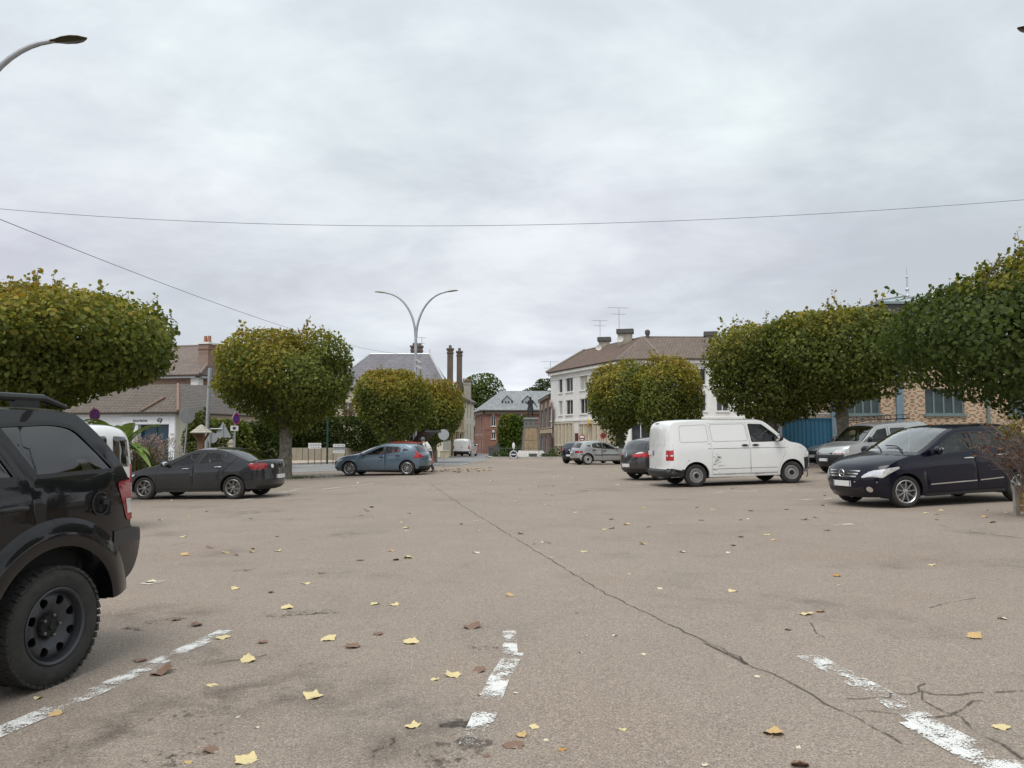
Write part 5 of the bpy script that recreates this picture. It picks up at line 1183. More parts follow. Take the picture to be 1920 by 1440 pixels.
M_cream = pm('cream render', (.60, .56, .46), .85, var=.07, scale=.9, dirt=(.36, .32, .25, .35), streak=1)
M_stone = pm('beige stone', (.50, .42, .29), .85, var=.12, scale=1.5, dirt=(.26, .21, .14, .45), streak=1, bump=.2, bscale=20)
M_zinc = pm('zinc flashing', (.46, .48, .49), .45, metal=.4, var=.1)
M_gutter = pm('dark gutter', (.09, .085, .085), .5, var=.1)
class House:
    def __init__(s, name, label, cat, org, group=None):
        s.o = Vector((org[0], org[1], g(org[0], org[1]))); s.root = empty(name, s.o, 0, label, cat, group); s.walls = MB(); s.wmat = []
    def put(s, mb, name, mats, parent=None, **kw):
        if parent is None:
            o = mb.build(name, mats, s.root, **kw); o.location = -s.o
        else: o = mb.build(name, mats, parent, **kw)
        return o
    def wall(s, p0, p1, z0, z1, ops=(), m=0, depth=.18, win=True, name='window', pane=None, frame=None, mull=1, bars=1, sill=None, base=True):
        """wall from p0 to p1 (seen left to right from outside) with openings (u0,u1,z0,z1)"""
        p0, p1 = Vector(p0[:2]), Vector(p1[:2]); L = (p1 - p0).length; d = (p1 - p0) / L; n = Vector((d.y, -d.x))
        W = lambda u, z, e=0.0: (p0.x + d.x * u + n.x * e, p0.y + d.y * u + n.y * e, z)
        us = sorted({0.0, L} | {min(max(q, 0), L) for o in ops for q in o[:2]}); zs = sorted({z0, z1} | {q for o in ops for q in o[2:4]})
        for i in range(len(us) - 1):
            for j in range(len(zs) - 1):
                c, e = (us[i] + us[i + 1]) / 2, (zs[j] + zs[j + 1]) / 2
                if any(o[0] < c < o[1] and o[2] < e < o[3] for o in ops): continue
                s.walls.add([W(us[i], zs[j]), W(us[i + 1], zs[j]), W(us[i + 1], zs[j + 1]), W(us[i], zs[j + 1])], [(0, 1, 2, 3)], m)
        for o in ops:
            a, b, c, e = o[:4]
            for q in (((a, c), (a, e)), ((b, e), (b, c)), ((a, e), (b, e)), ((b, c), (a, c))):
                (u0, y0), (u1, y1) = q; s.walls.add([W(u0, y0), W(u1, y1), W(u1, y1, -depth), W(u0, y0, -depth)], [(0, 1, 2, 3)], m)
            if win:
                opt = o[4] if len(o) > 4 else {}
                s.window(W, a, b, c, e, depth, name, opt.get('pane', pane or M_pane), opt.get('frame', frame or M_frame), opt.get('mull', mull), opt.get('bars', bars), opt.get('sill', sill))
        return W, L
    def window(s, W, a, b, c, e, depth, name, pane, frame, mull, bars, sill):
        f = MB(); w = min(.07, (b - a) * .12); d0, d1 = -depth + .07, -depth + .01
        def bar(u0, u1, z0, z1, e0=d0, e1=d1): f.prism([(u0, z0), (u1, z0), (u1, z1), (u0, z1)], lambda q: W(q[0], q[1], e0), lambda q: W(q[0], q[1], e1))
        bar(a, a + w, c, e); bar(b - w, b, c, e); bar(a + w, b - w, c, c + w); bar(a + w, b - w, e - w, e)
        for k in range(mull): u = a + (b - a) * (k + 1) / (mull + 1); bar(u - w * .6, u + w * .6, c + w, e - w)
        for k in range(bars - 1): z = c + (e - c) * (k + 1) / bars; bar(a + w, b - w, z - .02, z + .02, d0 - .01, d1)
        if sill is not None: f.prism([(a - .08, c - .10), (b + .08, c - .10), (b + .08, c), (a - .08, c)], lambda q: W(q[0], q[1], .10), lambda q: W(q[0], q[1], -.02), 1)
        fo = s.put(f, name, [frame, sill or frame]); p = MB(); p.add([W(a, c, -depth + .03), W(b, c, -depth + .03), W(b, e, -depth + .03), W(a, e, -depth + .03)], [(0, 1, 2, 3)]); s.put(p, 'pane', [pane], fo)
    def band(s, W, u0, u1, z0, z1, e, name, mat, m=0):
        b = MB(); b.prism([(u0, z0), (u1, z0), (u1, z1), (u0, z1)], lambda q: W(q[0], q[1], e), lambda q: W(q[0], q[1], -.01)); return s.put(b, name, [mat])
    def finish(s, mats): return s.put(s.walls, 'wall', mats, merge=.001, recalc=False)
    def roof(s, faces, mats, thick=.14, name='roof', ms=None):
        b = MB()
        for i, f in enumerate(faces):
            f = [Vector(q) for q in f]; n = (f[1] - f[0]).cross(f[2] - f[0]).normalized(); n = n if n.z > 0 else -n
            b.prism(list(range(len(f))), lambda k: f[k] - n * thick, lambda k: f[k], ms[i] if ms else 0)
        return s.put(b, name, mats)
    def chimney(s, x, y, z0, z1, w, d, mat, pots=2, rz=0.0, cap=None, potm=None, potr=.09, poth=.35):
        b = MB(); rot = Matrix.Rotation(rz, 3, 'Z'); b.box((x, y, (z0 + z1) / 2), (w, d, z1 - z0), 0, rot); b.box((x, y, z1 - .35), (w + .10, d + .10, .12), 0, rot); b.box((x, y, z1 + .06), (w + .18, d + .18, .14), 1, rot)
        for k in range(pots):
            q = rot @ Vector(((k - (pots - 1) / 2) * w * .8 / max(1, pots), 0, 0)); b.lathe([(potr * 1.2, z1 + .12), (potr, z1 + .2), (potr * .8, z1 + .12 + poth), (potr * .6, z1 + .12 + poth)], 10, 2, (x + q.x, y + q.y, 0))
        return s.put(b, 'chimney', [mat, cap or mat, potm or M_tile0])
M_tile0 = pm('terracotta', (.30, .135, .075), .8, var=.2, scale=4)
def onwall(px, p0, p1):
    a = (px - 960) / FPX * .9976; dx, dy = p1[0] - p0[0], p1[1] - p0[1]; t = (a * p0[1] - p0[0]) / (dx - a * dy); return t * math.hypot(dx, dy), p0[1] + dy * t
def aerial(mb, x, y, z0, h, L, ang=0.3, n=6):
    mb.tube([(x, y, z0), (x, y, z0 + h)], .03, 5)
    for k, (zz, LL) in enumerate(((h, L), (h * .72, L * .65))):
        c, s_ = math.cos(ang), math.sin(ang); mb.tube([(x - c * LL * .55, y - s_ * LL * .55, z0 + zz), (x + c * LL * .45, y + s_ * LL * .45, z0 + zz)], .02, 4)
        for i in range(n): t = -.5 * LL + LL * i / (n - 1); mb.tube([(x + c * t - s_ * .16, y + s_ * t + c * .16, z0 + zz), (x + c * t + s_ * .16, y + s_ * t - c * .16, z0 + zz)], .012, 4)

# white apartment block at the far right corner of the square
A_, B_, C_, D_ = (4.3, 85), (10.0, 71.2), (13.6, 69.6), (27, 71)
h = House('apartment_block', 'white three-storey apartment block with brown tiled roof and two roof aerials', 'building', (12, 74))
zb = -1.4; ze = 8.75
def colops(pxs, p0, p1, rows, **kw):
    out = []
    for a, b in pxs:
        u0, _ = onwall(a, p0, p1); u1, _ = onwall(b, p0, p1)
        for r0, r1 in rows: out.append((u0, u1, r0, r1, kw))
    return out
rows = ((3.95, 5.5), (6.35, 7.9))
ops = colops([(1047.5, 1054.8)], A_, B_, rows, mull=0, sill=M_stucco) + colops([(1061, 1074.5), (1087.5, 1102), (1113, 1127), (1138, 1153)], A_, B_, rows, mull=1, sill=M_stucco)
pn = random.Random(3)
ops = [(a, b, c, e, dict(k, pane=M_shut if pn.random() < .35 else M_pane)) for a, b, c, e, k in ops]
shop = [(onwall(1042, A_, B_)[0], onwall(1076, A_, B_)[0], zb + .9, 3.15), (onwall(1088, A_, B_)[0], onwall(1162, A_, B_)[0], zb + .9, 3.0)]
Wl, Ll = h.wall(A_, B_, zb, ze, ops, 0)
for (a, b, c, e) in shop:                                # boarded cream shop fronts: tall panels between slim posts
    n = max(5, int((b - a) / .95)); q = MB()
    q.prism([(a, c), (b, c), (b, e), (a, e)], lambda p: Wl(p[0], p[1], .03), lambda p: Wl(p[0], p[1], -.02), 1)
    for k in range(n + 1):
        u = a + (b - a) * k / n; q.prism([(u - .10, c), (u + .10, c), (u + .10, e), (u - .10, e)], lambda p: Wl(p[0], p[1], .16), lambda p: Wl(p[0], p[1], .02), 0)
        if k < n: q.prism([(u + .12, c + .05), (u + (b - a) / n - .38, c + .05), (u + (b - a) / n - .38, e - .15), (u + .12, e - .15)], lambda p: Wl(p[0], p[1], .09), lambda p: Wl(p[0], p[1], .02), 2)
    for z in (c + 1.15, e - .12): q.prism([(a, z), (b, z), (b, z + .12), (a, z + .12)], lambda p: Wl(p[0], p[1], .18), lambda p: Wl(p[0], p[1], .02), 0)
    h.put(q, 'shop_front', [pm('cream shop joinery', (.62, .56, .44), .6, var=.1), pm('dark shop recess', (.06, .055, .05), .7), pm('tan board', (.52, .45, .33), .7, var=.1)])
Wc, Lc = h.wall(B_, C_, zb, ze, [(1.1, 2.6, r[0], r[1]) for r in rows] + [(1.0, 2.8, zb + .9, 2.9)], 0, sill=M_stucco)
ro = [(u, u + 1.15, r0, r1) for u in (.9, 3.0, 5.1, 7.2, 9.3, 11.4) for r0, r1 in rows] + [(.6, 3.6, zb + .9, 2.9), (5.0, 8.0, zb + .9, 2.9)]
Wr, Lr = h.wall(C_, D_, zb, ze, ro, 0, mull=1, sill=M_stucco)
h.wall(D_, (27, 82), zb, ze); h.wall((27, 82), (15, 90), zb, ze); h.wall((15, 90), (8.8, 89), zb, ze)
n_ = Vector((14, 5.6 * 1.0, 0)).normalized()
Ra, Rb, Rd = (8.3, 87.6, 11.5), (13.2, 76.6, 11.6), (27, 77, 11.6)
h.walls.add([(A_[0], A_[1], ze - 4), (A_[0], A_[1], ze), Ra, (12, 90, ze), (12, 90, ze - 8)], [(0, 1, 2, 3, 4)], 0)
for W, L in ((Wl, Ll), (Wc, Lc), (Wr, Lr)):
    h.band(W, -.02 if W is not Wl else 0, L, ze - .42, ze, .38, 'cornice', M_stucco); h.band(W, 0, L, ze - .95, ze - .82, .06, 'string_course', M_stucco); h.band(W, 0, L, 3.25, 3.42, .10, 'string_course', M_stucco)
def off(p, W, e): q = W(0, 0, e); o = W(0, 0, 0); return (p[0] + q[0] - o[0], p[1] + q[1] - o[1])
a1 = off(A_, Wl, .55); b1 = (B_[0] - .35, B_[1] - .5); c1 = (C_[0] - .05, C_[1] - .6); d1 = off(D_, Wr, .55); zr = ze - .02
M_rt1 = coursed('brown roof tiles left', math.atan2(-14, 5.6), (.125, .080, .060), (.170, .110, .082), (.07, .045, .035), .30, .16, .03, zs=1.0, moss=(.10, .09, .06))
M_rt2 = coursed('brown roof tiles right', .05, (.140, .105, .082), (.190, .145, .112), (.08, .055, .045), .30, .16, .03, moss=(.12, .115, .08))
h.roof([[(a1[0], a1[1], zr), (b1[0], b1[1], zr), Rb, Ra], [(b1[0], b1[1], zr), (c1[0], c1[1], zr), Rb], [(c1[0], c1[1], zr), (d1[0], d1[1], zr), Rd, Rb], [Ra, Rb, Rd, (27.5, 84, zr), (14, 91, zr)]], [M_rt1, M_rt2], ms=[0, 1, 1, 1])
mb = MB(); mb.tube([(a1[0], a1[1], zr + .05), (Ra[0], Ra[1], Ra[2] + .08)], .14, 6); mb.tube([Ra, Rb, Rd], .11, 6); mb.tube([(b1[0], b1[1], zr), Rb], .09, 6); mb.tube([(c1[0], c1[1], zr), Rb], .09, 6); h.put(mb, 'ridge_tiles', [pm('grey ridge', (.2, .17, .15), .8, var=.2)])
M_conc = pm('weathered chimney render', (.33, .30, .25), .9, var=.2, scale=3, dirt=(.15, .13, .10, .6)); M_cap = pm('dark concrete cap', (.10, .095, .085), .9, var=.3, scale=5)
for (px, py0, py1, D, w, dd) in ((1133, 634, 656, 83.5, 1.15, .8), (1172, 619, 640, 78.5, 1.45, .8), (1332, 624, 648, 75.0, 1.0, .9)):
    t, b = at(px, py0, D), at(px, py1, D); q = MB(); rot = Matrix.Rotation(R(-12), 3, 'Z'); q.box((t.x, t.y, (t.z + b.z) / 2 - .6), (w, dd, t.z - b.z + 1.0), 0, rot); q.box((t.x, t.y, t.z - .15), (w + .3, dd + .3, .46), 1, rot); h.put(q, 'chimney', [M_conc, M_cap], bevel=.04)
q = MB(); t = at(1214, 626, 76.5); q.lathe([(.18, t.z - 1.2), (.18, t.z - .1), (.26, t.z), (.26, t.z + .3), (.12, t.z + .42), (0, t.z + .42)], 12, 0, (t.x, t.y, 0)); h.put(q, 'chimney', [M_cap])
for (px, D, py0, py1, L) in ((1125, 83.5, 601, 636, 1.8), (1160.5, 78.5, 577, 620, 2.2)):
    t, b = at(px, py0, D), at(px, py1, D); q = MB(); aerial(q, t.x, t.y, b.z, t.z - b.z, L, .2); h.put(q, 'aerial', [M_steel])
for (px, py, D) in ((1122.5, 652, 82.5), (1163, 636, 77.5)):
    c = at(px, py, D); q = MB(); rot = Vector((-.25, -.9, .35)).to_track_quat('Z', 'Y').to_matrix(); pr = [(.02, -.08), (.15, -.05), (.30, .02), (.33, .04)]
    q.lathe(pr, 18); q.v = [tuple(rot @ Vector(v) + c) for v in q.v]; q.tube([c, c + Vector((.1, .4, -.5))], .03, 5); h.put(q, 'satellite_dish', [pm('pale dish', (.5, .48, .45), .6)], smooth=40)
q = MB(); u = onwall(1111, A_, B_)[0]; c = Vector(Wl(u, 3.0, .5)); q.lathe([(0, -.06), (.42, -.05), (.46, 0), (.42, .05), (0, .06)], 20, 0, axis='x'); q.v = [(v[0] + c.x, v[1] + c.y, v[2] + c.z) for v in q.v]; q.tube([Wl(u, 3.2, .02), Wl(u, 3.2, .5)], .03, 5); h.put(q, 'yellow_sign', [pm('yellow enamel', (.62, .40, .02), .4)])
q = MB(); u0, u1 = onwall(1078.5, A_, B_)[0], onwall(1085.5, A_, B_)[0]; q.prism([(u0, zb + .9), (u1, zb + .9), (u1, 2.0), (u0, 2.0)], lambda p: Wl(p[0], p[1], .04), lambda p: Wl(p[0], p[1], -.02)); h.put(q, 'door', [pm('dark red door', (.10, .03, .025), .5, var=.2)])
h.finish([M_stucco])
fl = empty('window_box', at(1331, 716, 71.3), 0, 'window box with trailing yellow-green plant on the white apartment block', 'planter')
mb = MB(); mb.box((0, -.10, -.05), (.9, .22, .22)); mb.build('box', [M_dark], fl)
rs_ = np.random.default_rng(4); pp = rs_.normal(size=(140, 3)) * np.array([.42, .12, .22]) + np.array([-.15, -.16, .0]); leaves_mesh('plant', pp, rs_.normal(size=(140, 3)), rs_.uniform(.10, .18, 140), pick(rs_, OLIVE, 140), fl)

# narrow dark brick house beside it
A2, B2 = (3.55, 99.0), (4.22, 85.6)
h = House('brick_house', 'narrow dark brick house with arched lintels, squeezed against the white apartment block', 'house', (5, 92))
M_bk1 = coursed('dark brown brick', math.atan2(B2[1] - A2[1], B2[0] - A2[0]), (.150, .095, .075), (.200, .125, .095), (.22, .19, .16), .22, .075)
u = lambda px: onwall(px, A2, B2)[0]
W, L = h.wall(A2, B2, -1.5, 6.35, [(u(1015), u(1018.6), 2.7, 4.9), (u(1022.2), u(1026.3), 2.7, 4.9), (u(1030), u(1034.4), 2.7, 4.9), (u(1015), u(1018.2), -.3, 1.75), (u(1022.6), u(1025.6), -.3, 1.75)], 0, frame=pm('pale grey shutters', (.46, .50, .52), .6), mull=1, sill=M_stone)
for px in (1016.8, 1024.2, 1032.2):
    q = MB(); c = u(px)
    q.prism([(c - .9, 4.95), (c + .9, 4.95), (c + .9, 5.35), (c + .5, 5.7), (c - .5, 5.7), (c - .9, 5.35)], lambda p: W(p[0], p[1], .07), lambda p: W(p[0], p[1], -.01)); h.put(q, 'lintel', [pm('pinkish stone', (.40, .28, .22), .8, var=.15)])
h.band(W, u(1013.5), u(1035), 2.05, 2.5, .08, 'fascia_band', M_stone); h.band(W, 0, L, 6.0, 6.35, .2, 'cornice', M_bk1)
q = MB(); q.prism([(u(1031.5), -.6), (u(1034.8), -.6), (u(1034.8), 1.8), (u(1031.5), 1.8)], lambda p: W(p[0], p[1], .05), lambda p: W(p[0], p[1], -.02)); h.put(q, 'door', [pm('dark red door', ())])
h.wall(B2, (11, 86), -1.5, 6.3); h.wall((9, 101), A2, -1.5, 6.3)
M_sl = coursed('grey slate', .0, (.20, .215, .225), (.28, .295, .30), (.13, .14, .15), .30, .18, .015, moss=(.34, .36, .33))
h.roof([[(3.3, 99.3, 6.35), (4.0, 85.4, 6.35), (8.4, 86.5, 8.3), (8.0, 99.3, 8.3)], [(8.4, 86.5, 8.3), (8.0, 99.3, 8.3), (12, 100, 6.3), (12, 87, 6.3)]], [coursed('brown grey tiles', 1.5, (.13, .115, .095), (.18, .155, .125), (.07, .06, .05), .3, .16, .03)])
t = at(1032, 678, 88); q = MB(); aerial(q, t.x, t.y, 7.6, t.z - 7.6, 2.0, .1); h.put(q, 'aerial', [M_steel])
q = MB(); c = at(1032, 731.5, 88); q.ell(c, (.36, .2, .22)); h.put(q, 'skylight', [M_frame])
h.finish([M_bk1])

# red brick house with slate roof closing the street
h = House('brick_house', 'red brick house with slate hipped roof and two dormers at the end of the street', 'house', (1, 120))
F0, F1, S0 = (-4.0, 114.0), (7.5, 114.0), (-6.1, 127.0)
M_bk2 = coursed('red brick front', 0, (.255, .095, .068), (.315, .125, .085), (.30, .24, .19), .22, .075)
M_bk3 = coursed('red brick side', math.atan2(-13, 2.1), (.235, .095, .068), (.29, .12, .085), (.30, .24, .19), .22, .075)
fu = lambda px: onwall(px, F0, F1)[0]; zz = lambda py: at(960, py, 114).z
M_dk = pm('dark window frame', (.30, .31, .31), .5)
W, L = h.wall(F0, F1, -1.8, 5.6, [(fu(920.5), fu(929.5), zz(799), zz(779.5)), (fu(938.5), fu(947), zz(799), zz(779.5)), (fu(956), fu(965), zz(799), zz(779.5)), (fu(974), fu(983), zz(799), zz(779.5)), (fu(921), fu(929), zz(823), zz(811)), (fu(956), fu(965), zz(830), zz(811)), (fu(974), fu(983), zz(830), zz(811))], 0, sill=M_frame, mull=1)
W2, L2 = h.wall(S0, F0, -1.8, 5.6, [(L_ * .98, L_ * .98 + 1.1, a, b) for L_ in (1.6, 5.2, 8.9) for a, b in ((2.0, 4.7), (-1.1, 1.4))], 1, sill=M_frame, mull=0)
for px in (925, 942.5, 960.5, 978.5):
    for z in (zz(779), zz(810.5)): h.band(W, fu(px) - .16, fu(px) + .16, z, z + .32, .05, 'keystone', M_frame)
h.band(W, 0, L, zz(776.5), zz(774.8), .08, 'string_course', M_frame); h.band(W, 0, L, 5.0, 5.6, .35, 'cornice', pm('brown eaves', (.13, .09, .07), .7)); h.band(W2, 0, L2, 5.0, 5.6, .35, 'cornice', pm('brown eaves', ())); h.band(W2, 0, L2, zz(776.5), zz(774.8), .08, 'string_course', M_frame); h.band(W, 0, L, zz(806), zz(804), .06, 'string_course', M_bk3)
q = MB(); c = fu(940.5)
arc = [(c + 1.0 * math.cos(a), -.1 + 1.3 * math.sin(a)) for a in np.linspace(0, math.pi, 12)]; q.prism([(c + 1.0, -1.8)] + arc + [(c - 1.0, -1.8)], lambda p: W(p[0], p[1], .04), lambda p: W(p[0], p[1], -.02)); h.put(q, 'arched_door', [M_gutter])
ap = at(939, 733, 119.5); ar = (8.0, 119.5, ap.z); e0 = 5.62
h.roof([[(-4.6, 113.4, e0), (8, 113.4, e0), ar, tuple(ap)], [(-6.8, 127.4, e0), (-4.6, 113.4, e0), tuple(ap)], [(-6.8, 127.4, e0), tuple(ap), ar, (8, 127, e0)]], [M_sl])
for px in (951, 989):
    q = MB(); b = at(px, 765, 115.4); w = .62; y1 = 117.8
    q.prism([(-w, 0), (w, 0), (w, 1.35), (0, 2.0), (-w, 1.35)], lambda p: (b.x + p[0], b.y, b.z - .2 + p[1]), lambda p: (b.x + p[0], y1, b.z - .2 + p[1]))
    for s_ in (-1, 1):
        q.prism([(s_ * .85, 1.18), (0, 2.05), (0, 2.17), (s_ * .85, 1.30)], lambda p: (b.x + p[0], b.y - .2, b.z - .2 + p[1]), lambda p: (b.x + p[0], y1, b.z - .2 + p[1]), 1)
        q.box((b.x + s_ * .2, b.y - .02, b.z + .55), (.24, .04, .95), 2)
    h.put(q, 'dormer', [M_zinc, M_sl, M_pane])
q = MB(); q.tube([ap, ap + Vector((0, 0, .9))], .05, 5); h.put(q, 'finial', [M_zinc])
h.finish([M_bk2, M_bk3])

# beige stone house with slim windows on the left of the street
A3, M3, B3 = (-7.9, 84.0), (-6.05, 98.0), (-5.45, 110.0)
h = House('stone_house', 'beige stone house with tall paired windows and two slender brick chimneys', 'house', (-9, 95))
mb_d = pm('brown shutters', (.085, .06, .045), .6)
W, L = h.wall(A3, M3, -1.4, 6.5, [(u_, u_ + 1.05, a, b) for u_ in (1.2, 3.5, 6.2, 8.6, 11.2) for a, b in ((-.6, 2.0), (2.95, 5.15))], 0, mull=1, frame=mb_d, sill=M_stone)
for u_ in (.3, 2.65, 4.95, 7.65, 10.0, 12.7): h.band(W, u_, u_ + .35, -1.2, 6.0, .16, 'pilaster', M_stone)
h.band(W, 0, L, 2.2, 2.55, .22, 'string_course', M_stone); h.band(W, 0, L, 5.95, 6.5, .30, 'cornice', mb_d)
W2, L2 = h.wall(M3, B3, -1.4, 6.5, [(u_, u_ + 1.1, a, b) for u_ in (3.0, 7.0) for a, b in ((.6, 3.3), (4.1, 6.1))] + [(2.2, 8.6, -1.4, -.3)], 1, mull=0, frame=M_frame, sill=None)
h.band(W2, 0, L2, 6.2, 6.5, .25, 'cornice', mb_d)
h.wall((-16, 84.5), A3, -1.4, 6.5, (), 0); h.wall(B3, (-14, 111), -1.4, 6.5, (), 1)
M_sl2 = coursed('dark slate', 1.45, (.145, .145, .155), (.19, .19, .20), (.09, .09, .10), .30, .18, .015)
h.roof([[(-7.5, 83.5, 6.5), (-5.0, 110.4, 6.5), (-9.6, 110, 9.4), (-11.4, 86, 9.4)], [(-16.2, 84, 6.5), (-7.5, 83.5, 6.5), (-11.4, 86, 9.4)], [(-11.4, 86, 9.4), (-9.6, 110, 9.4), (-14.4, 111, 6.5), (-16.2, 84, 6.5)]], [M_sl2])
M_bkc = coursed('brown chimney brick', 0, (.120, .085, .062), (.155, .110, .080), (.15, .125, .10), .22, .075)
for (px, D, py0, w, d_) in ((844.2, 85, 656, .66, 1.0), (861.5, 88, 661, .62, .9)):
    t = at(px, py0, D); h.chimney(t.x, t.y, 6.0, t.z, w, d_, M_bkc, 1, R(5), None, M_gutter, .18, .4)
t = at(876.5, 716, 103); h.chimney(t.x, t.y, 6.0, t.z, .95, .8, M_conc, 1, 0, M_bkc, M_tile0, .16, .35)
h.finish([M_stone, M_cream])
# low reddish house behind it at the street corner
h = House('cottage', 'low brown cottage with sloping slate roof between the stone house and the red brick house', 'house', (-7.5, 131))
W, L = h.wall((-9, 128.5), (-6.0, 128.5), -2, 3.4, [(1.0, 1.7, .3, 2.0)], 0); h.wall((-6.0, 128.5), (-6.0, 140), -2, 3.4)
h.roof([[(-9.5, 128, 3.4), (-5.7, 128, 3.4), (-7.6, 134, 6.2), (-9.5, 134, 6.2)], [(-5.7, 128, 3.4), (-5.7, 140, 3.4), (-7.6, 134, 6.2)]], [M_sl2]); h.chimney(-7.9, 132, 4.5, 7.6, .8, .6, M_bkc, 1); h.finish([M_bk1])

# big house with steep slate roof behind the left limes
h = House('slate_roofed_house', 'large cream house with steep violet-grey slate roof behind the twin-armed street lamp', 'house', (-11, 78))
M_sl3 = coursed('violet slate', 0, (.150, .142, .158), (.195, .185, .200), (.10, .095, .105), .30, .18, .012)
r0, r1 = at(694, 664, 76), at(806, 664, 76); e0 = 6.2
h.roof([[(-17.2, 71.2, e0), (-6.0, 71.2, e0), tuple(r1), tuple(r0)], [(-6.0, 71.2, e0), (-6.0, 81, e0), tuple(r1)], [(-17.2, 81, e0), (-17.2, 71.2, e0), tuple(r0)], [(-17.2, 81, e0), tuple(r0), tuple(r1), (-6.0, 81, e0)]], [M_sl3])
q = MB(); q.tube([r0, r1], .10, 6); q.tube([r1, (-6.0, 71.2, e0 + .05)], .12, 6); q.tube([r0, (-17.2, 71.2, e0 + .05)], .10, 6); q.tube([r1, r1 + Vector((0, 0, .5))], .04, 5); h.put(q, 'ridge_flashing', [M_zinc])
h.wall((-16.8, 71.6), (-6.4, 71.6), -1, e0, [(u_, u_ + 1.0, 2.6, 4.8) for u_ in (1, 3.4, 5.8, 8.2)] + [(u_, u_ + 1.0, -.2, 1.9) for u_ in (1, 3.4, 5.8, 8.2)], 0, sill=M_stone); h.wall((-6.4, 71.6), (-6.4, 80.6), -1, e0); h.wall((-16.8, 80.6), (-16.8, 71.6), -1, e0)
t = at(781.5, 651, 77); h.chimney(t.x, t.y, 8.5, t.z, 1.12, .8, M_bkc, 3, 0, None, M_gutter, .15, .3)
q = MB(); t = at(791, 633, 77); aerial(q, t.x, t.y, 9.5, t.z - 9.5, .9, .6, 4); h.put(q, 'aerial', [M_steel])
h.finish([M_cream])

# tourist office with white shopfront, and the brick house behind it
def rotp(o, a, u, v): c, s_ = math.cos(a), math.sin(a); return (o[0] + c * u - s_ * v, o[1] + s_ * u + c * v)
TO, TA = (-19.65, 45.0), R(-13)
T = lambda u, v: rotp(TO, TA, u, v)
h = House('tourist_office', 'low white tourist office with scalloped fascia under a brown tiled hip roof', 'shop', (TO[0] - 3, TO[1] + 2))
M_wp = pm('white cladding', (.80, .81, .81), .5, var=.04)
W, L = h.wall(T(-9, 0), T(0, 0), -.5, 3.05, [(9 - 2.55, 9 - .42, -.2, 2.32, dict(pane=pm('teal shop window', (.012, .045, .075), .12, var=.5, scale=1.2), frame=pm('dark teal frame', (.02, .05, .07), .5), mull=1))], 0, depth=.35)
h.wall(T(0, 0), T(0, 9), -.5, 3.05, (), 1)
h.band(W, 9 - 3.6, 9 - .36, 2.36, 2.80, .08, 'sign_board', M_wp); h.band(W, 9 - .40, 9 - .02, -.3, 2.80, .07, 'pillar', M_wp)
q = MB()
for k in range(26): u_ = 9 - 3.6 + k * .14; q.prism([(u_, 3.0), (u_ + .14, 3.0), (u_ + .14, 2.90), (u_ + .10, 2.84), (u_ + .04, 2.84), (u_, 2.90)], lambda p: W(p[0], p[1], .16), lambda p: W(p[0], p[1], .12))
h.put(q, 'scalloped_fascia', [pm('pale fascia', (.66, .66, .63), .6)])
def on_wall_text(s, u_, z, size, e, mat, name):
    me = text_mesh(s, size, .008, True); a = Vector(W(0, 0)); b = Vector(W(1, 0)); d = (b - a); n = Vector(W(0, 0, 1)) - a; m = Matrix((d, Vector((0, 0, 1)), n)).transposed().to_4x4(); m.translation = Vector(W(u_, z, e)) - h.o
    me.transform(m); me.materials.append(mat); o = bpy.data.objects.new(name, me); COL.objects.link(o); o.parent = h.root; return o
M_ink = pm('dark sign ink', (.02, .022, .03), .5)
on_wall_text('tourisme', 9 - 2.35, 2.56, .27, .085, M_ink, 'sign_lettering')
q = MB(); cu, cz = 9 - 1.02, 2.57                      # lozenge logo: two slanted strokes and a small i between
for pts in ([(-.20, -.02), (-.06, .14), (.0, .14), (-.10, -.0), (-.04, -.10), (-.10, -.10)], [(.20, .02), (.06, -.16), (-.0, -.16), (.10, .0), (.06, .10), (.12, .12)], [(-.03, -.04), (.03, -.10), (.05, .02), (-.0, .06)], [(-.0, .09), (.04, .09), (.04, .13), (-.0, .13)]):
    q.prism([(cu + a, cz + b) for a, b in pts], lambda p: W(p[0], p[1], .095), lambda p: W(p[0], p[1], .08))
for a, w in ((.0, .09), (.15, .08)): q.prism([(cu + a - w, cz + .27), (cu + a + w, cz + .27), (cu + a + w, cz + .34), (cu + a - w * .6, cz + .36)], lambda p: W(p[0], p[1], .095), lambda p: W(p[0], p[1], .08))
h.put(q, 'logo', [M_ink])
M_t1 = coursed('mossy brown tiles front', TA, (.125, .100, .082), (.175, .140, .112), (.06, .045, .035), .26, .11, .03, moss=(.13, .125, .09)); M_t2 = coursed('mossy brown tiles side', TA + R(90), (.125, .105, .09), (.165, .14, .12), (.05, .045, .04), .26, .11, .03, moss=(.15, .15, .12))
e0, rz_ = 3.05, 5.0
rr0, rr1 = (*T(-2.9, 4.0), rz_), (*T(-9, 4.0), rz_)
h.roof([[(*T(-9.3, -.45), e0), (*T(.45, -.45), e0), rr0, rr1], [(*T(.45, -.45), e0), (*T(.45, 14), e0), (*T(-2.9, 14), rz_ + .4), rr0]], [M_t1, M_t2], ms=[0, 1])
q = MB(); q.tube([(*T(.45, -.45), e0 + .05), rr0], .09, 6); q.tube([(*T(-2.0, -.5), e0 + .08), (*T(-2.0, 1.6), e0 + 1.0)], .07, 6); h.put(q, 'hip_tiles', [pm('faded terracotta', (.21, .135, .10), .85, var=.2, scale=5)])
h.finish([M_wp, M_cream])
HO, HA = (-23.75, 58.0), R(-13); H = lambda u, v: rotp(HO, HA, u, v)
h = House('brick_house', 'brick house with white corner pilaster and twin-pot chimney behind the tourist office', 'house', (HO[0] - 2, HO[1] + 3))
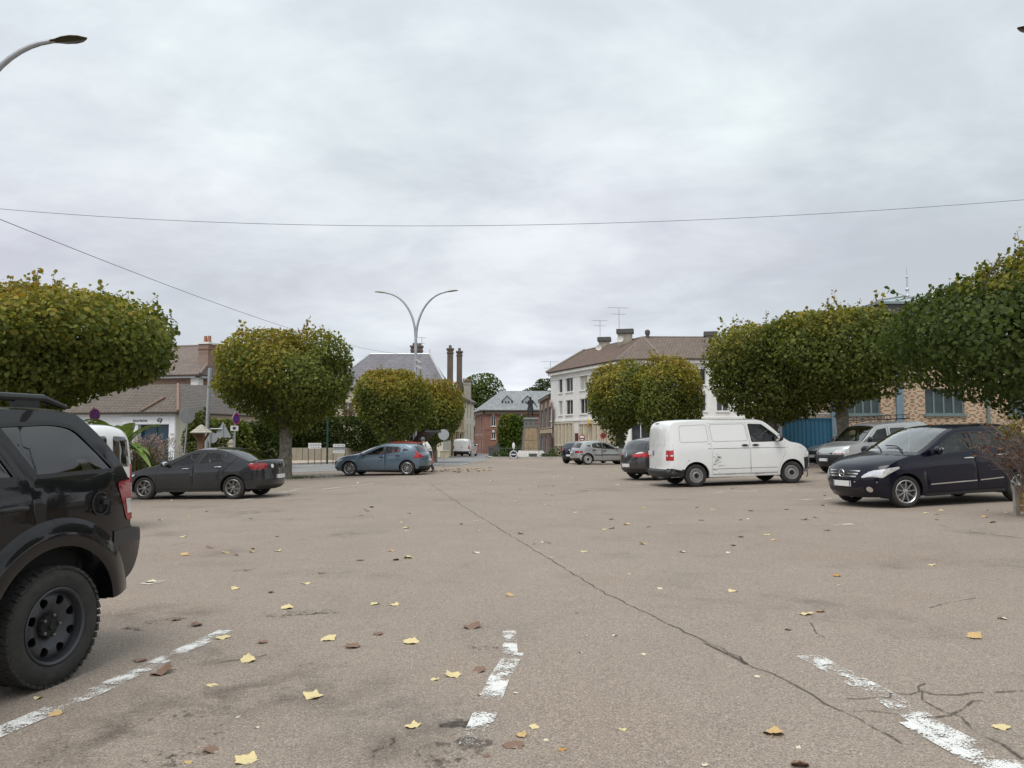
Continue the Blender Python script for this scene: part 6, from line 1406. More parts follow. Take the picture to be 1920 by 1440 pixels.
M_b4 = coursed('old brick front', HA, (.215, .125, .095), (.26, .155, .115), (.28, .23, .19), .22, .075); M_b5 = coursed('old brick side', HA + R(90), (.24, .125, .095), (.285, .155, .115), (.28, .23, .19), .22, .075)
W, L = h.wall(H(-9, 0), H(0, 0), -.5, 6.3, [(4.5, 5.6, 2.2, 4.2), (1.5, 2.6, 2.2, 4.2)], 0); W2, L2 = h.wall(H(0, 0), H(0, 9), -.5, 6.3, [(3.5, 4.6, 2.2, 4.2)], 1)
for Wq, Lq in ((W, L), (W2, L2)): h.band(Wq, 0, Lq, 5.05, 5.35, .07, 'string_course', M_stucco); h.band(Wq, 0, Lq, 6.05, 6.3, .35, 'gutter', M_zinc)
h.band(W, 8.45, 9.05, 0, 6.05, .10, 'corner_pilaster', M_stucco); h.band(W2, -.05, .5, 0, 6.05, .10, 'corner_pilaster', M_stucco)
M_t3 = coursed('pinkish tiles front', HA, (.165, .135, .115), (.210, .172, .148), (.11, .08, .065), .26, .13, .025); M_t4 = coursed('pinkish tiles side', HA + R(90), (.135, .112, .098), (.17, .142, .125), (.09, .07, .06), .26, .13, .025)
q0, q1 = (*H(-.9, 4.4), 9.1), (*H(-9, 4.4), 9.1)
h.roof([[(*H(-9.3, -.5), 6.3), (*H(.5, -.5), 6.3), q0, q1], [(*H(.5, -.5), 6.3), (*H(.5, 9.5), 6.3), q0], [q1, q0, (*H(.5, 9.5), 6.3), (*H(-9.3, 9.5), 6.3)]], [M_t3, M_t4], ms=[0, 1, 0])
q = MB(); q.tube([(*H(.5, -.5), 6.35), q0], .10, 6); q.tube([q0, q1], .10, 6); h.put(q, 'ridge_tiles', [pm('brown ridge', (.2, .15, .125), .8)])
t = at(389, 646, 59.5); h.chimney(t.x, t.y, 6.0, t.z, .85, 1.0, M_b5, 2, HA, M_stucco, M_tile0, .15, .55); h.finish([M_b4, M_b5])

# polychrome brick hall, blue gate
h = House('brick_hall', 'hall of buff and red lozenge brickwork with blue pilaster and zinc pyramid roof', 'building', (20, 44))
M_lz = lozenge('lozenge brickwork', 0.0); M_lz2 = lozenge('lozenge brickwork side', R(90))
M_blue = pm('blue grey steel', (.15, .23, .29), .5, var=.12, scale=3, dirt=(.2, .18, .15, .3)); M_green = pm('grey green frame', (.13, .19, .19), .5, var=.12)
x0 = P_(1560, 38)[0]; X = lambda px: (px - 960) / FPX * 38 * .9976 - x0
zz = lambda py: at(1700, py, 38).z
M_pg = pm('greenish workshop pane', (.030, .045, .045), .12, var=.5, scale=.9)
W, L = h.wall((x0, 38), (33, 38), -.3, 6.2, [(X(1737), X(1811), zz(777), zz(728), dict(mull=3, frame=M_green, pane=M_pg)), (X(1590), X(1653), zz(777), zz(728), dict(mull=3, frame=M_green, pane=M_pg)), (X(1893), X(1960), zz(777), zz(728), dict(mull=3, frame=M_green, pane=M_pg))], 0, sill=M_green)
h.wall((x0, 50), (x0, 38), -.3, 6.2, (), 1)
for px, w in ((1688, .34), (1563, .20), (2000, .34)): h.band(W, X(px) - w / 2, X(px) + w / 2, 0, 6.1, .12, 'pilaster', M_blue)
q = MB(); q.tube([W(X(1853), 0, .10), W(X(1853), 6.0, .10)], .075, 8); h.put(q, 'downpipe', [M_green])
h.band(W, 0, L, 6.0, 6.35, .2, 'eaves_beam', M_blue)
M_lead = pm('standing seam zinc', (.33, .385, .40), .4, metal=.35, var=.1)
a = at(1711, 552, 46); hw = 3.6; ez = a.z - .95; c = (a.x, 46 + .6)
h.roof([[(x0 - .3, 37.6, 6.35), (33, 37.6, 6.35), (33, 44, 8.2), (x0 - .3, 44, 8.2)]], [M_lead])
cn = [(c[0] - hw, c[1] - hw, ez), (c[0] + hw * 1.6, c[1] - hw, ez), (c[0] + hw * 1.6, c[1] + hw, ez), (c[0] - hw, c[1] + hw, ez)]; ap2 = [(a.x, c[1], a.z), (a.x + 4.5, c[1], a.z - .05)]
h.roof([[cn[0], cn[1], ap2[1], ap2[0]], [cn[3], cn[0], ap2[0]], [cn[1], cn[2], ap2[1]], [cn[2], cn[3], ap2[0], ap2[1]]], [M_lead], name='lantern_roof')
q = MB()
for i in range(10): x = cn[0][0] + (cn[1][0] - cn[0][0]) * i / 9; q.tube([(x, cn[0][1], ez + .05), (ap2[0][0] + (ap2[1][0] - ap2[0][0]) * i / 9, c[1], a.z + .03)], .035, 4)
for i in range(5): y = cn[0][1] + (cn[3][1] - cn[0][1]) * i / 4; q.tube([(cn[0][0], y, ez + .05), (a.x, c[1], a.z + .03)], .035, 4)
h.put(q, 'roof_seam', [M_zinc])
q = MB(); q.lathe([(.16, 0), (.10, .15), (.06, .3), (.12, .42), (.05, .55), (.04, 1.1), (.08, 1.2), (.02, 1.3), (.012, 1.9), (0, 1.9)], 10, 0, (a.x, c[1], a.z)); h.put(q, 'finial', [M_zinc])
q = MB(); q.box((c[0] + 1.0, c[1], ez - .55), (hw * 2.3, hw * 1.85, 1.1)); h.put(q, 'lantern_wall', [M_gutter])
q = MB(); bx = at(1698, 587, 42.5); q.ell(bx, (.35, .2, .25)); h.put(q, 'bell_siren', [M_dark])
h.finish([M_lz, M_lz2])
h = House('workshop', 'plain dark-windowed workshop behind the blue gate', 'building', (18.5, 50)); W, L = h.wall((16.6, 49), (21.5, 49), -.5, 6.0, [(2.2, 4.4, 2.0, 4.4, dict(mull=4, frame=M_steel))], 0); h.finish([M_gutter])
gt = empty('metal_gate', (13.8, 38.05, g(13.8, 38.05)), 0, 'tall blue sheet-metal gate beside the lozenge brick hall', 'gate')
M_gate = pm('blue gate paint', (.020, .125, .215), .45, var=.12, scale=2, dirt=(.10, .14, .17, .35)); gx0, gx1 = P_(1467, 38.05)[0] - 13.8, P_(1559, 38.05)[0] - 13.8; gz = at(1510, 782, 38.05).z - g(13.8, 38.05)
for a, b in ((gx0, (gx0 + gx1) / 2 - .02), ((gx0 + gx1) / 2 + .02, gx1)):
    q = MB(); q.box(((a + b) / 2, 0, gz / 2), (b - a, .05, gz - .1)); n = 6
    for k in range(n + 1): q.box((a + (b - a) * k / n, -.04, gz / 2), (.035, .05, gz - .12))
    q.box(((a + b) / 2, -.03, gz - .08), (b - a, .07, .08)); q.build('gate_leaf', [M_gate], gt)
q = MB(); q.tube([(gx0, 0, gz + .16), (gx1, 0, gz + .16)], .03, 6)
for k in range(24): x = gx0 + (gx1 - gx0) * k / 23; q.tube([(x, 0, gz - .1), (x, 0, gz + .3)], .014, 4)
q.build('spike_rail', [M_steel], gt)
for x in (gx0 - .12, gx1 + .10): q = MB(); q.box((x, 0, gz / 2 + .1), (.18, .18, gz + .3)); q.build('gate_post', [M_steel if x < 0 else M_blue], gt, bevel=.01)
# ---------------------------------------------------------------- street furniture
def arc2(p, q, bulge, n=14):
    """smooth curve leaving p vertically and reaching q almost level"""
    return [Vector((p.x + (q.x - p.x) * (1 - math.cos(t)), p.y + (q.y - p.y) * (1 - math.cos(t)), p.z + (q.z - p.z) * math.sin(t))) for t in np.linspace(0, math.pi / 2 * bulge, n)]
def street_lamp(x, y, label, H=9.6, arm=2.35, rz=0.0, cams=False):
    z = g(x, y); root = empty('street_lamp', (x, y, z), rz, label, 'street lamp', 'tall twin-armed street lamps')
    mb = MB(); mb.tube([(0, 0, -.1), (0, 0, .8), (0, 0, .85), (0, 0, H * .755)], [.15, .15, .12, .085], 10); mb.build('pole', [M_steel], root, smooth=40)
    for sg in (-1, 1):
        a = arc2(Vector((sg * .03, 0, H * .74)), Vector((sg * arm, 0, H)), .93); mb = MB(); mb.tube(a, [.075 - .022 * i / 13 for i in range(14)], 8); ao = mb.build('arm', [M_steel], root, smooth=50)
        e = a[-1]; d = (a[-1] - a[-2]).normalized(); q = MB()
        top = [(0, .07, .03), (.12, .09, .06), (.30, .16, .09), (.50, .18, .085), (.66, .14, .055), (.80, .03, .015)]
        vs = []
        for u, w, h_ in top:
            for k in range(7): t = -1 + 2 * k / 6; vs.append(e + Vector((d.x * u, t * w, d.z * u * .55 + h_ * (1 - t * t))))
        q.add(vs, [(i * 7 + j, i * 7 + j + 1, i * 7 + 8 + j, i * 7 + 7 + j) for i in range(5) for j in range(6)], 0)
        vs = []
        for u, w, h_ in top:
            for k in range(7): t = -1 + 2 * k / 6; vs.append(e + Vector((d.x * u, t * w * .98, d.z * u * .55 - .012 - .02 * (1 - t * t))))
        q.add(vs, [(i * 7 + j, i * 7 + 7 + j, i * 7 + 8 + j, i * 7 + j + 1) for i in range(5) for j in range(6)], 1)
        q.tube([e - d * .12, e + d * .10], .05, 8, 0); q.build('lamp_head', [pm('beige lamp housing', (.36, .34, .29), .5), pm('dark lamp glass', (.05, .045, .035), .15)], ao, smooth=50)
    if cams:
        for zz_, dx in ((H * .60, .16), (H * .565, .20)): q = MB(); q.box((dx, -.05, zz_), (.30, .16, .14), 0, Matrix.Rotation(R(20), 3, 'Y')); q.ell((dx + .12, -.06, zz_ - .12), (.09, .09, .10)); q.tube([(0, 0, zz_), (dx, 0, zz_)], .03, 6); q.build('camera_box', [pm('pale camera case', (.45, .45, .43), .4)], root, smooth=40)
    return root
LX = P_(778, 47)
z0 = g(*LX); Hh = at(858, 548, 47).z - z0
street_lamp(LX[0], LX[1], 'twin-armed street lamp with camera boxes, rising behind the rust-topped lime', Hh, 2.05, R(-5), True)
d = ray(157, 80); D1 = (Hh - .1 + CZ * 0 - CZ + g(-12, 16)) / d[2]
street_lamp(d[0] * D1 - 2.62, d[1] * D1, 'street lamp whose single visible arm enters at the top left corner', Hh, 2.05, R(3))
d = ray(1915, 66); D1 = (Hh - CZ + .2) / d[2]
street_lamp(d[0] * D1 + 2.62, d[1] * D1, 'street lamp of which only a lamp tip shows at the right edge', Hh, 2.05, R(-3))

def post(name, px, D, label, cat, r=.03, h=2.2, mat=None, tilt=(0, 0), group=None, rz=0):
    x, y = P_(px, D); root = empty(name, (x, y, g(x, y)), rz, label, cat, group)
    mb = MB(); mb.tube([(0, 0, -.1), (tilt[0] * h, tilt[1] * h, h)], r, 8); mb.build('post', [mat or M_steel], root, smooth=50)
    return root
def disc(r, t, n=28): return [(0, -t), (r * .98, -t), (r, -t * .6), (r, t * .6), (r * .98, t), (0, t)]
def sign_disc(root, z, r, ang, parts, name='sign_face', tx=0.0):
    """round plate facing direction ang (0 = towards -Y), parts = list of (r0, r1, material)"""
    rot = Matrix.Rotation(ang, 3, 'Z'); off = Vector((tx, 0, z)); mb = MB(); mats = []
    mb.lathe(disc(r, .012), 28, 0, (0, -.045, 0), 'y'); mats.append(M_steel)
    for k, (r0, r1, m) in enumerate(parts):
        mats.append(m); mb.lathe([(r1, -.0585 - .001 * k), (r0, -.0585 - .001 * k)], 28, k + 1, (0, 0, 0), 'y')
    mb.v = [tuple(rot @ Vector(v) + off) for v in mb.v]; return mb.build(name, mats, root, recalc=False)
M_sred, M_sblue, M_swhite = pm('sign red', (.50, .03, .035), .4, var=.06), pm('sign blue violet', (.075, .03, .22), .4, var=.06), pm('sign white', (.72, .72, .70), .4, var=.05)
M_back = pm('bare sign back', (.36, .385, .40), .5, metal=.2, var=.1)
def no_stop(px, D, zc, r, ang, label, h):
    root = post('no_stopping_sign', px, D, label, 'road sign', .035, h)
    sign_disc(root, zc, r, ang, [(0, r, M_sred), (0, r * .84, M_sblue)])
    rot = Matrix.Rotation(ang, 3, 'Z'); mb = MB(); w = r * .055
    for s_ in (1, -1):
        c, q = math.cos(R(45 * s_)), math.sin(R(45 * s_)); L = r * .76; P4 = [(-L * c + w * q, -L * q - w * c), (L * c + w * q, L * q - w * c), (L * c - w * q, L * q + w * c), (-L * c - w * q, -L * q + w * c)]
        mb.add([rot @ Vector((a, -.062 - .001 * (s_ > 0), b)) + Vector((0, 0, zc)) for a, b in P4], [(0, 1, 2, 3)])
    mb.build('cross', [pm('faded sign cross', (.30, .03, .10), .4)], root, recalc=False)
    return root
def zrel(px, py, D): x, y = P_(px, D); return at(px, py, D).z - g(x, y)
ns = no_stop(440, 30, zrel(440, 785, 30), .225, R(74), 'no-stopping sign with a small plate below, above the roof of the dark grey saloon', zrel(440, 772, 30))
mb = MB(); mb.box((0, -.05, zrel(440, 803, 30)), (.30, .02, .20), 0, Matrix.Rotation(R(40), 3, 'Z')); mb.box((0, -.065, zrel(440, 803, 30)), (.12, .012, .10), 1, Matrix.Rotation(R(40), 3, 'Z')); mb.build('extra_plate', [M_swhite, M_ink], ns)
no_stop(174, 26, zrel(174, 778, 26), .215, R(70), 'no-stopping sign just above the white compact van roof', zrel(174, 764, 26))
root = post('stop_sign', 343, 33, 'grey back of an octagonal sign on a slanting post, in front of the tourist office', 'road sign', .035, zrel(343, 768, 33), tilt=(.07, 0))
mb = MB(); zc = zrel(343, 779, 33); mb.lathe([(0, -.012), (.36, -.012), (.36, .012), (0, .012)], 8, 0, (0, 0, 0), 'y', R(22.5), R(382.5)); rot = Matrix.Rotation(R(48), 3, 'Z'); mb.v = [tuple(rot @ Vector(v) + Vector((.07 * zc - .02, -.05, zc))) for v in mb.v]; mb.build('sign_plate', [M_back], root)
root = post('lamp_post', 386.5, 36, 'plain grey tapered pole without a lamp, right of the octagonal sign back', 'pole', .09, zrel(388, 690, 36), tilt=(.018, 0))
root = post('warning_sign', 394, 31, 'grey back of a triangular sign on a side bracket, left of the no-stopping sign', 'road sign', .035, zrel(394, 803, 31))
mb = MB(); zc = zrel(417, 806, 31); x1 = .49
mb.tube([(0, 0, zc + .05), (x1, 0, zc + .05)], .03, 6); tri = [(x1 - .36, zc - .30), (x1 + .36, zc - .30), (x1, zc + .34)]; mb.prism(rpoly(tri, .05), lambda p: (p[0], .05, p[1]), lambda p: (p[0], .03, p[1])); mb.box((x1, .0, zc - .02), (.05, .04, .5)); mb.build('sign_plate', [M_back], root)
mb = MB(); zc2 = zrel(399, 821, 31); mb.lathe(disc(.21, .012), 24, 0, (.08, .04, zc2), 'y'); mb.build('small_round_plate', [M_back], root)
root = post('round_sign', 832, 43, 'grey back of a round sign on a post, right of the person', 'road sign', .03, zrel(832, 806, 43))
mb = MB(); mb.lathe(disc(.30, .012), 28, 0, (0, -.045, zrel(832, 815, 43)), 'y'); mb.build('sign_plate', [M_back], root)
root = post('no_entry_sign', 1091, 64, 'red-ringed round sign with white bar in front of the white apartment block shop front', 'road sign', .035, zrel(1091, 812, 64))
sign_disc(root, zrel(1091, 821, 64), .27, 0, [(0, .27, pm('dull sign red', (.30, .035, .04), .5)), (0, .19, M_swhite)]); mb = MB(); mb.box((0, -.066, zrel(1091, 822, 64)), (.34, .008, .09)); mb.build('bar', [M_ink], root)
root = post('no_parking_sign', 1131, 62, 'round dark-centred red sign left of the close pair of limes', 'road sign', .035, zrel(1131, 806, 62))
sign_disc(root, zrel(1131, 817, 62), .25, 0, [(0, .25, pm('dull sign red', ())), (0, .14, pm('dark maroon', (.10, .02, .03), .5))])
root = post('green_pole', 614, 50, 'dark green pole between the two white notice boards and the hedge', 'pole', .065, zrel(614, 781, 50), pm('dark green paint', (.018, .06, .045), .4))
for px, x0_, x1_, rowsy, label in ((590.5, 579, 603, ((830.5, 835.5), (836, 841)), 'left white notice board on legs in front of the garden wall'), (636, 625, 647, ((832.5, 838), (839, 844), (844.5, 849.5)), 'right notice board of white and grey strips on legs in front of the garden wall')):
    x, y = P_(px, 49); root = empty('notice_board', (x, y, g(x, y)), 0, label, 'notice board', 'notice boards by the garden wall'); k = 49 / FPX
    for q, (a, b) in enumerate(rowsy):
        za, zb_ = zrel(px, a, 49), zrel(px, b, 49); mb = MB(); mb.box((0, 0, (za + zb_) / 2), ((x1_ - x0_) * k, .03, za - zb_ - .01)); 
        for j in range(4): mb.box(((j - 1.4) * .16, -.017, (za + zb_) / 2 + .0), (.09 + .04 * (j % 2), .006, .035), 1)
        mb.build('panel', [M_swhite if q != 1 or len(rowsy) == 2 else M_back, pm('dark print', (.09, .10, .12), .5)], root)
    for s_ in (-1, 0, 1) if len(rowsy) == 2 else (-1, 1): mb = MB(); mb.tube([(s_ * (x1_ - x0_) * k * .5, .03, -.1), (s_ * (x1_ - x0_) * k * .5, .03, zrel(px, rowsy[0][0], 49))], .025, 6); mb.build('leg', [M_gutter], root)

# shingled little shelter on a wooden post
x, y = P_(377, 30); root = empty('wooden_shelter', (x, y, g(x, y)), 0, 'wooden post with a little tiered shingle roof, behind the dark grey saloon', 'shelter')
zt, zb_ = zrel(377, 797, 30), zrel(377, 811, 30); M_wood = pm('warm wood', (.20, .115, .065), .75, var=.25, scale=4); M_shin = pm('pale weathered shingle', (.42, .395, .34), .9, var=.2, scale=9)
mb = MB()
for i in range(4):
    f0, f1 = 1 - i * .22, 1 - (i + 1) * .22 - .10; za = zb_ + (zt - zb_) * i / 4; zc = zb_ + (zt - zb_) * (i + 1) / 4 + .02
    mb.lathe([(.40 * f0 * 1.1, za - .02), (.40 * f0 * 1.1, za + .015), (.40 * max(.04, f1) * 1.1, zc)], 8, 0)
mb.build('roof', [M_shin], root)
mb = MB(); mb.box((0, 0, zb_ / 2), (.20, .20, zb_ + .1)); 
for a in range(4): c, s_ = math.cos(R(45 + 90 * a)), math.sin(R(45 + 90 * a)); mb.tube([(c * .08, s_ * .08, zb_ - .38), (c * .30, s_ * .30, zb_ - .02)], .045, 6)
mb.build('post', [M_wood], root)

# railings
M_rail = pm('grey green railing', (.10, .135, .125), .5, var=.15, dirt=(.2, .2, .18, .3))
def railing(name, pts, H, label, gap=.13, tops=True, cat='railing', mat=None, base=0.0, basem=None):
    o = Vector((pts[0][0], pts[0][1], g(*pts[0][:2]))); root = empty(name, o, 0, label, cat); mat = mat or M_rail
    rl = MB(); pk = MB(); ps = MB(); kb = MB()
    for i in range(len(pts) - 1):
        a, b = Vector(pts[i][:2]), Vector(pts[i + 1][:2]); L = (b - a).length; n = max(1, int(L / 1.9))
        P3 = lambda t, z: (a.x + (b.x - a.x) * t - o.x, a.y + (b.y - a.y) * t - o.y, g(a.x + (b.x - a.x) * t, a.y + (b.y - a.y) * t) + z + base - o.z)
        for z in (.12, H - .12): rl.tube([P3(0, z), P3(.5, z), P3(1, z)], .018, 5)
        for k in range(n + 1): ps.tube([P3(k / n, -.05 - base), P3(k / n, H + .08)], .028, 6); ps.ell(P3(k / n, H + .10), (.04, .04, .05), 0, 6, 4)
        m = int(L / gap)
        for k in range(m): pk.tube([P3((k + .5) / m, .05), P3((k + .5) / m, H + (.02 if tops else -.12))], .009, 4, cap=False)
        if base: kb.prism([0, .34, .66, 1], lambda t: P3(t, -base - .1), lambda t: P3(t, .04)) if False else None
    rl.build('rail', [mat], root); ps.build('rail_posts' if False else 'post_row', [mat], root); pk.build('picket_row', [mat], root)
    return root
railing('iron_railing', [P_(232, 31), P_(296, 30.2), P_(345, 29.6)], 1.0, 'low grey-green railing between the white compact van and the dark grey saloon')
railing('iron_railing', [P_(298, 42), P_(364, 41.6)], 1.15, 'grey-green railing in front of the tourist office shop window')
railing('iron_railing', [P_(371, 41.5), P_(431, 41)], 1.15, 'grey-green railing between the two short stone gate piers')
for px, lab in ((367, 'left short stone gate pier, behind the wooden shelter'), (434.5, 'right short stone gate pier, behind the no-stopping sign post')):
    x, y = P_(px, 41.3); root = empty('gate_pier', (x, y, g(x, y)), 0, lab, 'pier'); hh = zrel(px, 828, 41.3)
    mb = MB(); mb.box((0, 0, hh / 2 - .1), (.26, .26, hh)); mb.build('shaft', [M_stone], root, bevel=.02); mb = MB(); mb.box((0, 0, hh - .06), (.34, .34, .10)); mb.lathe([(.15, hh - .01), (.12, hh + .08), (0, hh + .12)], 10); mb.build('cap', [M_conc], root)

# ---------------------------------------------------------------- monument in its railed garden
MC = (1.78, 73.2); zg = g(*MC); root = empty('war_memorial', (*MC, zg), 0, 'tapering stone pedestal of the soldier statue inside the railed garden', 'monument')
zA, zB, zC = at(995, 783, 73).z - zg, at(995, 802, 73).z - zg, at(995, 843, 73).z - zg
M_mst = pm('grey granite', (.155, .148, .138), .8, var=.15, scale=3, dirt=(.12, .11, .09, .4)); M_mtan = pm('ochre stone panel', (.285, .205, .12), .8, var=.22, scale=2.5, dirt=(.22, .15, .08, .5))
def frust(mb, z0, z1, w0, w1, m=0): mb.add([(-w0, -w0, z0), (w0, -w0, z0), (w0, w0, z0), (-w0, w0, z0), (-w1, -w1, z1), (w1, -w1, z1), (w1, w1, z1), (-w1, w1, z1)], [(3, 2, 1, 0), (4, 5, 6, 7), (0, 1, 5, 4), (1, 2, 6, 5), (2, 3, 7, 6), (3, 0, 4, 7)], m)
mb = MB(); frust(mb, .3, zB, .92, .70); mb.build('shaft', [M_mst], root)
mb = MB()
for i in range(4):
    a = Matrix.Rotation(R(90 * i), 3, 'Z'); q = MB(); w0, w1 = .68, .52; y0, y1 = -.945, -.725
    for (u0, u1) in ((-1, -.36), (-.33, .33), (.36, 1)):
        for (t0, t1) in ((0, .5), (.52, 1)):
            f = lambda u, t, e: a @ Vector((u * (w0 + (w1 - w0) * t), y0 + (y1 - y0) * t - e, .5 + (zB - .55) * t)); mb.add([f(u0, t0, .0), f(u1, t0, .0), f(u1, t1, .0), f(u0, t1, .0)], [(0, 1, 2, 3)])
mb.build('inscription_panel', [M_mtan], root)
mb = MB(); frust(mb, zB, zB + .12, .74, .74); frust(mb, zB + .12, zA - .30, .67, .67); frust(mb, zA - .30, zA - .14, .70, .76); frust(mb, zA - .14, zA, .76, .62, 0); mb.build('cornice_block', [M_mst], root)
mb = MB()
for i in range(4):
    a = Matrix.Rotation(R(90 * i), 3, 'Z')
    for u in (-.45, 0, .45): q = MB(); q.ell((u, -.68, zB + .42), (.085, .03, .10)); q.v = [tuple(a @ Vector(v)) for v in q.v]; q.build('roundel', [M_gutter], root)
mb = MB()
for w, z0_, z1_ in ((2.3, -.2, .22), (1.75, .22, .48), (1.25, .48, .70)): frust(mb, z0_, z1_, w, w - .12)
mb.build('stepped_base', [pm('pale stone steps', (.52, .51, .48), .8, var=.12, dirt=(.3, .28, .24, .4))], root, bevel=.02)
mb = MB(); mb.box((.15, -2.25, .30), (.75, .10, .34)); mb.build('plaque', [M_gutter], root)

def skin(name, joints, edges, mat, parent=None, sub=2):
    me = bpy.data.meshes.new(name); me.from_pydata([j[:3] for j in joints], edges, []); o = bpy.data.objects.new(name, me); COL.objects.link(o)
    s_ = o.modifiers.new('skin', 'SKIN'); s_.use_smooth_shade = True
    for v, j in zip(me.skin_vertices[0].data, joints): v.radius = (j[3], j[4] if len(j) > 4 else j[3])
    me.skin_vertices[0].data[0].use_root = True
    sb = o.modifiers.new('sub', 'SUBSURF'); sb.levels = sb.render_levels = sub; me.materials.append(mat)
    if parent is not None: o.parent = parent
    return o
def human(H, pose, scale=1.0):
    """joint list in local axes (facing -X); pose overrides named joints"""
    J = dict(pelvis=(0, 0, .95, .115), waist=(0, 0, 1.10, .115), chest=(-.01, 0, 1.30, .135), base=(0, 0, 1.47, .06), neck=(-.02, 0, 1.53, .052), skull=(-.04, 0, 1.64, .082), crown=(-.03, 0, 1.72, .060), nose=(-.125, 0, 1.625, .018),
             sl=(0, .19, 1.43, .062), el=(0, .26, 1.14, .045), wl=(-.08, .26, .90, .032), hl=(-.11, .26, .83, .030), sr=(0, -.19, 1.43, .062), er=(0, -.26, 1.14, .045), wr=(-.08, -.26, .90, .032), hr=(-.11, -.26, .83, .030),
             pl=(0, .10, .90, .095), kl=(-.02, .11, .50, .062), al=(0, .11, .09, .042), tl=(-.17, .12, .035, .034), pr=(0, -.10, .90, .095), kr=(-.02, -.11, .50, .062), ar=(0, -.11, .09, .042), tr=(-.17, -.12, .035, .034))
    for k, v in pose.items(): J[k] = (*v, J[k][3])
    E = [('pelvis', 'waist'), ('waist', 'chest'), ('chest', 'base'), ('base', 'neck'), ('neck', 'skull'), ('skull', 'crown'), ('skull', 'nose'), ('base', 'sl'), ('sl', 'el'), ('el', 'wl'), ('wl', 'hl'), ('base', 'sr'), ('sr', 'er'), ('er', 'wr'), ('wr', 'hr'), ('pelvis', 'pl'), ('pl', 'kl'), ('kl', 'al'), ('al', 'tl'), ('pelvis', 'pr'), ('pr', 'kr'), ('kr', 'ar'), ('ar', 'tr')]
    for s_ in 'lr':                                     # five fingers, rooted in the palm
        w, hnd = Vector(J['w' + s_][:3]), Vector(J['h' + s_][:3]); d = (hnd - w).normalized(); side = Vector((0, 0, 1)).cross(d); side = side.normalized() if side.length > .05 else Vector((1, 0, 0)); dn = d.cross(side)
        for k in range(5):
            o_ = side * (.028 * (k - 1.5)) if k < 4 else side * -.05; L = (.075, .085, .08, .06, .05)[k]
            m1 = hnd + d * (.02 if k < 4 else -.02) + o_; m2 = m1 + d * L * .55 + dn * .012; m3 = m2 + d * L * .35 + dn * .035
            J[f'f{s_}{k}a'] = (*m1, .010); J[f'f{s_}{k}b'] = (*m2, .009); J[f'f{s_}{k}c'] = (*m3, .007); E += [('h' + s_, f'f{s_}{k}a'), (f'f{s_}{k}a', f'f{s_}{k}b'), (f'f{s_}{k}b', f'f{s_}{k}c')]
    f = H / 1.78
    return {k: tuple(q * f for q in v) for k, v in J.items()}, E
def sub_skin(name, J, E, keys, grow, mat, parent, extra=None, root=None):
    ks = [k for k in ([root] if root else []) + [q for q in keys if q != root]]; ix = {k: i for i, k in enumerate(ks)}
    return skin(name, [(*J[k][:3], J[k][3] * grow.get(k, grow[None]) if isinstance(grow, dict) else J[k][3] * grow) for k in ks], [(ix[a], ix[b]) for a, b in E if a in ix and b in ix], mat, parent)
M_bronze = pm('dark bronze', (.030, .034, .033), .5, metal=.4, var=.3, scale=5)
st = empty('statue', (MC[0] - .02, MC[1], zg + zA), R(100), 'dark bronze soldier statue in a long coat on top of the stone pedestal', 'statue')
J, E = human(1.98, dict(kl=(-.10, .16, .50), al=(-.12, .20, .11), tl=(-.28, .24, .06), kr=(.06, -.16, .50), ar=(.10, -.22, .11), tr=(-.05, -.28, .06), er=(-.05, -.38, 1.18), wr=(-.10, -.50, .98), hr=(-.12, -.54, .91), el=(-.10, .30, 1.16), wl=(-.28, .14, 1.10), hl=(-.33, .08, 1.12), skull=(-.05, .03, 1.65), crown=(-.04, .03, 1.73), nose=(-.13, .05, 1.63)))
sub_skin('body', J, E, list(J), 1.18, M_bronze, st, root='pelvis')
q = MB(); n = 24; rings = [(1.50, .17, .15), (1.30, .21, .17), (1.08, .19, .155), (.85, .24, .21), (.60, .30, .27), (.52, .31, .28)]; vs = []
for z, rx, ry in rings:
    for j in range(n): a = 2 * math.pi * j / n; k = 1 + (.05 * math.sin(5 * a) if z < .9 else 0); vs.append((ry * k * math.cos(a) * 1.1, rx * k * math.sin(a) * 1.1, z * 1.11))
q.add(vs, [(i * n + j, i * n + (j + 1) % n, (i + 1) * n + (j + 1) % n, (i + 1) * n + j) for i in range(len(rings) - 1) for j in range(n)]); q.build('coat', [M_bronze], st, smooth=60)
q = MB(); q.lathe([(.0, .14), (.07, .125), (.115, .06), (.12, .0), (.155, -.02), (.15, -.03)], 16, 0, (-.05, .03, 1.86)); q.build('helmet', [M_bronze], st, smooth=50)
q = MB(); q.box((0, 0, .05), (.78, .78, .12)); q.build('plinth', [M_bronze], st, bevel=.02)
F1 = [(-1.65, 70.2), (4.5, 70.2), (5.3, 72.5), (5.3, 77)]
railing('garden_railing', [(-2.3, 76.5), (-1.65, 70.2)] + F1[1:], 1.05, 'grey iron railing on a pale kerb round the soldier monument', .16, mat=pm('iron grey paint', (.075, .095, .095), .5, var=.15))
kerb('garden_kerb', [(-2.45, 76.5), (-1.8, 70.0), (4.65, 70.0), (5.5, 72.4), (5.5, 77)], .35, .16)
x, y = -.0 + P_(963, 69.6)[0], 69.6; root = empty('round_sign', (x, y, g(x, y)), 0, 'dark round sign with white ring and bar on the monument railing', 'road sign')
mb = MB(); mb.tube([(0, 0, -.05), (0, 0, 1.15)], .03, 6); mb.build('post', [M_steel], root); zc = zrel(963, 852, 69.6)
sign_disc(root, zc, .36, 0, [(0, .36, M_swhite), (0, .29, pm('sign dark blue', (.02, .03, .05), .4))]); mb = MB(); mb.box((0, -.066, zc), (.42, .008, .10)); mb.build('bar', [M_swhite], root)
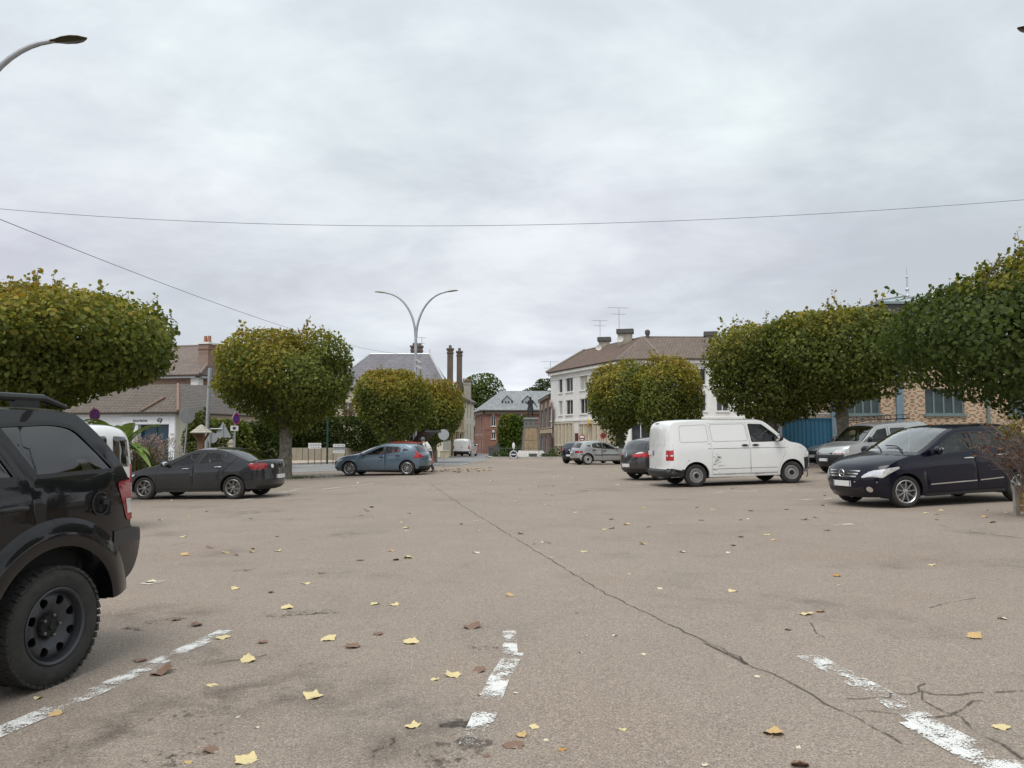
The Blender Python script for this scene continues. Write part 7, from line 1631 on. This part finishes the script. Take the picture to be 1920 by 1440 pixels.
mb = MB(); mb.ell((0, -.03, zrel(963, 836, 69.6)), (.13, .05, .30)); mb.build('white_marker', [M_swhite], root, smooth=60)
# ---------------------------------------------------------------- planting
LG = np.array([(.085, .135, .022), (.110, .160, .028), (.065, .105, .018)])
bush('columnar_shrub', *P_(952, 79), .95, .8, .0, at(952, 778, 79).z - g(0, 79), 'taller light green clipped shrub left of the soldier monument, nearest the brick house door', 'shrub', LG, 2600, .20, 31, pal2=YELL, autumn=.1, p=4)
bush('columnar_shrub', *P_(969, 78), .95, .8, .0, at(969, 774, 78).z - g(0, 78), 'light green clipped shrub right against the soldier monument pedestal', 'shrub', LG * 1.1, 2600, .20, 32, p=4)
for i, (x, y, w, hgt) in enumerate(((-1.0, 71.2, .8, .6), (3.4, 71.0, .8, .5), (4.4, 72.4, .9, 1.0), (.0, 71.0, .5, .45))):
    bush('garden_plant', x, y, w, .5, 0, hgt, ['grey-green low plant at the left end of the railed monument garden', 'low dark plant in front of the monument steps on the right', 'taller dark shrub at the right end of the railed monument garden', 'small low plant beside the round dark sign'][i], 'plant', DARK * 1.6, 420, .13, 40 + i, stem=False)
gw = empty('garden_wall', (-18, 54.6, g(-18, 54.6)), 0, 'low concrete garden wall running behind the notice boards', 'wall'); q = MB()
GW = [(-32, 50.6), (-24, 53.1), (-18, 54.6), (-12.5, 57.6), (-9.6, 64.1), (-7.5, 74)]
for i in range(len(GW) - 1):
    a, b = Vector(GW[i]), Vector(GW[i + 1]); n = max(1, int((b - a).length / 3)); d = (b - a).normalized(); m_ = Vector((-d.y, d.x)) * .11
    for k in range(n):
        p, r_ = a.lerp(b, k / n + .003), a.lerp(b, (k + 1) / n - .003); vs = []
        for c in (p, r_):
            zq = g(c.x, c.y)
            for s_, zz_ in ((-1, -.2), (-1, 1.0), (1, 1.0), (1, -.2)): vs.append((c.x + m_.x * s_ + 18, c.y + m_.y * s_ - 54.6, zq + zz_ - g(-18, 54.6)))
        q.add(vs, [(0, 1, 2, 3), (7, 6, 5, 4), (0, 4, 5, 1), (1, 5, 6, 2), (2, 6, 7, 3)])
q.build('panel_run', [pm('stained concrete wall', (.36, .32, .25), .9, var=.15, scale=1.5, dirt=(.15, .13, .10, .6), streak=1)], gw)
HD = np.array([(.040, .062, .014), (.055, .080, .018), (.075, .095, .024)])
bush('garden_hedge', -14.2, 58.6, 4.2, .9, .6, 3.4, 'long dark evergreen hedge above the concrete garden wall', 'hedge', HD, 9500, .17, 51, pal2=OLIVE, autumn=.02, p=4, shell=.35)
bush('garden_hedge', -9.6, 62.5, 2.1, 1.6, .3, 3.9, 'dense hedge above the wall directly behind the slate blue hatchback', 'hedge', HD * .9, 5200, .17, 52, p=3, shell=.4)
bush('garden_shrub', -15.6, 61.5, 2.2, 1.2, .5, 4.6, 'tall loose olive-brown shrub behind the left end of the dark hedge', 'shrub', OLIVE * .55, 3400, .18, 53, pal2=RUST, autumn=.35, p=2)
bush('garden_shrub', -12.4, 60.6, 1.5, 1.1, .5, 4.9, 'dry reddish shrub right of the green pole, above the dark hedge', 'shrub', np.array([(.20, .15, .09), (.16, .11, .06), (.25, .19, .11)]), 1900, .15, 54, pal2=OLIVE, autumn=.3, p=2)
bush('garden_hedge', -19.0, 56.5, 2.6, 1.3, .3, 3.9, 'dark hedge behind the trunk of the half-rusty lime', 'hedge', HD, 6200, .165, 55, pal2=OLIVE, autumn=.08, p=3, shell=.4)
bush('garden_hedge', -15.6, 43.0, 2.3, .9, .1, 2.9, 'bright green-topped hedge behind the no-stopping sign and the warning sign', 'hedge', GREEN * .9, 6500, .14, 56, pal2=OLIVE, autumn=.1, p=3.2, shell=.4)
bush('conifer', -16.9, 41.5, .95, .9, .0, 3.45, 'dark pointed conifer between the tourist office and the plain grey pole', 'tree', GREEN * .75, 3600, .12, 57, p=1.6, shell=.5)
bush('garden_hedge', -14.2, 43.8, 1.5, .9, .0, 2.75, 'dark ivy-like hedge between the no-stopping sign and the half-rusty lime trunk', 'hedge', HD, 4600, .14, 58, p=3, shell=.4)
# pampas-like grass and banana plant by the tourist office
x, y = P_(272, 28); root = empty('ornamental_grass', (x, y, g(x, y)), 0, 'tall ornamental grass with pinkish plumes in front of the tourist office', 'plant'); r_ = random.Random(8); q = MB(); q2 = MB()
for i in range(420):
    a = r_.uniform(0, 6.28); L = r_.uniform(.8, 1.45); o_ = r_.uniform(.25, .62); b = Vector((r_.gauss(0, .16), r_.gauss(0, .16), 0)); t = Vector((math.cos(a) * o_, math.sin(a) * o_, L)); m_ = t * .55 + Vector((0, 0, .18)); s_ = Vector((-math.sin(a), math.cos(a), 0)) * .010
    q.add([b - s_, b + s_, b + m_ + s_, b + m_ - s_, b + t], [(0, 1, 2, 3), (3, 2, 4)], i % 2)
    if i % 4 == 0:
        e = b + t * .92 + Vector((0, 0, .04))
        for k in range(22): f = e + Vector((r_.gauss(0, .035), r_.gauss(0, .035), r_.uniform(-.05, .22))) + Vector((math.cos(a), math.sin(a), 0)) * .10; d_ = Vector((r_.gauss(0, .04), r_.gauss(0, .04), r_.uniform(.02, .08))); q2.add([f, f + Vector((.022, 0, 0)), f + d_], [(0, 1, 2)])
root.scale = (1.35, 1.35, 1.22)
q.build('blades', [pm('grass blade green', (.105, .125, .035), .7, var=.3), pm('grass blade straw', (.20, .17, .075), .7, var=.3)], root, recalc=False); q2.build('plumes', [pm('pink plume', (.36, .25, .20), .8, var=.25)], root, recalc=False)
x, y = P_(216, 24); root = empty('banana_plant', (x, y, g(x, y)), 0, 'bright green banana plant with broad ribbed leaves under the largest lime', 'plant'); r_ = random.Random(12)
root.scale = (1.35, 1.35, 1.38)
M_ban = pm('banana leaf', (.30, .42, .085), .5, var=.3, scale=6); mb = MB()
for s_ in (-.12, .1, .0): mb.tube([(s_, 0, -.05), (s_ * 1.4, .02, 1.15)], [.09, .05], 8)
mb.build('stem', [pm('banana stem', (.14, .15, .05), .6, var=.2)], root, smooth=50)
for i in range(21):
    a = r_.uniform(0, 6.28); L = r_.uniform(.8, 1.25); up = r_.uniform(.75, 1.45); w = r_.uniform(.11, .15); b = Vector((r_.uniform(-.15, .15), r_.uniform(-.1, .1), r_.uniform(.7, 1.25))); hd = Vector((math.cos(a), math.sin(a), 0)); sd = Vector((-hd.y, hd.x, 0)); n = 12; q = MB(); C = []
    for k in range(n + 1):
        t = k / n; C.append(b + hd * L * t * .85 + Vector((0, 0, up * L * t - 1.05 * L * t * t * (.5 + .25 * (i % 3)))))
    for k in range(n + 1):
        t = k / n; ww = w * min(1, t * 5) * (1 - t ** 4) + .012; q.v += [tuple(C[k] - sd * ww + Vector((0, 0, ww * .35))), tuple(C[k]), tuple(C[k] + sd * ww + Vector((0, 0, ww * .35)))]
    for k in range(n):
        for j in (0, 1):
            if k > 2 and r_.random() < .08: continue
            q.f.append([k * 3 + j, k * 3 + j + 1, k * 3 + 4 + j, k * 3 + 3 + j]); q.m.append(0)
    q.build('leaf', [M_ban], root, smooth=30, recalc=False)
# trees beyond the houses to either side, out of the middle view
for i, (x, y, w, hh, lab) in enumerate(((-46, 60, 8, 11, 'broad tree behind the houses far left'), (-62, 34, 9, 12, 'great tree beyond the square on the left'), (46, 62, 9, 12, 'broad tree behind the hall on the right'), (52, 30, 8, 11, 'great tree beyond the square on the right'), (-40, 88, 9, 12, 'dark tree behind the slate-roofed house'))): bush('tree', x, y, w, w * .8, 1.5, hh, lab, 'tree', GREEN * .7, 2600, .7, 90 + i, p=2.0, shell=.7)
# distant trees closing the skyline
for i, (px, D, w, top, bot, lab, pal) in enumerate(((906, 150, 4.6, 695, 800, 'tall grey-green tree beyond the stone house chimneys', DARK * 2.0), (873, 150, 2.6, 708, 790, 'small rounded tree just right of the slender chimneys', DARK * 1.9), (1022, 165, 3.4, 706, 790, 'dark feathery tree above the narrow dark brick house', DARK * 1.2), (1000, 170, 5.0, 728, 800, 'low dark trees behind the slate roof of the red brick house', DARK * 1.2), (640, 100, 7, 745, 830, 'broad green tree far behind the dark hedge', GREEN * .8), (560, 110, 8, 742, 830, 'broad olive tree far behind the half-rusty lime', GREEN * .7))):
    x, y = P_(px, D); zt, zl = at(px, top, D).z - g(x, y), at(px, bot, D).z - g(x, y)
    t_ = bush('tree', x, y, w, w * .8, max(.8, zl), zt, lab, 'tree', pal, 2600 if w < 4 else 3800, .34 + .02 * w, 70 + i, p=2.0, shell=.75)
x, y = P_(560, 36.0); gr = empty('x', (0, 0, 0)); bpy.data.objects.remove(gr); r_ = random.Random(21); q = MB()
for i in range(1500):
    bx, by = -10.0 + r_.gauss(0, .75), 33.3 + r_.gauss(0, .45); zq = g(bx, by); L = r_.uniform(.05, .14); a = r_.uniform(0, 6.28); s_ = Vector((math.cos(a), math.sin(a), 0)) * .012; b = Vector((bx, by, zq)); q.add([b - s_, b + s_, b + Vector((r_.gauss(0, .04), r_.gauss(0, .04), L))], [(0, 1, 2)])
tag(q.build('grass', [pm('verge grass', (.085, .10, .030), .8, var=.35)], recalc=False), 'short grass tuft round the trunk of the half-rusty lime', 'grass', kind='stuff')
for px, lab in ((813, 'left pale stone block on the pavement by the stone house'), (834, 'right pale stone block on the pavement by the stone house')):
    x, y = P_(px, 66); root = empty('stone_planter', (x, y, g(x, y) + .1), R(8), lab, 'planter'); mb = MB(); mb.box((0, 0, .28), (.75, .5, .56)); mb.build('box', [M_stone], root, bevel=.04); mb = MB(); mb.box((0, 0, .60), (.84, .58, .08)); mb.build('rim', [M_stone], root, bevel=.02)
# planter with bare shrub at the right edge
x, y = G(1922, 976)[:2]; x += .36; root = empty('wooden_planter', (x + .05, y, g(x, y)), R(4), 'weathered wooden planter box on legs at the right edge', 'planter')
M_wg = pm('weathered grey wood', (.34, .32, .28), .85, var=.22, scale=5, dirt=(.18, .16, .13, .4)); M_wt = pm('tan planter boards', (.33, .22, .10), .8, var=.2, scale=4)
for (lx, ly) in ((0, 0), (1.15, 0), (0, .75), (1.15, .75)): mb = MB(); mb.box((lx, ly, .25), (.09, .06, .55)); mb.build('leg', [M_wg], root, bevel=.008)
for k in range(4):
    mb = MB(); zq = .12 + k * .115; mb.box((.57, .045, zq), (1.06, .03, .10)); mb.box((.57, .705, zq), (1.06, .03, .10)); mb.box((.06, .37, zq), (.03, .62, .10)); mb.box((1.09, .37, zq), (.03, .62, .10)); mb.build('board_ring', [M_wt], root)
mb = MB(); mb.box((.57, .37, .42), (1.0, .62, .06)); mb.build('soil', [pm('dark soil', (.04, .03, .022), .95, var=.3)], root)
mb = MB(); mb.box((-.14, .02, .27), (.035, .12, .50)); mb.box((-.25, -.04, .03), (.36, .05, .03), 0, Matrix.Rotation(R(12), 3, 'Y')); mb.build('broken_slat', [pm('dark slat', (.07, .07, .065), .8)], root)
sh = empty('bare_shrub', (x + .40, y + .37, g(x, y) + .43), 0, 'leggy bare-twigged shrub with a few red leaves in the wooden planter', 'shrub'); r_ = random.Random(33); q = MB(); tips = []
for i in range(110):
    a = r_.uniform(0, 6.28) if i % 3 == 0 else r_.uniform(2.2, 4.1); b = Vector((r_.gauss(-.1, .2), r_.gauss(0, .12), 0)); L = r_.uniform(.7, 1.5); o_ = r_.uniform(.25, .9); pts = [b]
    for k in range(1, 6): t = k / 5; pts.append(b + Vector((math.cos(a) * o_ * L * t + r_.gauss(0, .02), math.sin(a) * o_ * L * t * .6 + r_.gauss(0, .02), L * (t * .95 - .35 * t * t * o_))))
    q.tube(pts, [.009, .008, .006, .005, .004, .0025], 4, cap=False)
    for k in (2, 3, 4, 5):
        for j in range(2):
            e = pts[k] + Vector((r_.gauss(0, .13) + math.cos(a) * .06, r_.gauss(0, .08), r_.uniform(-.02, .18))); q.tube([pts[k], pts[k].lerp(e, .5) + Vector((0, 0, .015)), e], [.004, .003, .002], 3, cap=False); tips.append(e)
q.build('twigs', [pm('grey brown twig', (.15, .115, .095), .85, var=.3)], sh)
rs_ = np.random.default_rng(6); T_ = np.array([tuple(t) for t in tips]); T_ = T_[rs_.random(len(T_)) < .55]; c_ = pick(rs_, np.array([(.15, .035, .022), (.10, .04, .025), (.20, .09, .035), (.11, .07, .03)]), len(T_)); leaves_mesh('leaves', T_ + rs_.normal(size=T_.shape) * .02, rs_.normal(size=T_.shape), rs_.uniform(.03, .065, len(T_)), c_, sh)
N = 90; P9 = rs_.normal(size=(N, 3)) * np.array([.12, .08, .10]) + np.array([-.55, .1, 1.02]); leaves_mesh('green_shoot', P9, rs_.normal(size=(N, 3)), rs_.uniform(.08, .16, N), pick(rs_, YELL * .8, N), sh, aspect=.25)

# ---------------------------------------------------------------- the person behind the blue hatchback
px_, py_ = P_(806.5, 36.2); J, E = human(1.72, dict(waist=(-.05, 0, 1.10), chest=(-.17, 0, 1.28), base=(-.27, 0, 1.42), neck=(-.31, 0, 1.47), skull=(-.36, 0, 1.57), crown=(-.36, 0, 1.65), nose=(-.445, 0, 1.54), sl=(-.25, .19, 1.38), sr=(-.25, -.19, 1.38), el=(-.42, .24, 1.14), er=(-.40, -.25, 1.13), wl=(-.62, .16, 1.08), wr=(-.60, -.15, 1.06), hl=(-.69, .14, 1.08), hr=(-.67, -.13, 1.06), kl=(-.10, .11, .52), al=(-.16, .11, .10), tl=(-.33, .12, .045), kr=(.02, -.12, .50), ar=(.20, -.12, .14), tr=(.05, -.13, .045)))
M_skin = pm('skin', (.42, .25, .18), .55, var=.06)
pe = sub_skin('person', J, E, list(J), 1.0, M_skin, None, root='pelvis'); pe.location = (px_, py_, g(px_, py_)); tag(pe, 'person in white jacket, dark trousers and grey cap leaning in behind the slate blue hatchback', 'person')
sub_skin('jacket', J, E, ['pelvis', 'waist', 'chest', 'base', 'sl', 'el', 'wl', 'sr', 'er', 'wr'], {None: 1.30, 'wl': 1.5, 'wr': 1.5, 'pelvis': 1.5, 'base': 1.25}, pm('white jacket cloth', (.66, .66, .63), .85, var=.06), pe, root='chest')
sub_skin('trousers', J, E, ['pelvis', 'waist', 'pl', 'kl', 'al', 'pr', 'kr', 'ar'], {None: 1.22, 'al': 1.6, 'ar': 1.6}, pm('dark trousers cloth', (.030, .032, .038), .9, var=.15), pe, root='pelvis')
for s_ in 'lr': sub_skin('shoe', J, E, ['a' + s_, 't' + s_], 1.25, M_black, pe, root='a' + s_)
c = J['crown']; q = MB(); q.lathe([(.0, .075), (.05, .07), (.088, .035), (.097, -.03), (.098, -.055)], 16, 0, (c[0] + .01, 0, c[2])); q.box((c[0] - .11, 0, c[2] - .035), (.09, .13, .012)); q.build('cap', [pm('grey cap cloth', (.14, .145, .15), .9, var=.1)], pe, smooth=50)
q = MB(); q.ell((c[0] + .03, 0, c[2] - .07), (.085, .082, .075)); q.build('hair', [pm('grey hair', (.18, .17, .16), .8, var=.2)], pe, smooth=60)

# ---------------------------------------------------------------- overhead wires
def wire(name, pts, r, label, sag=0.0, n=60):
    P = [Vector(p) for p in pts]; out = []
    if len(P) == 3:                                      # parabola through three points
        for i in range(n + 1): t = i / n; out.append(P[0] * (2 * (t - .5) * (t - 1)) + P[1] * (-4 * t * (t - 1)) + P[2] * (2 * t * (t - .5)))
    else:
        for i in range(n + 1): t = i / n; out.append(P[0].lerp(P[1], t) - Vector((0, 0, sag * 4 * t * (1 - t))))
    q = MB(); q.tube(out, r, 5); return tag(q.build(name, [pm('black cable', (.03, .03, .032), .6)]), label, 'cable')
wire('overhead_cable', [at(-60, 386, 24), at(905, 423, 25), at(2000, 368, 26)], .0075, 'thin overhead cable sagging right across the whole sky')
wire('overhead_cable', [at(-40, 395, 16), at(745, 663, 62)], .008, 'thin overhead cable slanting down from the left edge to the slate roof', .55)
# ---------------------------------------------------------------- fallen leaves
LM = dict(yellow=pm('fallen yellow leaf', (.60, .50, .26), .75, var=.2, scale=25, dirt=(.36, .25, .11, .6)), tan=pm('fallen tan leaf', (.50, .34, .15), .75, var=.2, scale=25, dirt=(.24, .13, .06, .5)), orange=pm('fallen orange leaf', (.42, .22, .05), .7, var=.2, scale=25, dirt=(.2, .09, .03, .4)),
          brown=pm('fallen brown leaf', (.19, .118, .082), .8, var=.25, scale=25, dirt=(.09, .05, .035, .5)), pale=pm('pale dry leaf', (.60, .53, .40), .75, var=.15, scale=25))
def leaf_mesh(kind, v):
    r_ = random.Random(100 + v); n = 40; mb = MB(); lob = r_.choice([5, 5, 3]); am = r_.uniform(.10, .26); ph = r_.uniform(0, 6); cu = r_.uniform(.2, .9); cv = r_.uniform(-.25, .6); tw = r_.uniform(-.4, .4); st = r_.uniform(.8, 1.3)
    def zf(x, y): return .012 + cu * x * x + cv * y * y + tw * x * y + .045 * math.sin(9 * x + ph) * math.cos(7 * y)
    vs = [(0, 0, .0)]
    for q in (.5, 1.0):
        for i in range(n):
            a = 2 * math.pi * i / n; rr = .5 * q * (1 - am * (.5 - .5 * math.cos(lob * a)) + (.10 * ((i % 4 < 2) - .5) if q == 1 else 0)) * (1 - .25 * math.cos(a)); x, y = rr * math.cos(a) * st, rr * math.sin(a); vs.append((x, y, 0))
    zm = min(zf(x, y) for x, y, _ in vs); vs = [(x, y, zf(x, y) - zm + .02) for x, y, _ in vs]
    mb.add(vs, [(0, 1 + i, 1 + (i + 1) % n) for i in range(n)] + [(1 + i, 1 + n + i, 1 + n + (i + 1) % n, 1 + (i + 1) % n) for i in range(n)])
    mb.tube([(-.30 * st, 0, zf(-.3, 0) - zm + .03), (-.55 * st, .05, .10), (-.80 * st, .14, .04)], [.018, .014, .010], 4)
    o = mb.build('fallen_leaf', [LM[kind]], smooth=60, recalc=False); me = o.data; bpy.data.objects.remove(o); return me
LV = {k: [leaf_mesh(k, i * 5 + j) for j in range(5)] for i, k in enumerate(LM)}
LAB = dict(yellow='dry yellow leaf fallen on the asphalt', tan='curled tan leaf fallen on the asphalt', orange='orange leaf fallen on the asphalt', brown='wilted brown leaf fallen on the asphalt', pale='small pale dry leaf or scrap on the asphalt')
GRP = dict(yellow='yellow leaves on the asphalt', tan='tan leaves on the asphalt', orange='orange leaves on the asphalt', brown='brown leaves on the asphalt', pale='pale scraps on the asphalt')
lr = random.Random(77)
def put_leaf(p, kind, size, label=None, group=True, v=None):
    o = bpy.data.objects.new('fallen_leaf', LV[kind][lr.randrange(5) if v is None else v]); COL.objects.link(o)
    o.location = (p[0], p[1], g(p[0], p[1]) - .001); o.rotation_euler = (lr.gauss(0, .06), lr.gauss(0, .06), lr.uniform(0, 6.28)); o.scale = (size, size, size * lr.uniform(.6, 1.2))
    tag(o, label or LAB[kind], 'leaf', GRP[kind] if group and not label else None)
def at_px(px, py, wpx, kind, label=None):
    p = G(px, py); k = p.y / FPX; put_leaf(p, kind, max(.035, wpx * k * .86), label)
at_px(462, 1428, 52, 'yellow', 'largest yellow leaf, at the bottom edge left of the middle bay line')
at_px(396, 1407, 40, 'brown', 'flat reddish-brown leaf just left of the largest yellow leaf')
at_px(588, 1308, 40, 'yellow', 'yellow leaf lying alone between the two left bay lines, near the front')
at_px(1452, 1373, 42, 'tan', 'big curled tan leaf at the lower right, below the dark joint')
at_px(957, 1398, 38, 'brown', 'shrivelled brown leaf at the bottom edge right of the middle bay line')
at_px(1874, 1365, 34, 'yellow', 'yellow leaf at the lower right beyond the thick white line')
for (x, y, w, k) in ((853, 1267, 32, 'yellow'), (813, 1274, 22, 'yellow'), (770, 1364, 30, 'yellow'), (1003, 1365, 22, 'yellow'), (1165, 1368, 18, 'yellow'), (772, 1206, 34, 'yellow'), (615, 1200, 34, 'yellow'), (468, 1240, 30, 'yellow'), (395, 1286, 24, 'yellow'), (107, 1340, 28, 'tan'), (70, 1310, 18, 'yellow'), (414, 1197, 30, 'yellow'), (540, 1141, 26, 'yellow'), (575, 1094, 20, 'yellow'), (705, 1133, 20, 'yellow'), (738, 1135, 18, 'yellow'), (765, 1046, 20, 'yellow'), (443, 1104, 20, 'yellow'),
                     (1508, 1152, 28, 'yellow'), (1536, 1147, 20, 'orange'), (1567, 1080, 18, 'orange'), (1376, 1109, 20, 'yellow'), (1238, 1105, 12, 'pale'), (1827, 1196, 32, 'tan'), (1745, 1060, 14, 'yellow'), (1440, 1003, 14, 'yellow'), (1452, 1013, 12, 'tan'), (328, 1163, 20, 'brown'), (370, 1173, 26, 'brown'), (297, 1264, 40, 'brown'), (262, 1238, 26, 'brown'), (497, 1204, 22, 'brown'), (665, 1213, 34, 'brown'), (710, 1190, 22, 'brown'), (880, 1177, 34, 'brown'), (898, 1259, 28, 'brown'), (975, 1380, 26, 'tan'), (1052, 1406, 18, 'orange'), (910, 1418, 16, 'brown'), (1482, 1181, 16, 'brown'), (1500, 1434, 40, 'brown'), (960, 1117, 20, 'tan'), (602, 1075, 16, 'brown'), (674, 1051, 18, 'brown'), (742, 1050, 14, 'brown'), (507, 1111, 14, 'brown'), (462, 1070, 14, 'brown'), (348, 1041, 18, 'tan'), (395, 1028, 14, 'brown'), (285, 1092, 26, 'pale'), (1083, 1150, 8, 'brown'), (1100, 1192, 8, 'pale'), (1088, 1223, 10, 'pale'), (1152, 1192, 12, 'pale'), (1205, 1227, 12, 'pale'), (1000, 1020, 10, 'pale'), (1035, 1046, 8, 'pale'), (1180, 1077, 8, 'pale'), (1365, 1037, 10, 'pale'), (1375, 1023, 12, 'brown'), (1390, 1007, 14, 'brown'), (1735, 962, 12, 'yellow'), (1765, 958, 10, 'yellow'), (1757, 965, 10, 'tan'), (1850, 957, 10, 'yellow'), (1890, 962, 12, 'yellow'), (1848, 970, 12, 'tan'), (1860, 980, 14, 'tan'), (1757, 975, 10, 'brown'), (480, 1365, 10, 'pale'), (445, 1345, 10, 'pale'), (900, 1303, 8, 'pale'), (968, 1300, 9, 'pale'), (1570, 1098, 12, 'pale'), (1880, 1160, 20, 'pale'), (1025, 1388, 8, 'pale'), (355, 1430, 14, 'tan'), (1320, 1435, 10, 'pale'), (1495, 1402, 12, 'pale'), (1420, 1270, 10, 'pale')):
    at_px(x, y, w, k)
for i in range(105):                                     # scattered thinly towards the back of the square
    px, py = lr.uniform(260, 1560), 892 + 150 * lr.random() ** 1.7; p = G(px, py); put_leaf(p, lr.choice(['yellow', 'yellow', 'pale', 'tan', 'brown']), lr.uniform(.06, .12))
for i in range(70):                                      # drift along the edge of the road
    px = lr.uniform(812, 925); p = G(px, 877 + 8 * lr.random() + (905 - px) * .03); put_leaf(p, lr.choice(['tan', 'brown', 'orange', 'brown']), lr.uniform(.09, .17))
for i in range(34):
    p = (-10.2 + lr.gauss(0, 1.0), 33.2 + lr.gauss(0, .5)); put_leaf(p, lr.choice(['tan', 'brown', 'yellow']), lr.uniform(.08, .13))
